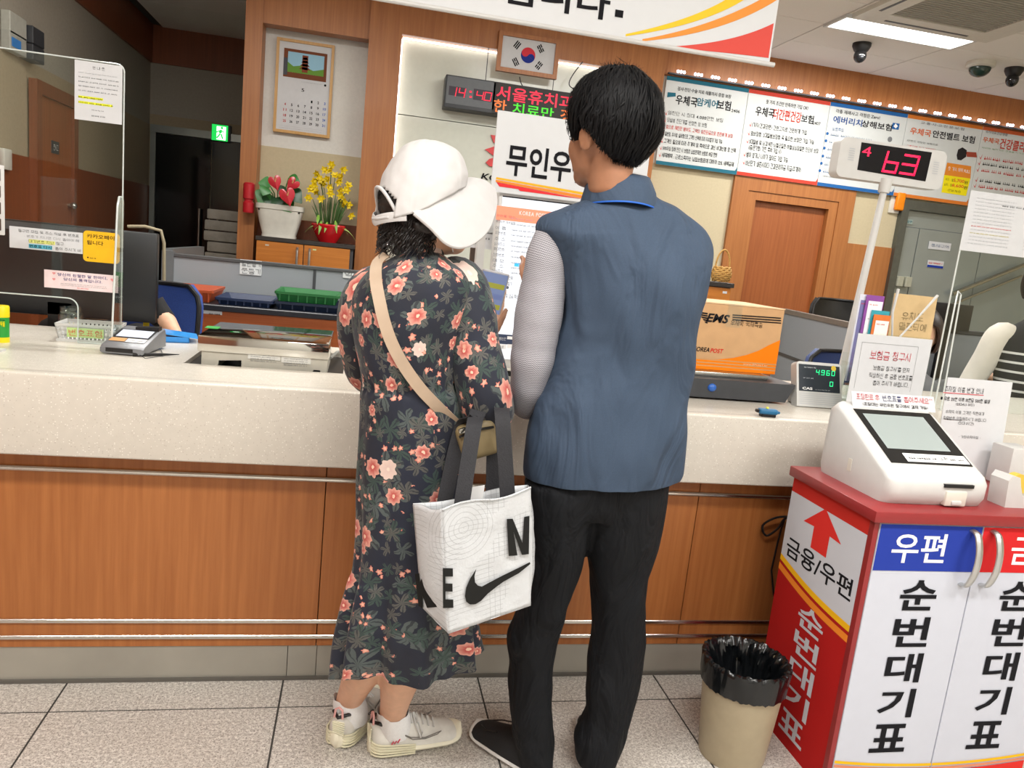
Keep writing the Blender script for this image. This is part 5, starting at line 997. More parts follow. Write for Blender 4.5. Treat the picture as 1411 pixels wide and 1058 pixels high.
# cables hanging under the counter
a = onY(1085, 690, CY-.02); mb = MB()
t = thing('hanging_cables', 'tangle of black cables hanging under the counter behind the cabinet', 'cable', a)
part('cable', MB().tube(smooth_path([onY(1095, 712, CY-.02), onY(1070, 713, CY-.03), onY(1051, 724, CY-.02), onY(1056, 738, CY-.02), onY(1072, 728, CY-.03), onY(1080, 716, CY-.03), onY(1095, 708, CY-.01)], 30), .004, 6), M_BLACK, t); part('cable', MB().tube([onY(1082, 712, CY-.02), onY(1076, 730, CY-.024), onY(1071, 750, CY-.025), onY(1063, 785, CY-.02), onY(1066, 818, CY-.015), onY(1075, 850, CY-.01)], .0035, 6), M_BLACK, t); part('cable', MB().tube([onY(1088, 708, CY-.02), onY(1086, 745, CY-.02), onY(1095, 790, CY-.02)], .004, 6), M_BLACK, t)

# ================================================================ CLERK AREA
# left desk, partition and trays
yd0 = 3.95; zd_ = onY(300, 420, yd0).z
t = thing('sorting_desk', 'brown wooden desk with letter trays behind the left counter', 'desk', (-.4, yd0+.2, 0))
dxl, dxr = onY(258, 450, yd0).x-.6, onY(500, 450, yd0).x+.25
M_DESK = wood('desk_wood', '#8c431c', '#ac5c2c', .45, (2.0, 60, 60))
part('front_panel', MB().box((dxl, yd0, .05), (dxr, yd0+.03, zd_-.03)), M_DESK, t, None); part('desk_top', MB().box((dxl, yd0-.01, zd_-.03), (dxr, yd0+.42, zd_), .004, 1), mat('desk_black_edge', '#20222a', .4), t, None); part('side_panel', MB().box((dxl, yd0+.03, 0), (dxl+.03, yd0+.4, zd_-.03)), M_DESK, t, None); part('side_panel', MB().box((dxr-.03, yd0+.03, 0), (dxr, yd0+.4, zd_-.03)), M_DESK, t, None)
p = Plane((0, yd0, 0)); pr = Print(p, t); pr.prect(KLG, 280, 427, 306, 434, 0, 'label_strip'); words(pr, K, p.loc(288, 431)[0], p.loc(288, 433)[1], p.loc(304, 431)[0], .01, 3); pr.flush()
yp = 4.42; p = Plane((0, yp, 0)); zp = onY(360, 360, yp).z
t = thing('desk_partition', 'grey fabric office partition behind the letter trays', 'partition', (-.4, yp, 0)); x_l, x_m, x_r = p.loc(240, 350)[0], p.loc(434, 370)[0], p.loc(600, 390)[0]
for a_, b_ in ((x_l, x_m-.008), (x_m+.008, x_r)):
    pn = part('fabric_panel', MB().box((a_, yp, .1), (b_, yp+.04, zp-.02)), M_GREYP, t, None)
part('top_rail', MB().box((x_l-.02, yp-.005, zp-.02), (x_r, yp+.045, zp), .003, 1), mat('rail_dark', '#4c4d4e', .5), t, None); part('post', MB().box((x_m-.008, yp-.004, 0), (x_m+.008, yp+.044, zp-.02)), M_DGREY, t, None); part('end_post', MB().box((x_l-.06, yp-.01, 0), (x_l, yp+.05, zp+.01)), mat('post_grey', '#64686a', .5), t, None); part('return_panel', MB().box((x_l-.06, yp+.05, .1), (x_l-.02, yp+.9, zp+.02)), mat('post_grey', '', .5), t, None)
for (x0_, y0_, x1_, y1_, s, l) in ((331, 357, 360, 380, '일반등기\n준등기', 'handwritten white label on the partition above the dark blue tray'), (473, 372, 500, 385, '익일', 'handwritten white label on the partition beside the floral dress')):
    wallpaper(x0_, y0_, x1_, y1_, yp-.004, 'tray_label', l, 'label', mat('label_paper', '#d5dadb', .6), lambda pr, a, b: [pr.text(ink('#50565a'), w1, a[0]+.008, b[1]+(a[1]-b[1])*(1-(i+.88)/len(s.split())), b[0]-.006, b[1]+(a[1]-b[1])*(1-(i+.12)/len(s.split()))) for i, w1 in enumerate(s.split())], .001)
def tray(px0, px1, py, z0, h, c, label, dep=.34, y=None, rot=0.0):
    y = y or yd0+.03; a, b = onY(px0, py, y), onY(px1, py, y); x0_, x1_ = a.x, b.x; t = thing('letter_tray', label, 'tray', ((x0_+x1_)/2, y+dep/2, z0), 'letter trays on the sorting desk'); m = mat('tray_'+c[1:], c, .45)
    mb = MB(); th = .008
    mb.box((x0_+.02, y+.02, z0), (x1_-.02, y+dep-.02, z0+.006))
    for (ax, ay, bx_, by_) in ((0, 0, 1, 0), (1, 0, 1, 1), (1, 1, 0, 1), (0, 1, 0, 0)):
        P0 = V(x0_+(x1_-x0_)*ax, y+dep*ay, 0); P1 = V(x0_+(x1_-x0_)*bx_, y+dep*by_, 0); cen = V((x0_+x1_)/2, y+dep/2, 0)
        def inn(P, d): q = P-cen; return cen+V(q.x-d*math.copysign(1, q.x), q.y-d*math.copysign(1, q.y), 0)
        b0, b1 = inn(P0, .02), inn(P1, .02); mb.add([b0+V(0, 0, z0), b1+V(0, 0, z0), P1+V(0, 0, z0+h), P0+V(0, 0, z0+h), inn(P0, .03)+V(0, 0, z0+.006), inn(P1, .03)+V(0, 0, z0+.006), inn(P1, .012)+V(0, 0, z0+h), inn(P0, .012)+V(0, 0, z0+h)], [(0, 1, 2, 3), (5, 4, 7, 6), (3, 2, 6, 7)])
        mb.prism([P0+V(0, 0, z0+h-.012), P1+V(0, 0, z0+h-.012), P1+V(0, 0, z0+h+.001), P0+V(0, 0, z0+h+.001)], (inn(P0, .012)-P0)*.5)
    part('tray_shell', mb, m, t, None)
    for k in range(7): x = x0_+(x1_-x0_)*(.08+.14*k); part('rib', MB().box((x-.004, y+.002, z0+.004), (x+.004, y+.02, z0+h-.01)), m, t, None)
    return t
tray(222, 293, 400, zd_, .06, '#a84a24', 'orange-brown letter tray at the left on the sorting desk', .36, yd0+.05)
tray(296, 376, 415, zd_, .035, '#16284a', 'dark blue letter tray in the middle of the sorting desk')
tray(377, 492, 425, zd_, .04, '#14233c', 'navy letter tray underneath the green tray'); tray(378, 468, 410, zd_+.041, .05, '#1e6a34', 'green letter tray stacked on a navy tray', .34)
# cabinet in the niche with plants
ycb = YW-.30; p = Plane((0, ycb, 0)); cl_, cr_ = p.loc(353, 330)[0], p.loc(487, 340)[0]; ctz = p.loc(420, 331)[1]
t = thing('niche_cabinet', 'two-door wooden cabinet with dark top in the wall niche', 'cabinet', ((cl_+cr_)/2, ycb+.17, 0))
part('body', MB().box((cl_, ycb+.02, 0), (cr_, ycb+.34, ctz-.03)), M_DGREY, t, None); part('top_board', MB().box((cl_-.005, ycb-.005, ctz-.03), (cr_+.01, ycb+.34, ctz), .002, 1), mat('dark_top', '#34302e', .3), t, None)
for k in range(2):
    a_ = cl_+.003+k*(cr_-cl_-.02)/2; b_ = cl_-.003+(k+1)*(cr_-cl_-.02)/2; dr_ = part('door', MB().box((a_, ycb, .05), (b_, ycb+.02, ctz-.034), .001, 1), M_CABW, t, None); hx_ = b_-.04 if k == 0 else a_+.04
    part('handle', MB().tube([V(hx_, ycb, ctz-.06), V(hx_, ycb-.025, ctz-.08), V(hx_, ycb-.03, ctz-.125), V(hx_, ycb-.025, ctz-.17), V(hx_, ycb, ctz-.19)], .009, 8), M_ALU, dr_)
    part('edge_label', MB().box((a_+.06+.28*k*.0, ycb-.001, ctz-.065), (a_+.085, ycb, ctz-.055)), mat('tag_%d' % k, '#c8d89a' if k else '#c0bcb0', .5), dr_, None)
def leafm(mb, base, tip, wd, droop=.15, n=7, fold=.12, nrm=None):
    base, tip = Vector(base), Vector(tip); ax = tip-base; L = ax.length; side = ax.cross(nrm or V(.1, -1, .25)).normalized(); up_ = side.cross(ax).normalized(); rows = []
    for i in range(n+1):
        s = i/n; c = base+ax*s-V(0, 0, droop*L*s*s)+up_*(.05*L*math.sin(math.pi*s)); w_ = wd*(math.sin(math.pi*min(1, s*.92+.06))**.75)*(1 if s < .35 else 1-.55*(s-.35)/.65)
        rows.append([c-side*w_+up_*fold*w_, c, c+side*w_+up_*fold*w_])
    mb.sheet(rows, None, .001); return mb
# anthurium in white planter
yv = ycb+.13; p = Plane((0, yv, 0)); a, b = p.loc(361, 314), p.loc(409, 318); zt_p = p.loc(390, 283)[1]; cx = (a[0]+b[0])/2; zb0 = ctz; ww = .5*(p.loc(420, 290)[0]-p.loc(354, 285)[0])
t = thing('potted_anthurium', 'red flowering anthurium in a white rectangular planter on the niche cabinet', 'potted plant', (cx, yv, zb0)); hP = zt_p-zb0
M_POT = mat('white_pot', '#cfcdc3', .45, 0, .04); rr = []
for f_, z in ((.72, 0), (.72, .012), (.70, .02), (.84, hP*.45), (.94, hP*.8), (.94, hP*.83), (1.0, hP*.85), (1.0, hP), (.95, hP), (.9, hP*.8)):
    rr.append([V(cx+math.copysign(abs(math.cos(q_))**.45, math.cos(q_))*ww*f_, yv+math.copysign(abs(math.sin(q_))**.45, math.sin(q_))*.11*f_, zb0+z) for q_ in [2*math.pi*k/40 for k in range(41)]])
part('planter', MB().rings(rr, None, False), M_POT, t, 40); part('soil', MB().box((cx-ww*.86, yv-.09, zb0+hP*.78), (cx+ww*.86, yv+.09, zb0+hP*.84)), mat('soil', '#2a2018', .9), t, None)
M_LEAF = mat('anthurium_leaf', '#2f7a30', .35, 0, .2, 8); M_LEAFD = mat('anthurium_dark_leaf', '#1c4a24', .35, 0, .2, 8); M_SPA = mat('spathe_red', '#c22c3a', .25, 0, .08); soil = V(cx, yv, zb0+hP*.82)
for k, (bx_, by_, tx_, ty_, wd, dk) in enumerate(((372, 256, 356, 250, .062, 0), (366, 262, 357, 280, .062, 0), (373, 270, 371, 283, .062, 1), (382, 272, 388, 288, .062, 1), (392, 278, 402, 291, .062, 0), (398, 245, 414, 251, .045, 0), (400, 262, 416, 278, .062, 1), (393, 258, 384, 266, .04, 1), (368, 258, 362, 268, .045, 0))):
    b_, t_ = onY(bx_, by_, yv-.03-.01*k), onY(tx_, ty_, yv-.07-.008*k); mb = MB(); leafm(mb, b_, t_, wd, .1); part('leaf', mb, M_LEAFD if dk else M_LEAF, t)
    part('leaf_stem', MB().tube([soil+V((b_.x-soil.x)*.4, 0, 0), soil.lerp(b_, .6)+V(0, 0, .02), b_], .004, 6), M_LEAF, t)
for k, (x_, y_, s) in enumerate(((379, 251, .082), (403, 253, .078), (396, 270, .10))):
    c = onY(x_, y_, yv-.16-.02*(k == 2)); fl_ = [(c.x+s*.062*.55*16*math.sin(q_)**3*1.0, c.z+s*.062*(13*math.cos(q_)-5*math.cos(2*q_)-2*math.cos(3*q_)-math.cos(4*q_))*.75) for q_ in [2*math.pi*j/26 for j in range(26)]]; ra = (.35, -.75, .3)[k]; fl_ = [(c.x+(u-c.x)*math.cos(ra)-(v-c.z)*math.sin(ra), c.z+(u-c.x)*math.sin(ra)+(v-c.z)*math.cos(ra)) for u, v in fl_]
    mb = MB(); vs = [V(c.x, c.y-.004, c.z)]+[V(u, c.y+.012, v) for u, v in fl_]; mb.add(vs+[q+V(0, .0015, 0) for q in vs], [(0, 1+(j+1) % 26, 1+j) for j in range(26)]+[(27, 28+j, 28+(j+1) % 26) for j in range(26)]); part('spathe', mb, M_SPA, t); part('spadix', MB().tube([c+V(0, -.006, .005), c+V(.008, -.02, .03)], [.006, .003], 8), mat('spadix', '#e0a070', .5), t); part('flower_stem', MB().tube([soil+V((c.x-soil.x)*.4, 0, 0), soil.lerp(c, .6)+V(0, .01, .02), c+V(0, .012, 0)], .003, 6), M_LEAF, t)
# yellow flowers in red bowl
yv = ycb+.12; cpx = onY(452, 320, yv); bw = .5*(onY(474, 316, yv).x-onY(427, 308, yv).x); cb_ = V(cpx.x, yv, ctz); hB = onY(450, 309, yv).z-ctz
t = thing('potted_orchid', 'yellow flowers with grassy leaves in a shallow red bowl on the niche cabinet', 'potted plant', cb_)
part('bowl', MB().lathe([(0, 0), (bw*.5, 0), (bw*.55, .01), (bw*.8, hB*.5), (bw, hB*.92), (bw*.98, hB), (bw*.9, hB*.95), (bw*.6, hB*.5), (0, hB*.5)], cb_, 40), mat('bowl_red', '#c81820', .22), t); part('moss', MB().sph(cb_+V(0, 0, hB*.75), (bw*.8, bw*.8, .03)), mat('moss', '#2d4020', .9), t)
M_PET = mat('yellow_petal', '#e8cc14', .5, 0, .1, 60); M_GRASS = mat('grass_leaf', '#3a5a26', .5, 0, .25, 10)
FLW = [(457, 226), (473, 233), (438, 239), (448, 234), (462, 242), (433, 249), (445, 252), (428, 262), (452, 246), (470, 244), (441, 247), (453, 258), (455, 266), (432, 256), (442, 273), (480, 255), (478, 262), (468, 262), (470, 270), (474, 277), (480, 282), (425, 272), (456, 235), (483, 296), (472, 281), (466, 250), (436, 264)]
for k, (x_, y_) in enumerate(FLW):
    rnd = random.Random(k); c = onY(x_, y_, yv-.06+rnd.uniform(-.06, .08)); mb = MB(); tilt = Matrix.Rotation(rnd.uniform(-.5, .5), 3, 'X') @ Matrix.Rotation(rnd.uniform(-.6, .6), 3, 'Z')
    for j in range(6):
        q_ = j*math.pi/3+rnd.uniform(-.2, .2); tip = tilt @ V(math.cos(q_)*.032, -.018+rnd.uniform(-.008, .008), math.sin(q_)*.032); leafm(mb, c, c+tip, .012, .05, 4, .2, tilt @ V(0, -1, 0))
    mb.tube([c, c+tilt @ V(0, -.022, 0)], [.006, .010], 8); part('blossom', mb, M_PET, t)
    if k % 2 == 0: g = cb_+V((c.x-cb_.x)*.25, 0, hB*.8); part('stem', MB().tube([g, g.lerp(c, .6)+V((c.x-cb_.x)*-.1, 0, .03), c+V(0, .012, 0)], .0025, 5), M_GRASS, t)
for k in range(40):
    rnd = random.Random(100+k); an = rnd.uniform(0, 6.28); r_ = rnd.uniform(.05, .2); b_ = cb_+V(math.cos(an)*bw*.4, math.sin(an)*bw*.4, hB*.75); hgt = rnd.uniform(.12, .34) if k < 30 else .10
    mb = MB(); leafm(mb, b_, b_+V(math.cos(an)*r_*(.55 if k < 30 else 1.0), math.sin(an)*r_*.5, hgt), .006 if k < 30 else .012, .15 if k < 30 else .9, 6); part('grass_blade', mb, M_GRASS if k < 34 else mat('pale_blade', '#9ab05a', .5), t)
# fallen leaves over the bowl rim
for k, (x0_, y0_, x1_, y1_) in enumerate(((443, 304, 439, 323), (451, 306, 447, 320), (462, 304, 464, 321), (439, 296, 437, 309))):
    mb = MB(); leafm(mb, onY(x0_, y0_, yv-bw*.7), onY(x1_, y1_, yv-bw*1.02), .012, .02, 5); part('bowl_leaf', mb, mat('fresh_leaf', '#7aa83a', .4), t)
# right back cabinet corner with white pot and wicker basket
yg = 4.6; p = Plane((0, yg, 0)); z2 = onY(985, 388, yg).z; cxl, cxr = p.loc(940, 400)[0]-.3, p.loc(1008, 400)[0]
t = thing('side_cabinet', 'wooden cabinet with dark top behind the cardboard parcel', 'cabinet', ((cxl+cxr)/2, yg+.2, 0)); part('body', MB().box((cxl, yg+.02, 0), (cxr, yg+.4, z2-.03)), M_DGREY, t, None); part('top_board', MB().box((cxl-.01, yg-.01, z2-.03), (cxr+.01, yg+.4, z2), .002, 1), mat('dark_top', '', .3), t, None); part('door', MB().box((cxl, yg, .05), (cxr-.005, yg+.02, z2-.035)), M_CABW, t, None); part('door_label', MB().box((cxr-.06, yg-.001, z2-.07), (cxr-.03, yg, z2-.055)), M_PAPER, t, None)
c = V(p.loc(974, 380)[0], yg+.12, z2); t = thing('small_potted_plant', 'small leafy plant in a tapered white pot beside the wicker basket', 'potted plant', c); part('pot', MB().lathe([(0, 0), (.05, 0), (.052, .01), (.075, .13), (.07, .135), (.065, .12), (0, .11)], c, 28), M_POT, t); part('saucer', MB().lathe([(0, .001), (.075, .001), (.08, .012), (.05, .006)], c, 28), M_POT, t)
for k in range(7): an = k*.9; mb = MB(); leafm(mb, c+V(0, 0, .12), c+V(math.cos(an)*.06, math.sin(an)*.04, .18+.02*(k % 3)), .014, .1, 5); part('leaf', mb, M_LEAF, t)
c = V(p.loc(994, 384)[0]+.03, yg+.07, z2); t = thing('wicker_basket', 'small tan wicker basket with tall arched handle beside the white pot', 'basket', c); M_WICK = mat('wicker', '#b58a48', .7, 0, .25, 150, .5)
mb = MB()
for k in range(8):
    z = .01+k*.012; r_ = .045+.016*math.sin(math.pi*(k+1)/9); mb.tube([c+V(math.cos(q_)*r_, math.sin(q_)*r_, z+.003*math.sin(q_*9+k*3)) for q_ in [2*math.pi*j/36 for j in range(37)]], .007, 6, False)
part('woven_bowl', mb, M_WICK, t); part('bowl_floor', MB().lathe([(0, .004), (.045, .004), (.045, .012), (0, .012)], c, 20), M_WICK, t); part('handle', MB().tube([c+V(.05*math.cos(q_), 0, .09+.12*math.sin(q_)) for q_ in [math.pi*j/16 for j in range(17)]], .006, 8), M_WICK, t)
# right partitions
t = thing('desk_partition', 'grey office partition running back towards the brown door on the right', 'partition', (2.75, 4, 0)); za = onY(1200, 450, 3.6).z
A_, B_ = V(onY(1066, 424, 5.0).x, 4.9, 0), V(2.62, 3.25, 0); dd = (B_-A_).normalized(); nn = V(-dd.y, dd.x, 0)
part('fabric_panel', MB().prism([A_+V(0, 0, .1), B_+V(0, 0, .1), B_+V(0, 0, za-.03), A_+V(0, 0, za-.03)], nn*.04), M_GREYP, t, None); part('top_rail', MB().prism([A_+V(0, 0, za-.03)-nn*.005, B_+V(0, 0, za-.03)-nn*.005, B_+V(0, 0, za)-nn*.005, A_+V(0, 0, za)-nn*.005], nn*.05), mat('rail_brown', '#6b635c', .5), t, None); part('mid_rail', MB().prism([A_+V(0, 0, za-.32)-nn*.004, B_+V(0, 0, za-.32)-nn*.004, B_+V(0, 0, za-.3)-nn*.004, A_+V(0, 0, za-.3)-nn*.004], nn*.01), M_DGREY, t, None); part('foot', MB().prism([A_, B_, B_+V(0, 0, .1), A_+V(0, 0, .1)], nn*.04), M_DGREY, t, None)
yp2 = 3.75; zq = onY(1330, 455, yp2).z; t = thing('desk_partition', 'grey office partition behind the striped sweater on the right', 'partition', (3.5, yp2, 0)); part('fabric_panel', MB().box((2.72, yp2, .1), (4.5, yp2+.04, zq-.025)), M_GREYP, t, None); part('top_rail', MB().box((2.70, yp2-.005, zq-.025), (4.5, yp2+.045, zq), .003, 1), M_DGREY, t, None); part('foot', MB().box((2.72, yp2, 0), (4.5, yp2+.04, .1)), M_DGREY, t, None)
a = onY(1316, 426, yp2-.05); t = thing('desk_monitor', 'black desk monitor behind the right acrylic screen', 'monitor', a+V(0, 0, -.3)); part('panel', MB().box(a+V(-.14, 0, -.12), a+V(.12, .03, .03), .004), M_BLACK, t); part('stand', MB().box(a+V(-.03, .03, -.4), a+V(.03, .05, -.02)), M_BLACK, t, None)
a = onY(1316, 410, yp2+.02); a.z = zq; t = thing('desk_phone', 'white device with paper label on top of the right partition', 'device', a); part('body', MB().box(a+V(-.10, -.02, 0), a+V(.08, .06, .04), .008), M_WHITE, t); part('paper_label', MB().box(a+V(-.03, -.022, .04), a+V(.06, -.018, .11)), M_PAPER, t, None)
# chairs
def office_chair(c, rz, label, bm, tall, frame, w_=.46, hb=.42, name='office_chair'):
    t = thing(name, label, 'chair', c); R_ = Matrix.Translation(c) @ Matrix.Rotation(rz, 4, 'Z')
    def T(*q): return R_ @ V(*q)
    part('seat', MB().box((-.24, -.23, .43), (.24, .23, .50), .025, 3, mtx=R_), bm, t)
    rows = []; zb_ = tall-hb
    for i in range(11):
        s = i/10; z = zb_+hb*s; half = w_/2*(1-.25*abs(2*s-1)**6-.06*(1-s)); rows.append([T(half*x, .22+.05*x*x*-1+.03*s-.02*math.sin(math.pi*s), z) for x in [-1+k/6 for k in range(13)]])
    part('backrest', MB().sheet(rows, None, .03), bm, t, 50); part('back_frame', MB().tube([rows[0][0]]+[r[0] for r in rows]+rows[-1][1:-1]+[r[-1] for r in reversed(rows)], .010, 8), frame, t)
    part('spine', MB().tube([T(0, .15, .44), T(0, .28, .55), T(0, .27, zb_+.15)], .022, 8), frame, t); part('column', MB().cyl(T(0, 0, .1), T(0, 0, .43), .03), M_STEEL, t)
    for k in range(5):
        an = 2*math.pi*k/5; part('base_leg', MB().tube([T(0, 0, .11), T(.28*math.cos(an), .28*math.sin(an), .065)], [.028, .018], 8), frame, t); part('castor', MB().sph(T(.28*math.cos(an), .28*math.sin(an), .028), .028, nu=12, nv=8), M_BLACK, t)
    for s in (-1, 1): part('armrest', MB().tube([T(s*.27, .12, .5), T(s*.28, .12, .66), T(s*.28, -.12, .67)], .018, 8), frame, t)
    return t
M_BLCK = mat('black_leather', '#17181a', .4, 0, .1, 60, .1); M_NAVY = mat('navy_backrest', '#1d3468', .55, 0, .12, 200, .1)
c = onY(243, 430, 3.34); office_chair(V(c.x-.10, 3.12, 0), .0, 'blue mesh office chair behind the left counter', M_BLUE, 1.075, M_BLACK, .40, .4)
c = onY(1162, 430, 5.0); office_chair(V(c.x+.0, 4.85, 0), .15, 'tall black leather office chair in front of the brown door', M_BLCK, 1.245, M_BLACK, .46, .5)
c = onY(1165, 490, 3.3); office_chair(V(c.x+.02, 3.05, 0), .0, 'navy blue office chair behind the weight display', M_NAVY, 1.035, M_BLACK, .52, .36)
c = onY(1342, 455, 3.3)
# monitor on the clerk side, left
ym = 3.05; a, b = onY(-60, 285, ym), onY(217, 322, ym); zb_ = onY(217, 446, ym).z; t = thing('clerk_monitor', 'large black computer monitor behind the left acrylic screen', 'monitor', ((a.x+b.x)/2, ym, CT-.19))
part('rear_shell', MB().box((a.x, ym, zb_), (b.x, ym+.035, b.z), .006, 2), mat('monitor_shell', '#17191d', .35), t); part('top_edge', MB().box((a.x+.01, ym-.004, b.z-.035), (b.x-.16, ym, b.z-.006)), mat('monitor_grey', '#4c4e52', .5), t, None); part('vent_strip', MB().box((a.x+.01, ym-.003, b.z-.06), (b.x-.16, ym, b.z-.042)), M_BLACK, t, None); mxx = (a.x+b.x)/2
part('neck', MB().box((mxx-.04, ym+.0, .74), (mxx+.04, ym+.03, zb_+.05)), M_BLACK, t, None); part('foot', MB().box((mxx-.14, ym-.04, .73), (mxx+.14, ym+.14, .745), .004), M_BLACK, t)
t = thing('clerk_desk', 'lower clerk worktop behind the left counter', 'desk', (-1.2, 3.2, 0)); part('desk_top', MB().box((X0+.05, BY+.0, .70), (-.25, 3.28, .73)), M_OFFW, t, None)
for x in (X0+.1, -.32): part('leg', MB().box((x-.02, BY+.05, 0), (x+.02, BY+.09, .70)), M_DGREY, t, None)
a = onY(185, 300, 3.6); b = onY(232, 345, 3.6); single('grab_rail', MB().tube([onY(176, 312, 3.6), onY(200, 312, 3.6), onY(222, 318, 3.6), onY(226, 335, 3.6), onY(226, 380, 3.6), V(onY(226, 380, 3.6).x, 3.6, .0)], .007, 8), mat('rail_beige', '#9a9076', .5), 'thin beige bent metal rail behind the black monitor', 'rail')
# stone pieces by the corridor pillar
c = onY(313, 335, 6.6); t = thing('stacked_bundles', 'stack of grey paper bundles on the floor of the corridor beside the pillar', 'stack', V(c.x, 6.6, 0))
for k in range(17):
    z = k*.085; dx = random.uniform(-.02, .02); part('bundle', MB().box((c.x-.14+dx, 6.45, z), (c.x+.14+dx, 6.75, z+.078), .01, 2), mat('bundle_grey', '#8d8a80', .8, 0, .15, 15), t)
# ================================================================ PEOPLE
def sgn(x, p): return math.copysign(abs(x)**p, x)
def loft_px(mb, rows, Yc, n=48, m=60, pw=.85, fold=None, caps=True, shrink=0.0, uvs=.16):
    # rows: (pixel y, left x, right x, half depth in m, depth offset in m) on the standing plane Yc
    R = cr(rows, m); rings = []; uv = []; v = 0; prev = None
    for i, (y, xl, xr, d, yo) in enumerate(R):
        L, Q = onY(xl, y, Yc+yo), onY(xr, y, Yc+yo); c = (L+Q)/2; ax = (Q-L)/2; h = ax.length; ax = ax.normalized()
        ring = []
        for k in range(n+1):
            th = 2*math.pi*(k % n)/n; cx, sy = sgn(math.cos(th), pw), sgn(math.sin(th), pw)
            q = c+ax*((h-shrink)*cx)+V(0, 1, 0)*(-(d-shrink)*sy)
            if fold: q = q+fold(q, th, i/m, ax*cx+V(0, -sy, 0))
            ring.append(q)
        if prev is not None: v += sum((a-b).length for a, b in zip(ring, prev))/len(ring)
        prev = ring; uv += [(2*math.pi*k/n*uvs, v) for k in range(n+1)]; rings.append(ring)
    mb.rings(rings, uv, caps); return mb
def surf_px(rows, Yc, x, y, off=.006, pw=.85):
    r = np.array(rows, float); ys = r[:, 0]; g = [np.interp(y, ys, r[:, j]) for j in range(5)]
    c, h = (g[1]+g[2])/2, (g[2]-g[1])/2; s = min(.97, abs((x-c)/h)); e = 2/ (2/pw); k = (1-s**(2/pw))**(pw/2)
    return onY(x, y, Yc+g[4]-g[3]*k-off)
def ribbon(mb, pts, width, th=.002, side=None):
    pts = [Vector(q) for q in pts]; rows = []; uv = []; v = 0
    for i, q in enumerate(pts):
        t_ = (pts[min(i+1, len(pts)-1)]-pts[max(i-1, 0)]).normalized(); sd = (side or V(1, 0, 0)); sd = (sd-t_*sd.dot(t_)).normalized()
        if i: v += (q-pts[i-1]).length
        rows.append([q-sd*width/2, q, q+sd*width/2]); uv += [(0, v), (width/2, v), (width, v)]
    mb.sheet(rows, uv, th); return mb
def hand(mb, wrist, fdir, nrm, side, L=.175, curl=.5, spread=.16, thumb=1.0, thumb_dir=None):
    # fdir: towards the fingers, nrm: out of the back of the hand, side: towards the thumb
    f = Vector(fdir).normalized(); s = Vector(side); s = (s-f*s.dot(f)).normalized(); nn = f.cross(s); nn = nn if nn.dot(Vector(nrm)) > 0 else -nn; w_ = Vector(wrist)
    pl_ = L*.5
    rows = []
    for i in range(9):
        q = i/8; hw = L*(.15+.12*math.sin(min(1, q*1.15)*math.pi/2)); hd = L*(.095-.03*q); c = w_+f*(pl_*q); rows.append([c+s*(hw*math.cos(a))+nn*(hd*math.sin(a)) for a in [2*math.pi*k/16 for k in range(17)]])
    mb.rings(rows, None, True)
    for k, (o, ln) in enumerate(((.19, .44), (.065, .49), (-.06, .46), (-.18, .36))):
        b = w_+f*(pl_*.93)+s*(L*o); d = (f+s*(spread*(1.2-k*.8)*.6)).normalized(); pts = [b-f*.015, b]; ang = 0
        for j, sg in enumerate((.45, .32, .25)):
            ang += curl*(.7, 1.0, .7)[j]; dv = d*math.cos(ang)-nn*math.sin(ang); pts.append(pts[-1]+dv*(L*ln*sg))
        mb.tube(pts, [L*.048, L*.05, L*.046, L*.042, L*.034], 10)
    b = w_+f*(pl_*.22)+s*(L*.14); td = Vector(thumb_dir).normalized() if thumb_dir is not None else (f*.75+s*.7-nn*.25*curl).normalized(); pts = [b-s*.01, b, b+td*L*.17, b+td*L*.30+f*L*.02, b+td*L*.38+f*L*.06]
    mb.tube(pts, [L*.06, L*.068, L*.058, L*.05, L*.036], 10)
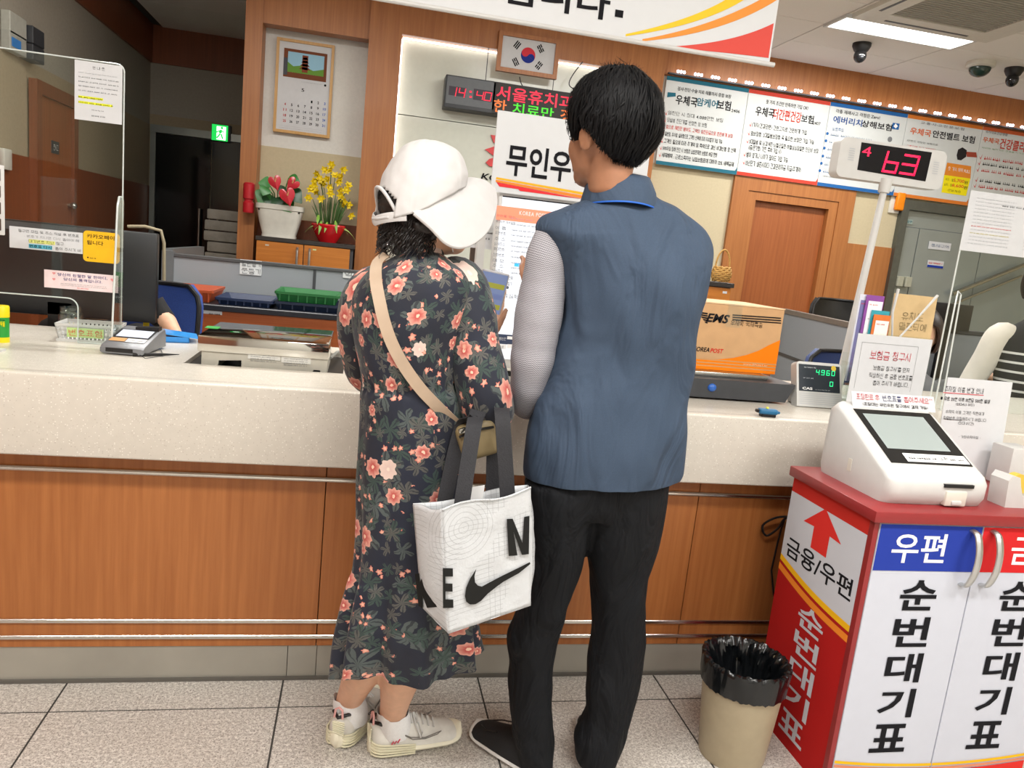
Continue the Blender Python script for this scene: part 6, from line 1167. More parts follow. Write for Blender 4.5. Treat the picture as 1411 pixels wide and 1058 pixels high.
def sneaker(t, heel, toe, w_, kind, side_sign=1):
    heel, toe = Vector(heel), Vector(toe); f = (toe-heel); L = f.length; f.normalize(); s = V(f.y, -f.x, 0); U = V(0, 0, 1)
    white = kind == 'white'
    M_SOLE = mat('cream_sole', '#ece8d2', .5, 0, .03) if white else mat('white_sole', '#d9d9d6', .5); M_UP = mat('sneaker_white', '#d9d7d0', .6, 0, .05, 60, .1) if white else mat('sneaker_black', '#16181b', .75, 0, .2, 200, .2)
    def W(u): return w_*(.36+.14*math.sin(min(1, u*1.6)*math.pi/2)-.02*math.sin(math.pi*u)) * (math.sqrt(max(0, 1-((u-.86)/.14)**2)) if u > .86 else 1) * (math.sqrt(max(0.02, 1-((.12-u)/.12)**2)) if u < .12 else 1)
    us = [0, .01, .03, .06, .1, .2, .3, .4, .5, .6, .7, .8, .87, .92, .96, .985, 1.0]
    hS = .036 if white else .026
    def Hs(u): return hS*(1.35-.45*min(1, u*1.8)) if white else hS
    root = part('shoe', MB().rings([[heel+f*(L*u)+s*((W(u)+.004)*c)+U*(z) for c, z in [(math.cos(a), (Hs(u)/2)*(1+math.sin(a))+(.012*max(0, u-.8)/.2)*(1-math.sin(a)*0)) for a in [2*math.pi*k/20 for k in range(21)]]] for u in us], None, True), M_SOLE, t, 60)
    if white:
        for k in range(5): part('sole_ridge', MB().tube([heel+f*(L*u)+s*((W(u)+.0045)*sg)+U*(.008+k*.0085*(1-.35*min(1, u*1.8))) for sg, u in [(-1, q) for q in (.45, .3, .2, .1, .05, .02)]+[(1, q) for q in (.02, .05, .1, .2, .3, .45)]], .0026, 6), mat('sole_rib', '#dcd8bc', .5), root)
    def top(u):
        pts = [(0, .085), (.08, .092), (.2, .075), (.35, .083), (.45, .092), (.6, .074), (.75, .058), (.88, .047), (1, .03)]
        return np.interp(u, [q[0] for q in pts], [q[1] for q in pts])
    rr = []
    for u in us:
        h0 = Hs(u)*.75; h1 = top(u); ww = W(u); rr.append([heel+f*(L*(.008+.984*u))+s*(ww*(sgn(math.cos(a), .8))*(1-.36*max(0, math.sin(a))**1.5))+U*(h0+(h1-h0)*max(0, math.sin(a))**.8 if math.sin(a) > 0 else h0+.004*math.sin(a)) for a in [2*math.pi*k/24 for k in range(25)]])
    up_ = part('upper', MB().rings(rr, None, True), M_UP, root, 60)
    if white:
        part('collar_lining', MB().tube([heel+f*(L*u)+s*(W(u)*.62*sg)+U*(top(u)+.001) for sg, u in ((-1, .36), (-1, .2), (-1, .08), (0, .02), (1, .08), (1, .2), (1, .36))], .005, 8), M_BLACK, root)
        part('heel_tab', MB().tube([heel+f*(L*.03)+s*x+U*(.086+.03*math.sin(q)) for x, q in ((-.012, 0), (-.010, .9), (0, 1.57), (.010, 2.2), (.012, 3.14))], .003, 8), mat('tab_pink', '#e0a8a4', .6), root)
        for k in range(5): u = .42+.06*k; part('lace', MB().tube([heel+f*(L*u)+s*(W(u)*.55)+U*(top(u)-.008), heel+f*(L*(u+.01))+U*(top(u)+.004), heel+f*(L*(u+.03))-s*(W(u)*.55)+U*(top(u)-.008)], .0028, 6), M_WHITE, root)
        part('lace_loop', MB().tube([heel+f*(L*.45)+U*(top(.45)+.004), heel+f*(L*.46)+s*.03+U*.075, heel+f*(L*.50)+s*.048+U*.05, heel+f*(L*.52)+s*.04+U*.06, heel+f*(L*.46)+U*(top(.45)+.005)], .0026, 6), M_WHITE, root)
        # line emblem on the outer side
        ev = [(.30, .066), (.40, .052), (.55, .046), (.72, .058), (.68, .050), (.55, .042), (.42, .045)]
        for sg in (1, -1): part('side_emblem', MB().tube([heel+f*(L*u)+s*(sg*(W(u)*.93+.002))+U*(z-.0) for u, z in ev+[ev[0]]], .0014, 5), mat('emblem_line', '#77736e', .5), root)
        part('side_letters', MB().box((-.001, -.001, 0), (0, 0, 0)) if False else MB().tube([heel+f*(L*u)+s*(W(u)+.005)+U*z for u, z in ((.2, .042), (.215, .05), (.23, .043), (.245, .051), (.26, .045), (.28, .055))], .0018, 5), mat('letter_red', '#d0405a', .5), root)
        part('heel_ribs', MB().tube([heel+f*(-.001+.002*abs(math.sin(k)))+s*(.022*math.cos(k*2.1))+U*(.045+.035*k/18) for k in range(19)], .0022, 5), mat('heel_cream', '#e4e2c8', .5), root)
    else:
        part('toe_seam', MB().tube([heel+f*(L*u)+s*(W(u)*.7*sg)+U*(top(u)*.92) for sg, u in ((-1, .6), (-1, .75), (-.5, .86), (0, .9), (.5, .86), (1, .75), (1, .6))], .002, 6), M_BLACK, root)
    return root
# ---------------------------------------------------------------- printed fabrics
def floral():
    t = NT('floral_chiffon'); uvn = t.n('ShaderNodeUVMap'); uv = uvn.outputs[0]; wob = t.n('ShaderNodeTexNoise'); t.l(uv, wob.inputs['Vector']); wob.inputs['Scale'].default_value = 60
    vm = t.n('ShaderNodeVectorMath', operation='MULTIPLY_ADD'); t.l(wob.outputs['Color'], vm.inputs[0]); vm.inputs[1].default_value = (.012, .012, 0); t.l(uv, vm.inputs[2]); P0 = vm.outputs[0]
    def cells(scale, off, rnd=.85):
        ad = t.n('ShaderNodeVectorMath', operation='ADD'); t.l(P0, ad.inputs[0]); ad.inputs[1].default_value = off
        v = t.n('ShaderNodeTexVoronoi', voronoi_dimensions='2D'); t.l(ad.outputs[0], v.inputs['Vector']); v.inputs['Scale'].default_value = scale; v.inputs['Randomness'].default_value = rnd
        sb = t.n('ShaderNodeVectorMath', operation='SUBTRACT'); t.l(ad.outputs[0], sb.inputs[0]); t.l(v.outputs['Position'], sb.inputs[1]); sx = t.n('ShaderNodeSeparateXYZ'); t.l(sb.outputs[0], sx.inputs[0])
        r = t.math('SQRT', t.math('ADD', t.math('MULTIPLY', sx.outputs[0], sx.outputs[0]), t.math('MULTIPLY', sx.outputs[1], sx.outputs[1]))); th = t.math('ARCTAN2', sx.outputs[1], sx.outputs[0])
        sc_ = t.n('ShaderNodeSeparateColor'); t.l(v.outputs['Color'], sc_.inputs[0]); return r, th, sc_.outputs[0], sc_.outputs[1], sc_.outputs[2]
    col = t.mix(t.ramp(t.noise(uv, 6, 2), .3, .7), '#0e1220', '#171d30')
    def add(col, mask, c, k=1.0): return t.mix(t.math('MULTIPLY', mask, k), col, c)
    # leaves
    for scale, off, R1, cc in ((12.5, (0, 0, 0), .044, '#4d5654'), (16, (.31, .17, 0), .030, '#33453f'), (19, (.7, .4, 0), .024, '#55544f')):
        r, th, a, b, c = cells(scale, off); lob = t.math('POWER', t.math('ABSOLUTE', t.math('COSINE', t.math('ADD', t.math('ADD', t.math('MULTIPLY', th, 2.5), t.math('MULTIPLY', r, 25.0)), t.math('MULTIPLY', a, 6.0)))), .9)
        rad = t.math('MULTIPLY', lob, t.math('MULTIPLY', t.math('ADD', t.math('MULTIPLY', b, .7), .5), R1)); m = t.math('LESS_THAN', r, rad); vein = t.math('GREATER_THAN', lob, .985)
        m = t.math('MULTIPLY', m, t.math('GREATER_THAN', c, .22)); col = add(col, m, cc, .85); col = add(col, t.math('MULTIPLY', m, vein), '#1a2028', .8)
    # big coral flowers
    r, th, a, b, c = cells(12.5, (0, 0, 0)); R0 = t.math('ADD', t.math('MULTIPLY', b, .012), .015); pet = t.math('ADD', .91, t.math('MULTIPLY', .09, t.math('COSINE', t.math('ADD', t.math('MULTIPLY', th, 8.0), t.math('MULTIPLY', a, 9.0)))))
    rad = t.math('MULTIPLY', R0, pet); show = t.math('GREATER_THAN', a, .36); q = t.math('DIVIDE', r, rad); m = t.math('MULTIPLY', t.math('LESS_THAN', q, 1.0), show)
    fc = t.mix(t.ramp(q, .35, 1.0), '#b4504a', '#d39b8b'); fc = t.mix(t.math('LESS_THAN', q, .22), fc, '#e8c0a8'); fc = t.mix(t.math('MULTIPLY', t.math('GREATER_THAN', c, .9), .7), fc, '#dccfc4'); col = t.mix(m, col, fc)
    # small buds
    r, th, a, b, c = cells(34, (.13, .53, 0)); q = t.math('DIVIDE', r, t.math('ADD', .0055, t.math('MULTIPLY', b, .0035))); m = t.math('MULTIPLY', t.math('LESS_THAN', q, t.math('ADD', .8, t.math('MULTIPLY', .2, t.math('COSINE', t.math('MULTIPLY', th, 5.0))))), t.math('GREATER_THAN', t.math('ADD', t.noise(uv, 16, 1), t.math('MULTIPLY', c, .12)), .62))
    col = t.mix(m, col, t.mix(t.ramp(q, .2, 1.0), '#d8a48e', '#b85c50'))
    t.base(col, .75); t.b.inputs['Sheen Weight'].default_value = .1; t.bump(t.noise(uv, 25, 3), .25, .006); return t.m
M_FLOR = floral()
def zigzag():
    t = NT('grey_zigzag_cotton'); uv = t.n('ShaderNodeUVMap').outputs[0]; sx = t.n('ShaderNodeSeparateXYZ'); t.l(uv, sx.inputs[0]); P_ = .0062
    z = t.math('ABSOLUTE', t.math('SUBTRACT', t.math('FRACT', t.math('DIVIDE', sx.outputs[0], P_)), .5)); f = t.math('FRACT', t.math('ADD', t.math('DIVIDE', sx.outputs[1], P_*.62), z)); t.base(t.mix(t.ramp(f, .42, .58), '#77757c', '#bcbbc1'), .8); t.bump(t.noise(uv, 30, 3), .3, .008); return t.m
M_SHIRT = zigzag()
M_VEST = cloth('navy_vest', '#3b4a5e', .75, .3, 300, 6.0, .55); M_PANTS = cloth('black_trousers', '#0f1115', .8, .25, 300, 9.0, .6)
M_HATW = mat('white_cotton', '#c3c1c0', .75, 0, .03, 30, .35)
def nfold(amp, fx_, fz, seed=0.0):
    def f(q, th, s, n): return n*(amp*mnoise.noise(V(q.x*fx_+seed, q.y*fx_, q.z*fz)))
    return f
# ================================================================ WOMAN
WY = 1.72
Wt = thing('person', 'person seen from behind in navy floral dress and white sun cap, looking at a phone', 'person', V(.10, 1.76, 0))
D_ROWS = [(346, 556, 602, .036, .01), (352, 545, 612, .05, .01), (362, 528, 626, .07, .0), (374, 506, 646, .085, 0), (392, 490, 656, .098, 0), (415, 482, 652, .105, 0), (445, 482, 642, .11, 0), (475, 487, 634, .108, 0), (505, 495, 630, .104, 0), (528, 500, 630, .10, 0),
          (545, 497, 636, .10, 0), (580, 496, 642, .105, .005), (640, 494, 646, .11, .01), (700, 491, 648, .112, .01), (750, 487, 648, .114, .01), (782, 484, 648, .115, .01), (794, 481, 649, .12, .01), (840, 472, 653, .125, .01), (880, 465, 656, .125, .01), (912, 463, 658, .125, .01)]
def dfold(q, th, s, n):
    o = V(0, 0, 0)
    if s > .5:
        k = (s-.5)/.5; a = .012*k
        if s > .78: a = .012*k+.016*(s-.78)/.22
        w_ = math.sin(th*9+1.3*math.sin(th*2))+.5*math.sin(th*17+2); o += n*(a*.55*w_)
        # uneven hem: lower at the back left, higher to the right
        if s > .80: o += V(0, 0, 1)*(((s-.80)/.20)**1.5*(.026*math.cos(th)+.024*math.sin(th)+.016*math.sin(th*3+1)))
    if .42 < s < .56: o += n*(-.004+.006*math.sin(th*22))*math.exp(-((s-.475)/.025)**2)
    o += n*(.007*mnoise.noise(V(q.x*11, q.y*11, q.z*6)))
    return o
mb = MB(); loft_px(mb, D_ROWS, WY, 120, 150, .9, dfold, False, 0, .145)
dress = part('dress', mb, M_FLOR, Wt, 70, None, True)
col_ = MB(); cp = [(543, 351), (560, 346), (585, 345), (606, 352), (612, 364)]
rows = []
for i in range(4):
    rows.append([])
    for k in range(41):
        th = 2*math.pi*k/40; c = onY(578, 352, WY+.015); rows[-1].append(c+V(math.cos(th)*(.060-.003*i), -math.sin(th)*(.052-.003*i)+.004, -.012+.013*i-.010*math.cos(th)))
col_.sheet(rows, [(k*.01, i*.01) for i in range(4) for k in range(41)], .002); part('collar', col_, M_FLOR, dress, 60)
# sleeve of the raised arm
S0, S1, S2 = onY(632, 392, WY+.005), onY(652, 470, WY-.03), onY(667, 540, WY-.055); EL = onY(672, 562, WY+.06); WR = onY(670, 462, 1.93)
path = smooth_path([onY(612, 385, WY+.01), S0, onY(646, 430, WY-.015), S1, onY(660, 508, WY-.045), S2, onY(671, 560, WY-.045), onY(675, 566, WY-.005), onY(676, 556, WY+.04)], 44)
rad = [x[0] for x in cr([[.05], [.062], [.062], [.060], [.061], [.062], [.062], [.058], [.056]], 44)]
mb = MB(); mb.tube(path, [r*(1+.05*mnoise.noise(q*14)) for r, q in zip(rad, path)], 40, False); part('sleeve', mb, M_FLOR, dress, 70)
elbow_dark = MB(); elbow_dark.tube([onY(690, 552, WY-.02), onY(697, 560, WY-.02), onY(694, 578, WY-.02)], [.012, .02, .012], 12); part('dark_elbow_piece', elbow_dark, mat('elbow_black', '#14161c', .8), dress, 60)  # short black tube piece just right of the bent elbow
mb = MB(); mb.tube(smooth_path([onY(540, 388, WY+.02), onY(512, 398, WY+.02), onY(497, 430, WY+.03), onY(498, 480, WY+.06), onY(510, 515, WY+.13), onY(540, 500, WY+.2)], 24), [x[0] for x in cr([[.04], [.05], [.052], [.05], [.05], [.046]], 24)], 28, False); part('sleeve', mb, M_FLOR, dress, 70)
# body
mb = MB(); loft_px(mb, D_ROWS[3:16], WY, 32, 40, .95, None, True, .018)
HF = V(math.cos(math.radians(20)), math.sin(math.radians(20)), 0); HS = V(HF.y, -HF.x, 0); HCW = onY(590, 284, 1.745)
def hd(f, s, z): return HCW+HF*f+HS*s+V(0, 0, z)
Rh = Matrix((HF, HS*-1, V(0, 0, 1))).transposed()
mb.sph(hd(-.005, 0, .0), (.096, .076, .10), Rh, 28, 18); mb.sph(hd(.045, 0, -.055), (.055, .055, .05), Rh); mb.sph(hd(.072, 0, -.078), (.028, .032, .024), Rh); mb.sph(hd(.05, .03, -.045), (.035, .03, .035), Rh); mb.sph(hd(.05, -.03, -.045), (.035, .03, .035), Rh)
mb.tube([hd(.088, 0, .005), hd(.106, 0, -.028), hd(.096, 0, -.038)], [.010, .014, .010], 10); mb.sph(hd(.093, 0, -.058), (.012, .024, .008), Rh)
for s in (1, -1): mb.sph(hd(-.008, s*.078, -.012), (.018, .008, .03), Rh); mb.sph(hd(.078, s*.033, .008), (.014, .016, .010), Rh)
mb.tube([hd(.0, 0, -.05), hd(-.008, 0, -.10), onY(576, 372, WY+.01)], [.05, .047, .06], 20)
mb.tube([onY(625, 395, WY+.01), S1+V(0, .01, 0), onY(671, 552, WY-.03), onY(674, 540, WY+.03), WR], [.045, .038, .036, .034, .024], 16)
FD = (onY(674, 425, 1.985)-WR).normalized(); hand(mb, WR, FD, V(-.2, 1, 0), V(1, 0, .1), .165, .12, .1, 1, V(.36, -.35, 1))
LWr = onY(566, 470, WY+.26); mb.tube([onY(508, 395, WY+.01), onY(497, 470, WY+.05), onY(510, 515, WY+.13), LWr], [.042, .036, .035, .023], 16); hand(mb, LWr, V(.7, .4, .3), V(0, -1, .3), V(.2, .3, 1), .165, .7)
# legs
RA, LA = onZ(536, 1040, 0), onZ(470, 1025, 0)
aR, aL = onY(541, 985, RA.y+.03), onY(481, 966, LA.y+.04)
for ank, hip, kn, foot in ((aR, onY(585, 700, WY+.02), onY(560, 880, WY+.015), V(.9, .3, 0)), (aL, onY(548, 700, WY+.02), onY(520, 870, WY+.03), V(.4, .9, 0))):
    calf = ank.lerp(kn, .62)+V(0, -.012, 0); base = V(ank.x, ank.y, .06); mb.tube(smooth_path([hip, hip.lerp(kn, .5), kn, calf, ank.lerp(kn, .2), ank, base], 30), [x[0] for x in cr([[.075], [.068], [.052], [.053], [.040], [.036], [.036]], 30)], 20)
    mb.sph(base+foot.normalized()*.07+V(0, 0, -.02), (.045, .035, .028))
bw_ = remesh(mb, .0055, 5); part('body', bw_, M_SKIN, Wt, True)
# socks and sneakers
M_SOCK = mat('white_sock', '#e4e4e4', .85, 0, .03, 200, .2)
for ank, l0, l1 in ((aR, .0, 0), (aL, 0, 0)):
    base = V(ank.x, ank.y, .045); topp = V(ank.x, ank.y, 0)+V(0, 0, ank.z+.012); mb = MB(); rings = []
    for i in range(15):
        s = i/14; z = base.z+(topp.z-base.z)*s; r_ = .0425+.004*math.sin(s*3)-.002*s; rings.append([V(ank.x+r_*math.cos(a)*1.02+.01*(1-s), ank.y+r_*math.sin(a)+.0, z+(.006*math.sin(a*2+1)+.004*math.sin(a*5) if i == 14 else 0)) for a in [2*math.pi*k/32 for k in range(33)]])
    mb.rings(rings, None, False); part('sock', mb, M_SOCK, Wt, 60)
f1 = V(1, .22, 0).normalized(); hR = V(aR.x, aR.y, 0)-f1*.062; sneaker(Wt, hR, hR+f1*.262, .095, 'white')
f2 = V(.45, .9, 0).normalized(); hL = V(aL.x, aL.y, 0)-f2*.065; sneaker(Wt, hL, hL+f2*.262, .095, 'white')
# cap
def hatp(f, s, z): return HCW+HF*f+HS*s+V(0, 0, z)
hat = MB(); rings = []; NU = 144; TILT = math.radians(-24)
def rimz(f): return float(np.interp(f-.022, [-.12, -.065, -.01, .035, .077], [-.040, -.018, .018, .044, .064]))
CRN = hatp(-.010, 0, .0)
for i in range(44):
    q = i/43; rings.append([])
    for k in range(NU+1):
        a = 2*math.pi*k/NU; f, s = math.cos(a)*.099, math.sin(a)*.090
        z0 = rimz(f)-.004; rz = .138-.02*math.cos(a)*0; ph = q*math.pi/2; rr_ = math.cos(ph)**.78; z = z0+(rz-z0)*math.sin(ph)**1.05
        seam = .0016*abs(math.sin(a*3))**.3
        rings[-1].append(hatp(-.022+f*rr_+.012*math.sin(ph), s*rr_, z)+V(0, 0, .0025*mnoise.noise(V(f*30, s*30, q*4)))+(HF*math.cos(a)+HS*math.sin(a))*(seam+.002*mnoise.noise(V(f*45+3, s*45, z*45))))
# cut the back opening above the strap
opening = lambda p: (p-HCW).dot(HF) < -.07 and abs((p-HCW).dot(HS)) < .055 and -.036 < (p-HCW).z-0.0 < .026*(1-((p-HCW).dot(HS)/.056)**2)
vs = [p for r in rings for p in r]; fs = []
for i in range(43):
    for k in range(NU):
        f_ = (i*(NU+1)+k, i*(NU+1)+k+1, (i+1)*(NU+1)+k+1, (i+1)*(NU+1)+k); c = sum((vs[j] for j in f_), V(0, 0, 0))/4
        if not opening(c): fs.append(f_)
hat.add(vs, fs)
cap_ = part('sun_cap', hat, M_HATW, Wt, 60); md = cap_.modifiers.new('thick', 'SOLIDIFY'); md.thickness = .003; md.offset = -1
inner = [(-.07, .080, -.020), (-.03, .087, .0), (.0, .082, .020), (.035, .062, .044), (.062, .035, .058), (.076, 0, .064)]
outer = [(-.07, .084, -.024), (-.036, .100, -.050), (-.004, .112, -.078), (.03, .115, -.084), (.069, .105, -.070), (.115, .08, -.036), (.148, .045, .020), (.166, 0, .058)]
I = cr(inner, 30); O = cr(outer, 30); I = I+[(f, -s, z) for f, s, z in reversed(I[:-1])]; O = O+[(f, -s, z) for f, s, z in reversed(O[:-1])]
rows = []
for j in range(15):
    q = j/14; rows.append([])
    for k in range(len(I)):
        a, b = V(*I[k]), V(*O[k]); p_ = a.lerp(b, q); bul = math.sin(math.pi*q)*.014*math.sin(math.pi*k/(len(I)-1)); n_ = mnoise.noise(V(p_.x*28, p_.y*28, p_.z*28+5)); rows[-1].append(hatp(p_.x, p_.y*(1+bul*.6), p_.z+bul+.0035*n_*math.sin(math.pi*q)))
mb = MB(); mb.sheet(rows, None, .004); part('brim', mb, M_HATW, cap_, 60)
part('brim_piping', MB().tube([rows[-1][k] for k in range(len(I))], .0032, 8), M_HATW, cap_, 60); part('brim_seam', MB().tube([rows[0][k]+V(0, 0, .002) for k in range(len(I))], .0018, 6), M_HATW, cap_, 60)
part('back_strap', MB().tube([hatp(-.024-.098*math.cos(a), .089*math.sin(a), -.046+.020*abs(math.sin(a))) for a in [-.95+1.9*k/16 for k in range(17)]], .011, 10, True, .25, V(1, 0, 0)), M_HATW, cap_, 60)
part('opening_edge', MB().tube([hatp(-.122+.030*(abs(u)/.055)**2, u, -.036+.062*(1-(abs(u)/.056)**2.2)) for u in [-.055+.11*k/20 for k in range(21)]], .004, 8), M_HATW, cap_, 60)
part('crown_seam', MB().tube([rings[i][40]+(rings[i][40]-CRN).normalized()*.001 for i in range(44)], .0018, 6), M_HATW, cap_, 60)
# hair: dark short curls below the cap
mb = MB(); hc_ = hatp(-.062, .0, -.052)
def curl_blob(mb, c, r, seed, rot=None):
    b2 = MB(); b2.sph(c, r, rot, 36, 24)
    mb.add([p+(p-c).normalized()*(.008*mnoise.noise(p*60+V(seed, 0, 0))+.006*mnoise.noise(p*120)) for p in b2.v], b2.f)
curl_blob(mb, hatp(-.045, 0, -.050), (.054, .062, .050), 1, Rh); curl_blob(mb, hatp(-.028, .045, -.038), (.045, .035, .040), 2, Rh); curl_blob(mb, hatp(-.028, -.045, -.038), (.045, .035, .040), 2, Rh); curl_blob(mb, hatp(-.068, 0, -.008), (.044, .056, .042), 4, Rh)
rnd = random.Random(5)
for k in range(520):
    a = rnd.uniform(-2.4, 2.4); z = rnd.uniform(-.09, -.02); r_ = 1.0; st = hatp(-.042-.052*math.cos(a), .062*math.sin(a), z); dr_ = (st-hatp(-.042, 0, z)).normalized(); pts = []; ph = rnd.uniform(0, 6.28); ln = rnd.uniform(.02, .045)
    for j in range(7): s = j/6; pts.append(st+dr_*(.003+.005*math.sin(ph+s*5))+V(0, 0, -ln*s)+HF*(.005*math.cos(ph+s*6))+dr_*.006*s)
    mb.tube(pts, [.0009]*5+[.0007, .0003], 4, False)
part('hair', mb, mat('dark_brown_hair', '#1d1613', .5, 0, .3, 200), Wt, 60)
part('mask_loop', MB().tube([hatp(.0, .079, -.02), hatp(.02, .082, -.06), hatp(.035, .074, -.095)], .0014, 6), M_WHITE, Wt)
# crossbody strap and pouch
sp = [(533, 351), (520, 362), (518, 385), (523, 415), (530, 445), (541, 475), (558, 506), (580, 536), (603, 560), (628, 584)]
pouch = thing('crossbody_bag', 'small khaki crossbody pouch on a long beige strap over the floral dress', 'bag', onY(650, 610, WY-.1))
mb = MB(); ribbon(mb, smooth_path([surf_px(D_ROWS, WY, x, y, .006, .9) for x, y in sp], 40), .026, .002, V(.9, 0, .35)); part('strap', mb, mat('beige_strap', '#b09a84', .6, 0, .04), pouch, 60)
pc_ = onY(657, 602, WY-.085); Rp = Matrix.Translation(pc_) @ Matrix.Rotation(-.35, 4, 'Y'); part('pouch_body', MB().box((-.045, -.03, -.045), (.045, .03, .04), .018, 4, mtx=Rp), mat('khaki_leather', '#8a7a58', .5, 0, .1, 30, .2), pouch, 60); part('zip', MB().tube([Rp @ V(-.04, -.03, .02), Rp @ V(0, -.034, .026), Rp @ V(.04, -.03, .02)], .003, 6), M_BLACK, pouch); part('clasp', MB().box((-.038, -.04, .028), (-.02, -.032, .04), .003, mtx=Rp), M_STEEL, pouch)
# phone
pc_ = onY(675, 412, 1.955); ph = thing('smartphone', 'smartphone with lit screen in the hand of the person in the floral dress', 'phone', pc_+V(0, 0, -.07)); Rp = Matrix.Translation(pc_) @ Matrix.Rotation(-.15, 4, 'Z') @ Matrix.Rotation(.25, 4, 'X') @ Matrix.Rotation(.12, 4, 'Y')
part('case', MB().box((-.036, 0, -.075), (.036, .009, .075), .004, 3, mtx=Rp), mat('phone_silver', '#c8c8cc', .3), ph); mb = MB(); mb.add([Rp @ V(-.033, -.0006, -.071), Rp @ V(.033, -.0006, -.071), Rp @ V(.033, -.0006, .071), Rp @ V(-.033, -.0006, .071)], [(0, 1, 2, 3)]); part('screen', mb, emit('phone_screen', '#8f9fc8', .6, '#4a5470'), ph, None)
for k in range(4): z = .045-.028*k; mb = MB(); mb.add([Rp @ V(-.028, -.0012, z-.014), Rp @ V(.03, -.0012, z-.014), Rp @ V(.03, -.0012, z), Rp @ V(-.028, -.0012, z)], [(0, 1, 2, 3)]); part('message_bubble', mb, emit('bubble', '#b0b048', .5, '#8a8a40') if k % 2 == 0 else emit('bubble2', '#7f8fbe', .5, '#5a6690'), ph, None)
# ---------------------------------------------------------------- tote bag
TB = thing('tote_bag', 'large white shopping tote with black swoosh and letters hanging from the bent arm', 'tote bag', onY(650, 870, 1.58))
cF = [onY(609, 702, 1.475), onY(731, 673, 1.515), onY(731, 834, 1.515), onY(618, 873, 1.475)]     # near face: TL TR BR BL
gT, gB = onY(569, 695, 1.555), onY(581, 836, 1.55); bR, bRB = onY(727, 668, 1.595), onY(728, 828, 1.585)
def bil(a, b, c, d, u, v): return a.lerp(b, u).lerp(d.lerp(c, u), v)
M_TOTE = None
def tote_mat():
    t = NT('tote_white'); uv = t.n('ShaderNodeUVMap').outputs[0]; sx = t.n('ShaderNodeSeparateXYZ'); t.l(uv, sx.inputs[0])
    def lines(c, p_, w_): return t.math('LESS_THAN', t.math('FRACT', t.math('DIVIDE', c, p_)), w_)
    gx, gy = lines(sx.outputs[0], .0125, .07), lines(sx.outputs[1], .0105, .08)
    dx = t.math('SUBTRACT', sx.outputs[0], .045); dy = t.math('SUBTRACT', sx.outputs[1], .055); r = t.math('SQRT', t.math('ADD', t.math('MULTIPLY', dx, dx), t.math('MULTIPLY', dy, dy))); ring = t.math('MULTIPLY', lines(r, .011, .08), t.math('LESS_THAN', r, .075))
    right = t.math('GREATER_THAN', sx.outputs[0], .10); g = t.math('MAXIMUM', gy, t.math('MULTIPLY', gx, right)); m = t.math('MULTIPLY', t.math('MAXIMUM', ring, t.math('MULTIPLY', g, t.math('GREATER_THAN', t.noise(uv, 14, 0), .46))), .6)
    t.base(t.mix(m, '#c6c9cc', '#7b7e83'), .4); t.bump(t.noise(uv, 22, 4, .6), .5, .008); return t.m
M_TOTE = tote_mat()
def face(mb, a, b, c, d, nu, nv, bulge, u0=0.0, seed=0, topw=0.0):
    rows = []; uv = []; n_ = (b-a).cross(d-a).normalized(); W = (b-a).length; Hh = (d-a).length
    for j in range(nv+1):
        rows.append([])
        for i in range(nu+1):
            u, v = i/nu, j/nv; q = bil(a, b, c, d, u, v); e = math.sin(math.pi*u)*math.sin(math.pi*v)
            q = q-n_*(bulge*e)+n_*(.003*mnoise.noise(q*22+V(seed, 0, 0))*min(1, 6*u*(1-u)))+V(0, 0, topw*math.sin(math.pi*u*2.2)*(1-v)**3)
            rows[-1].append(q); uv.append((u0+u*W, v*Hh))
    mb.sheet(rows, uv); return rows
mb = MB(); face(mb, *cF, 30, 30, -.003, 0, 0, .006); face(mb, gT, cF[0], cF[3], gB, 12, 30, .008, -.075, 3, .003); face(mb, bR, gT, gB, bRB, 20, 20, -.01, .3, 5, .004); face(mb, cF[1], bR, bRB, cF[2], 10, 20, .012, .2, 7); face(mb, gB, cF[3], cF[2], bRB, 12, 12, 0, .4, 9)
tb = part('bag_body', mb, M_TOTE, TB, 70); md = tb.modifiers.new('thick', 'SOLIDIFY'); md.thickness = .0015; md.offset = 0
part('rim_seam', MB().tube([bil(*cF, k/20, .0)+V(0, -.002, .006*math.sin(math.pi*k/20*2.2)) for k in range(21)], .0022, 6), M_TOTE, TB, 60)
# print: letters and swoosh follow the near face and the gusset
pf_ = Plane(cF[3], (cF[2]-cF[3]), (cF[0]-cF[3])-(cF[2]-cF[3]).normalized()*((cF[0]-cF[3]).dot((cF[2]-cF[3]).normalized()))); pg_ = Plane(gB, (cF[3]-gB), (gT-gB)-(cF[3]-gB).normalized()*((gT-gB).dot((cF[3]-gB).normalized())))
M_INKT = ink('#232322')
prt = Print(pf_, TB, .0052)
Z2 = lambda pts: [(540+x*.2174, 660+y*.2174) for x, y in pts]
swo_ = Z2([(530, 562), (518, 610), (522, 648), (540, 668), (565, 675), (610, 650), (700, 603), (800, 555), (868, 520), (872, 532), (800, 590), (700, 645), (650, 682), (600, 722), (560, 765), (525, 786), (490, 788), (466, 770), (458, 735), (466, 680), (490, 625)])
me_pts = [pf_.loc(*q) for q in swo_]
prt.poly(M_INKT, me_pts, 0, 'swoosh_print')
prt.ppoly(M_INKT, Z2([(722, 248), (760, 246), (822, 400), (832, 235), (866, 228), (862, 470), (818, 475), (765, 330), (790, 478), (735, 482)]), 0, 'letter_print'); prt.flush()
prt = Print(pf_, TB, .0045)
prt.ppoly(M_INKT, Z2([(318, 558), (382, 560), (383, 612), (335, 612), (336, 655), (380, 657), (381, 708), (336, 706), (336, 756), (385, 757), (386, 810), (320, 812)]), 0, 'letter_print'); prt.flush()
prt = Print(pg_, TB, .004)
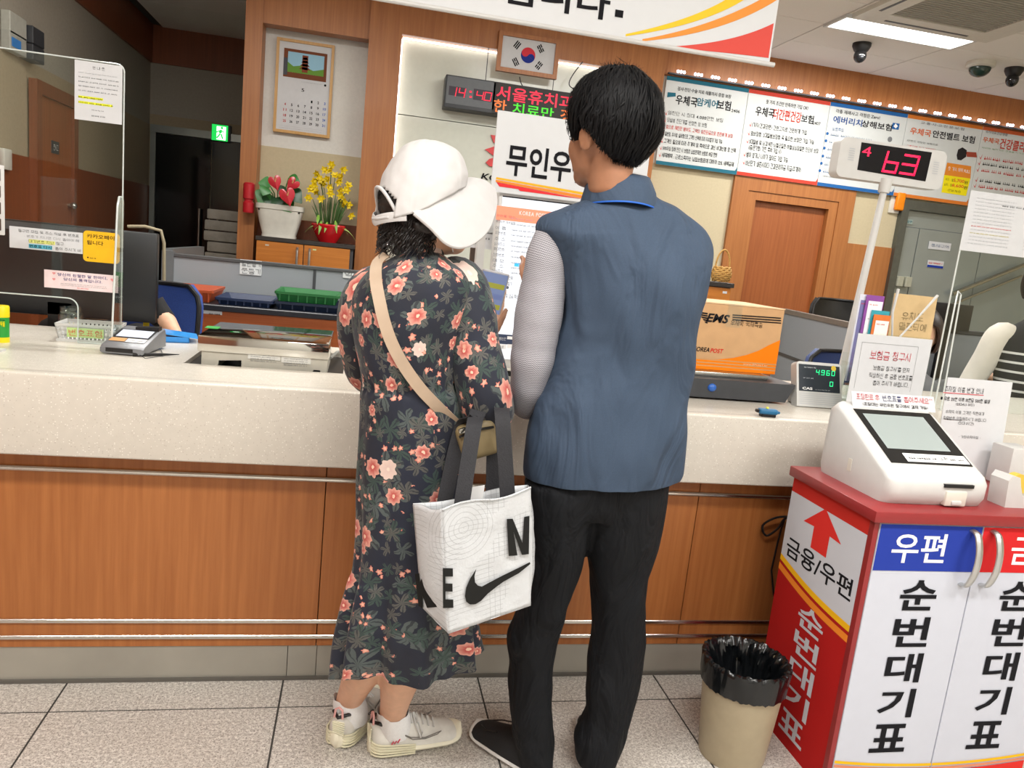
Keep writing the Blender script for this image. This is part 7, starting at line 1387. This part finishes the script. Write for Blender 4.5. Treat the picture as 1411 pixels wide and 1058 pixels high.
prt.ppoly(M_INKT, Z2([(155, 598), (182, 592), (186, 650), (222, 578), (270, 566), (232, 690), (296, 806), (232, 812), (204, 738), (206, 815), (178, 800)]), 0, 'letter_print'); prt.flush()
M_WEB = mat('black_webbing', '#26262a', .8, 0, .2, 300, .3)
A1, A2 = onY(660, 562, WY+.03), onY(690, 552, WY+.08)
for (x0_, y0_, x1_, y1_, x2_, y2_, x3_, y3_, yn) in ((637, 696, 651, 600, 692, 575, 699, 684, 1.485), (613, 694, 636, 590, 682, 590, 679, 688, 1.57)):
    pts = smooth_path([onY(x0_, y0_+15, yn+.014), onY(x0_, y0_-4, yn+.012), onY(x1_, y1_, yn+.06), onY(656, 574, 1.59), onY(664, 552, 1.665), onY(682, 546, 1.71), onY(691, 562, 1.65), onY(x2_, y2_, yn+.07), onY(x3_, y3_-4, yn+.045), onY(x3_+1, y3_+15, yn+.047)], 50); mb = MB(); ribbon(mb, pts, .034, .002, V(.97, .1, .0)); part('handle', mb, M_WEB, TB, 60)
part('inner_tag', MB().add([onY(644, 672, 1.54), onY(668, 668, 1.54), onY(664, 696, 1.53), onY(642, 700, 1.53)], [(0, 1, 2, 3)]), mat('tag_grey', '#c8c8c8', .5), TB, None)

# ================================================================ MAN
MY = 1.70
Mt = thing('person', 'person seen from behind in navy vest and black trousers, using the kiosk', 'person', V(.62, 1.72, 0))
V_ROWS = [(266, 815, 898, .05, .01), (276, 800, 908, .06, .01), (286, 776, 926, .072, 0), (300, 748, 948, .085, 0), (318, 741, 965, .098, 0), (342, 754, 975, .11, 0), (372, 766, 976, .12, 0), (402, 775, 969, .124, 0), (428, 777, 961, .124, 0), (455, 772, 955, .122, 0), (485, 767, 951, .12, 0), (515, 758, 946, .118, 0), (550, 742, 942, .12, 0), (590, 726, 939, .125, 0), (625, 722, 936, .126, 0), (645, 722, 933, .126, 0), (655, 724, 929, .125, 0)]
def vfold(q, th, s, n):
    a = .011*mnoise.noise(V(q.x*9+q.z*5, q.y*9, q.z*7-q.x*6))+.007*mnoise.noise(V(q.x*20+q.z*9, q.y*18, q.z*6-q.x*5))
    sag = .006*math.sin(th*3+s*9)*(s > .25)
    return n*(a+sag*.5*math.sin(math.pi*s))
mb = MB(); loft_px(mb, V_ROWS, MY, 96, 120, .82, vfold, False, 0, .17); vest = part('vest', mb, M_VEST, Mt, 70, None, True); md = vest.modifiers.new('thick', 'SOLIDIFY'); md.thickness = .004; md.offset = -1
# turned-down collar
NC = onY(855, 262, MY+.012); rows = []
for i, (r1, r2, z, yo) in enumerate(((.062, .060, .026, .01), (.066, .064, .031, .008), (.071, .071, .027, .004), (.079, .084, .006, -.002), (.085, .092, -.022, -.004), (.087, .094, -.030, -.004))):
    rows.append([NC+V(math.sin(a)*r1*1.0, -math.cos(a)*r2+yo+.004, z-.010*abs(math.sin(a/1.0))**2*(i > 1)-.0*a) for a in [-2.2+4.4*k/40 for k in range(41)]])
cm_ = MB(); cm_.sheet(rows, None, .003); part('collar', cm_, M_VEST, vest, 60); part('collar_piping', MB().tube([q+V(0, -.002, -.001) for q in rows[-1]], .0022, 6), mat('piping_blue', '#2a6ad0', .5), vest)
part('shirt_collar', MB().sheet([[NC+V(math.sin(a)*.061, -math.cos(a)*.058+.006, z) for a in [-2.4+4.8*k/40 for k in range(41)]] for z in (-.01, .036)], None, .002), mat('shirt_white', '#d8d8d8', .8), Mt, 60)
# shirt sleeves
path = smooth_path([onY(772, 318, MY+.0), onY(757, 352, MY+.0), onY(749, 392, MY+.005), onY(743, 430, MY+.01), onY(737, 470, MY+.015), onY(733, 505, MY+.02), onY(729, 538, MY+.04), onY(728, 552, MY+.08), onY(731, 535, MY+.15), onY(734, 480, MY+.25), onY(736, 425, MY+.34)], 60)
rad = [x[0] for x in cr([[.05], [.050], [.052], [.055], [.055], [.052], [.046], [.045], [.045], [.040], [.034]], 60)]
mb = MB(); mb.tube(path, [r*(1+.07*mnoise.noise(q*16+V(4, 0, 0))+.05*mnoise.noise(q*34)) for r, q in zip(rad, path)], 44, False); part('sleeve', mb, M_SHIRT, Mt, 70)
pathR = smooth_path([onY(928, 318, MY+.02), onY(936, 370, MY+.04), onY(922, 430, MY+.09), onY(908, 470, MY+.16), onY(898, 440, MY+.27), onY(886, 410, MY+.35)], 40)
mb = MB(); mb.tube(pathR, [x[0] for x in cr([[.052], [.05], [.046], [.044], [.040], [.034]], 40)], 32, False); part('sleeve', mb, M_SHIRT, Mt, 70)
# trousers: hips and two legs grown together
mb = MB(); loft_px(mb, [(640, 730, 922, .108, 0), (665, 727, 918, .108, 0), (685, 728, 912, .10, 0), (705, 734, 902, .085, 0)], MY, 48, 24, .9, None, True)
def lfold(seed):
    def f(q, th, s, n): return n*(.007*mnoise.noise(V(q.x*10+seed, q.y*10, q.z*9+q.x*9))+.005*mnoise.noise(V(q.x*20+seed, q.y*18, q.z*16-q.x*12))*(s > .3))
    return f
LEG_L = [(662, 724, 822, .10, -.03), (690, 724, 814, .104, -.025), (735, 724, 809, .098, -.015), (790, 727, 793, .088, -.005), (830, 720, 781, .08, 0), (858, 708, 774, .075, .01), (880, 700, 768, .075, .012), (915, 705, 762, .068, .01), (950, 703, 758, .066, .005), (985, 704, 760, .066, 0), (1020, 709, 763, .066, 0), (1042, 714, 762, .066, 0), (1056, 717, 762, .066, .0)]
LEG_R = [(662, 790, 917, .10, -.02), (690, 798, 913, .104, -.015), (735, 806, 905, .098, -.01), (775, 811, 896, .092, 0), (800, 814, 889, .086, 0), (850, 817, 886, .08, .005), (900, 813, 884, .074, .008), (940, 809, 879, .07, .005), (975, 809, 871, .068, 0), (1000, 801, 865, .068, 0), (1015, 793, 861, .068, -.0), (1040, 794, 852, .066, 0), (1052, 797, 848, .066, 0)]
loft_px(mb, LEG_L, MY+.03, 40, 70, .92, lfold(0)); loft_px(mb, LEG_R, MY+.02, 40, 70, .92, lfold(7))
tr = remesh(mb, .007, 7); part('trousers', tr, M_PANTS, Mt, True)
# shoes
fL = V(-.62, .80, 0).normalized(); pL = onZ(734, 1060, 0); sneaker(Mt, pL-fL*.05, pL+fL*.215, .10, 'black'); fR = V(.22, .97, 0).normalized(); pR_ = onZ(823, 1054, 0); sneaker(Mt, pR_-fR*.07, pR_+fR*.20, .10, 'black')
# body
MF = V(-.42, .907, 0).normalized(); MS = V(MF.y, -MF.x, 0); HCM = onY(842, 178, MY+.0)
def mh(f, s, z): return HCM+MF*f+MS*s+V(0, 0, z)
Rm_ = Matrix((MF, MS*-1, V(0, 0, 1))).transposed()
mb = MB(); mb.sph(mh(0, 0, .01), (.096, .076, .108), Rm_, 28, 18); mb.sph(mh(.035, 0, -.07), (.060, .058, .055), Rm_); mb.sph(mh(.062, 0, -.105), (.030, .036, .024), Rm_)
for s in (1, -1):
    mb.sph(mh(.05, s*.035, -.045), (.036, .030, .042), Rm_); mb.sph(mh(-.012, s*.080, -.030), (.020, .009, .034), Matrix.Rotation(-.3*s, 3, 'Z') @ Rm_); mb.sph(mh(-.012, s*.084, -.03), (.014, .006, .022), Rm_); mb.sph(mh(.085, s*.032, .002), (.014, .018, .008), Rm_)
mb.tube([mh(.088, 0, .0), mh(.112, 0, -.035), mh(.098, 0, -.045)], [.011, .016, .011], 10); mb.sph(mh(.092, 0, -.072), (.012, .026, .009), Rm_)
mb.tube([mh(-.012, 0, -.06), mh(-.018, 0, -.12), onY(855, 285, MY+.012)], [.054, .050, .052], 22)
loft_px(mb, V_ROWS[3:], MY, 32, 40, .9, None, True, .02)
HW = onY(736, 400, MY+.385); mb.tube([onY(765, 325, MY), onY(743, 430, MY+.01), onY(729, 535, MY+.06), onY(734, 490, MY+.23), HW], [.045, .042, .038, .034, .024], 16); hand(mb, HW, onY(738, 352, MY+.47)-HW, V(-.2, -1, .2), V(1, .1, .1), .18, .35, .1, 1, V(.6, .2, .8))
HW2 = onY(886, 405, MY+.36); mb.tube([onY(928, 325, MY+.02), onY(922, 430, MY+.09), onY(908, 468, MY+.16), HW2], [.045, .042, .038, .024], 16); hand(mb, HW2, V(-.3, .8, .25), V(0, .2, 1), V(-.9, .1, 0), .18, .5)
for rows_, yo in ((LEG_L, .03), (LEG_R, .02)): loft_px(mb, rows_, MY+yo, 20, 24, .9, None, True, .03)
bm_ = remesh(mb, .0055, 4); part('body', bm_, M_SKINM, Mt, True)
# hair: layered cap with combed strands
def hairline(phi):      # phi: 0 = face, pi = nape; lowest latitude of hair
    a = abs(phi)
    return np.interp(a, [0, .6, .95, 1.15, 1.32, 1.55, 1.8, 2.1, 2.5, 3.1416], [.60, .55, .35, -.25, -.50, -.18, -.30, -.62, -.80, -.84])
def hpt(phi, w_, lift=0.0):    # w_: 1 at crown, 0 at hairline
    lo = math.asin(max(-1, min(1, float(hairline(phi))))); la = lo+(math.pi/2-lo)*w_; ex = max(0.0, math.cos(la))**.86; rx, ry, rz = .114+lift, .100+lift, .112+lift
    n_ = mnoise.noise(V(math.cos(phi)*2.2*ex, math.sin(phi)*2.2*ex, la*2)); k = 1+.035*n_
    taper = 1-.10*max(0, -math.sin(la))**1.2
    return mh(-.004+rx*math.cos(phi)*ex*k*taper, ry*math.sin(phi)*ex*k*taper, .012+rz*math.sin(la)*k*(1.0 if la > 0 else .92))
rows = [[hpt(math.pi-2*math.pi*k/72, w_/24) for k in range(73)] for w_ in range(25)]
mb = MB(); mb.sheet(rows, None, .016); rnd = random.Random(3)
for k in range(5200):
    phi = rnd.uniform(-math.pi, math.pi); w0 = rnd.random()**.7; ln = rnd.uniform(.12, .34); sw = rnd.uniform(-.15, .30)*(.4+w0); lift = rnd.uniform(.0005, .0045)
    if w0-ln < -.05: ln = w0+.05*rnd.random()
    pts = [hpt(max(-math.pi, min(math.pi, phi+sw*s)), max(-.03, w0-ln*s), lift*(1+1.2*math.sin(math.pi*s))) for s in (0, .25, .5, .75, 1)]
    wd = rnd.uniform(.0009, .0020); rws = []
    for i, q in enumerate(pts):
        t_ = (pts[min(4, i+1)]-pts[max(0, i-1)]); t_ = t_.normalized() if t_.length > 1e-7 else V(0, 0, -1); sd = t_.cross((q-HCM).normalized()); ww = wd*(.5, 1, 1, .8, .15)[i]; rws.append([q-sd*ww, q+sd*ww])
    mb.sheet(rws)
for k in range(130):
    phi = rnd.uniform(-math.pi, math.pi); b = hpt(phi, rnd.uniform(.75, .98), 0); d = V(rnd.uniform(-.5, .5), rnd.uniform(-.3, .3), rnd.uniform(.5, 1)).normalized(); ln = rnd.uniform(.012, .03); mb.tube([b-d*.004, b+d*ln*.5, b+d*ln+V(rnd.uniform(-.012, .004), 0, -.004)], [.0006, .0005, .0002], 3, False)
for k in range(160):
    phi = rnd.choice((1, -1))*rnd.uniform(2.0, 3.14); b = hpt(phi, 0, .0); mb.tube([b+V(0, 0, .01), b+V(0, 0, -.004), b+V(rnd.uniform(-.003, .003), 0, -rnd.uniform(.006, .014))], [.0012, .001, .0003], 3, False)
part('hair', mb, M_HAIR, Mt, 60)

# ================================================================ CLERKS BEHIND THE COUNTER
def seated(root, hip, face_dir, shirt, hairm, skin, sit=.62, sleeves=None, stripes=False, standing=False, hands=None, name_top='top'):
    F_ = Vector(face_dir).normalized(); S_ = V(F_.y, -F_.x, 0); U = V(0, 0, 1)
    def P_(f, s, z): return hip+F_*f+S_*s+U*z
    R3 = Matrix((F_, S_*-1, U)).transposed(); mb = MB()
    sh = sit*.86
    def torso(mb, gr, n=32):
        prof = [(0, .155, .11, 0), (.12*sit, .15, .105, .0), (.3*sit, .142, .10, .005), (.55*sit, .155, .108, .015), (.75*sit, .175, .105, .02), (.9*sit, .165, .085, .02), (1.0*sit, .09, .06, .025), (1.04*sit, .06, .055, .03)]
        rings = []; uv = []
        for i, (z, w_, d, f) in enumerate(cr(prof, 30)):
            rings.append([P_(f+(d+gr)*math.sin(a), (w_+gr)*sgn(math.cos(a), .85), z) for a in [2*math.pi*k/n for k in range(n+1)]]); uv += [(k*.03, z) for k in range(n+1)]
        mb.rings(rings, uv, True)
    torso(mb, -.012); hc = P_(.05, 0, sit+.20); mb.sph(hc, (.09, .072, .11), R3); mb.sph(hc+F_*.04-U*.07, (.05, .05, .045), R3); mb.tube([hc+F_*.085, hc+F_*.108-U*.03, hc+F_*.095-U*.04], [.01, .014, .01], 8)
    for s in (1, -1): mb.sph(hc+S_*(s*.073)-U*.015, (.017, .008, .028), R3)
    mb.tube([hc-F_*.01-U*.05, P_(.025, 0, sit+.0)], [.048, .055], 16)
    arms = []
    for i, s in enumerate((1, -1)):
        wr_ = hands[i] if hands else P_(.32, s*.10, .22); el = P_(.06, s*.24, sit*.42); sho = P_(.02, s*.165, sit*.88)
        mb.tube([sho, sho.lerp(el, .5)+S_*s*.01, el, wr_], [.045, .04, .036, .024], 14); hand(mb, wr_, (F_*.8+U*-.1), U, S_*-s, .165, .45); arms.append((sho, el, wr_))
    if standing:
        for s in (1, -1): mb.tube([P_(0, s*.08, .02), P_(.01, s*.085, -hip.z*.5), P_(0, s*.09, -hip.z+.06)], [.08, .055, .04], 14); mb.sph(P_(.06, s*.09, -hip.z+.04), (.11, .04, .035), R3)
    else:
        for s in (1, -1): mb.tube([P_(0, s*.08, .02), P_(.40, s*.10, .03), P_(.42, s*.10, -hip.z+.08)], [.08, .06, .04], 14); mb.sph(P_(.48, s*.10, -hip.z+.04), (.11, .04, .035), R3)
    part('body', remesh(mb, .008, 4), skin, root, True)
    tm_ = MB(); torso(tm_, .004, 40); part(name_top, tm_, shirt, root, 60)
    for (sho, el, wr_) in arms:
        q = MB(); e2 = el.lerp(wr_, .15) if sleeves is None else el.lerp(wr_, .7); q.tube(smooth_path([sho.lerp(P_(.02, 0, sit*.8), .45), sho, sho.lerp(el, .5), el, e2], 26), [x[0]*(1+.0) for x in cr([[.045], [.062], [.06], [.055], [.048]], 26)], 22, True); part('sleeve', q, sleeves or shirt, root, 60)
    lg = MB()
    if standing:
        for s in (1, -1): lg.tube([P_(0, s*.075, .04), P_(.01, s*.085, -hip.z*.5), P_(0, s*.09, -hip.z+.10)], [.095, .07, .055], 18)
    else:
        for s in (1, -1): lg.tube([P_(-.02, s*.08, .02), P_(.40, s*.10, .03), P_(.42, s*.10, -hip.z+.12)], [.095, .075, .055], 18)
    part('trousers', lg, mat('dark_trousers', '#22242a', .8), root, 60)
    h = MB(); rows = []
    for w_ in range(15):
        rows.append([])
        for k in range(49):
            ph = -math.pi+2*math.pi*k/48; lo = np.interp(abs(ph), [0, .7, 1.1, 3.1416], [.5, .3, -.6, -.75]); la = math.asin(lo)+(math.pi/2-math.asin(lo))*w_/14; rows[-1].append(hc+F_*(.105*math.cos(ph)*math.cos(la))+S_*(.088*math.sin(ph)*math.cos(la))+U*(.122*math.sin(la)))
    h.sheet(rows, None, .012); part('hair', h, hairm, root, 60)
M_BRH = mat('brown_hair', '#2a1c16', .45, 0, .3, 150)
hp = V(-1.02, 3.32, .47); t = thing('person', 'person in black top sitting behind the left monitor, only the elbow showing', 'person', V(hp.x, hp.y, 0)); elb = onY(226, 436, 3.17)
seated(t, hp, V(-.1, -1, 0), mat('black_shirt', '#131316', .8, 0, .15, 60), M_BRH, M_SKIN, .43, hands=[V(-1.28, 3.1, .78), V(-.86, 3.08, .78)])
part('forearm_sleeve_edge', MB().tube([onY(208, 418, 3.12), onY(218, 432, 3.12), onY(229, 444, 3.12)], [.05, .047, .042], 16), mat('black_shirt', '', .8), t, 60)
mb = MB(); mb.tube([onY(222, 436, 3.11), onY(231, 444, 3.10), onY(242, 462, 3.06)], [.034, .034, .026], 16); part('bare_forearm', mb, M_SKIN, t, 60)
hp = V(onY(1288, 470, 3.05).x-.06, 3.1, .47); t = thing('person', 'person in grey top sitting behind the kraft envelope on the right', 'person', V(hp.x, hp.y, 0)); seated(t, hp, V(-.5, -.86, 0), mat('grey_top', '#6a6c70', .8), M_BRH, M_SKIN, .50, name_top='grey_top')
def stripes_mat():
    t = NT('striped_knit'); uv = t.n('ShaderNodeUVMap').outputs[0]; sx = t.n('ShaderNodeSeparateXYZ'); t.l(uv, sx.inputs[0]); f = t.math('FRACT', t.math('DIVIDE', sx.outputs[1], .0455)); m = t.math('MULTIPLY', t.math('LESS_THAN', f, .24), t.math('MULTIPLY', t.math('GREATER_THAN', sx.outputs[1], .10), t.math('LESS_THAN', sx.outputs[1], .44))); t.base(t.mix(m, '#10131c', '#dcdad8'), .85); t.bump(t.noise(uv, 300, 2), .3, .003); return t.m
hp = V(onY(1402, 600, 3.12).x, 3.12, .70); t = thing('person', 'person in dark sweater with white stripes and cream sleeves at the right edge', 'person', V(hp.x, hp.y, 0)); seated(t, hp, V(.35, .93, 0), stripes_mat(), M_HAIR, M_SKIN, .56, sleeves=mat('cream_sleeve', '#efe6dc', .7, 0, .04, 20, .1), standing=True, name_top='sweater', hands=[V(hp.x+.1, hp.y+.35, .95), V(hp.x-.27, hp.y+.12, .80)])
q = onY(1398, 640, 1.87); single('white_box', MB().box((q.x-.035, 1.85, cz), (q.x+.05, 1.93, onY(1398, 618, 1.85).z), .004), M_WHITE, 'white box on the red cabinet behind the tape dispenser', 'box')
bpy.data.scenes.remove(TSC)
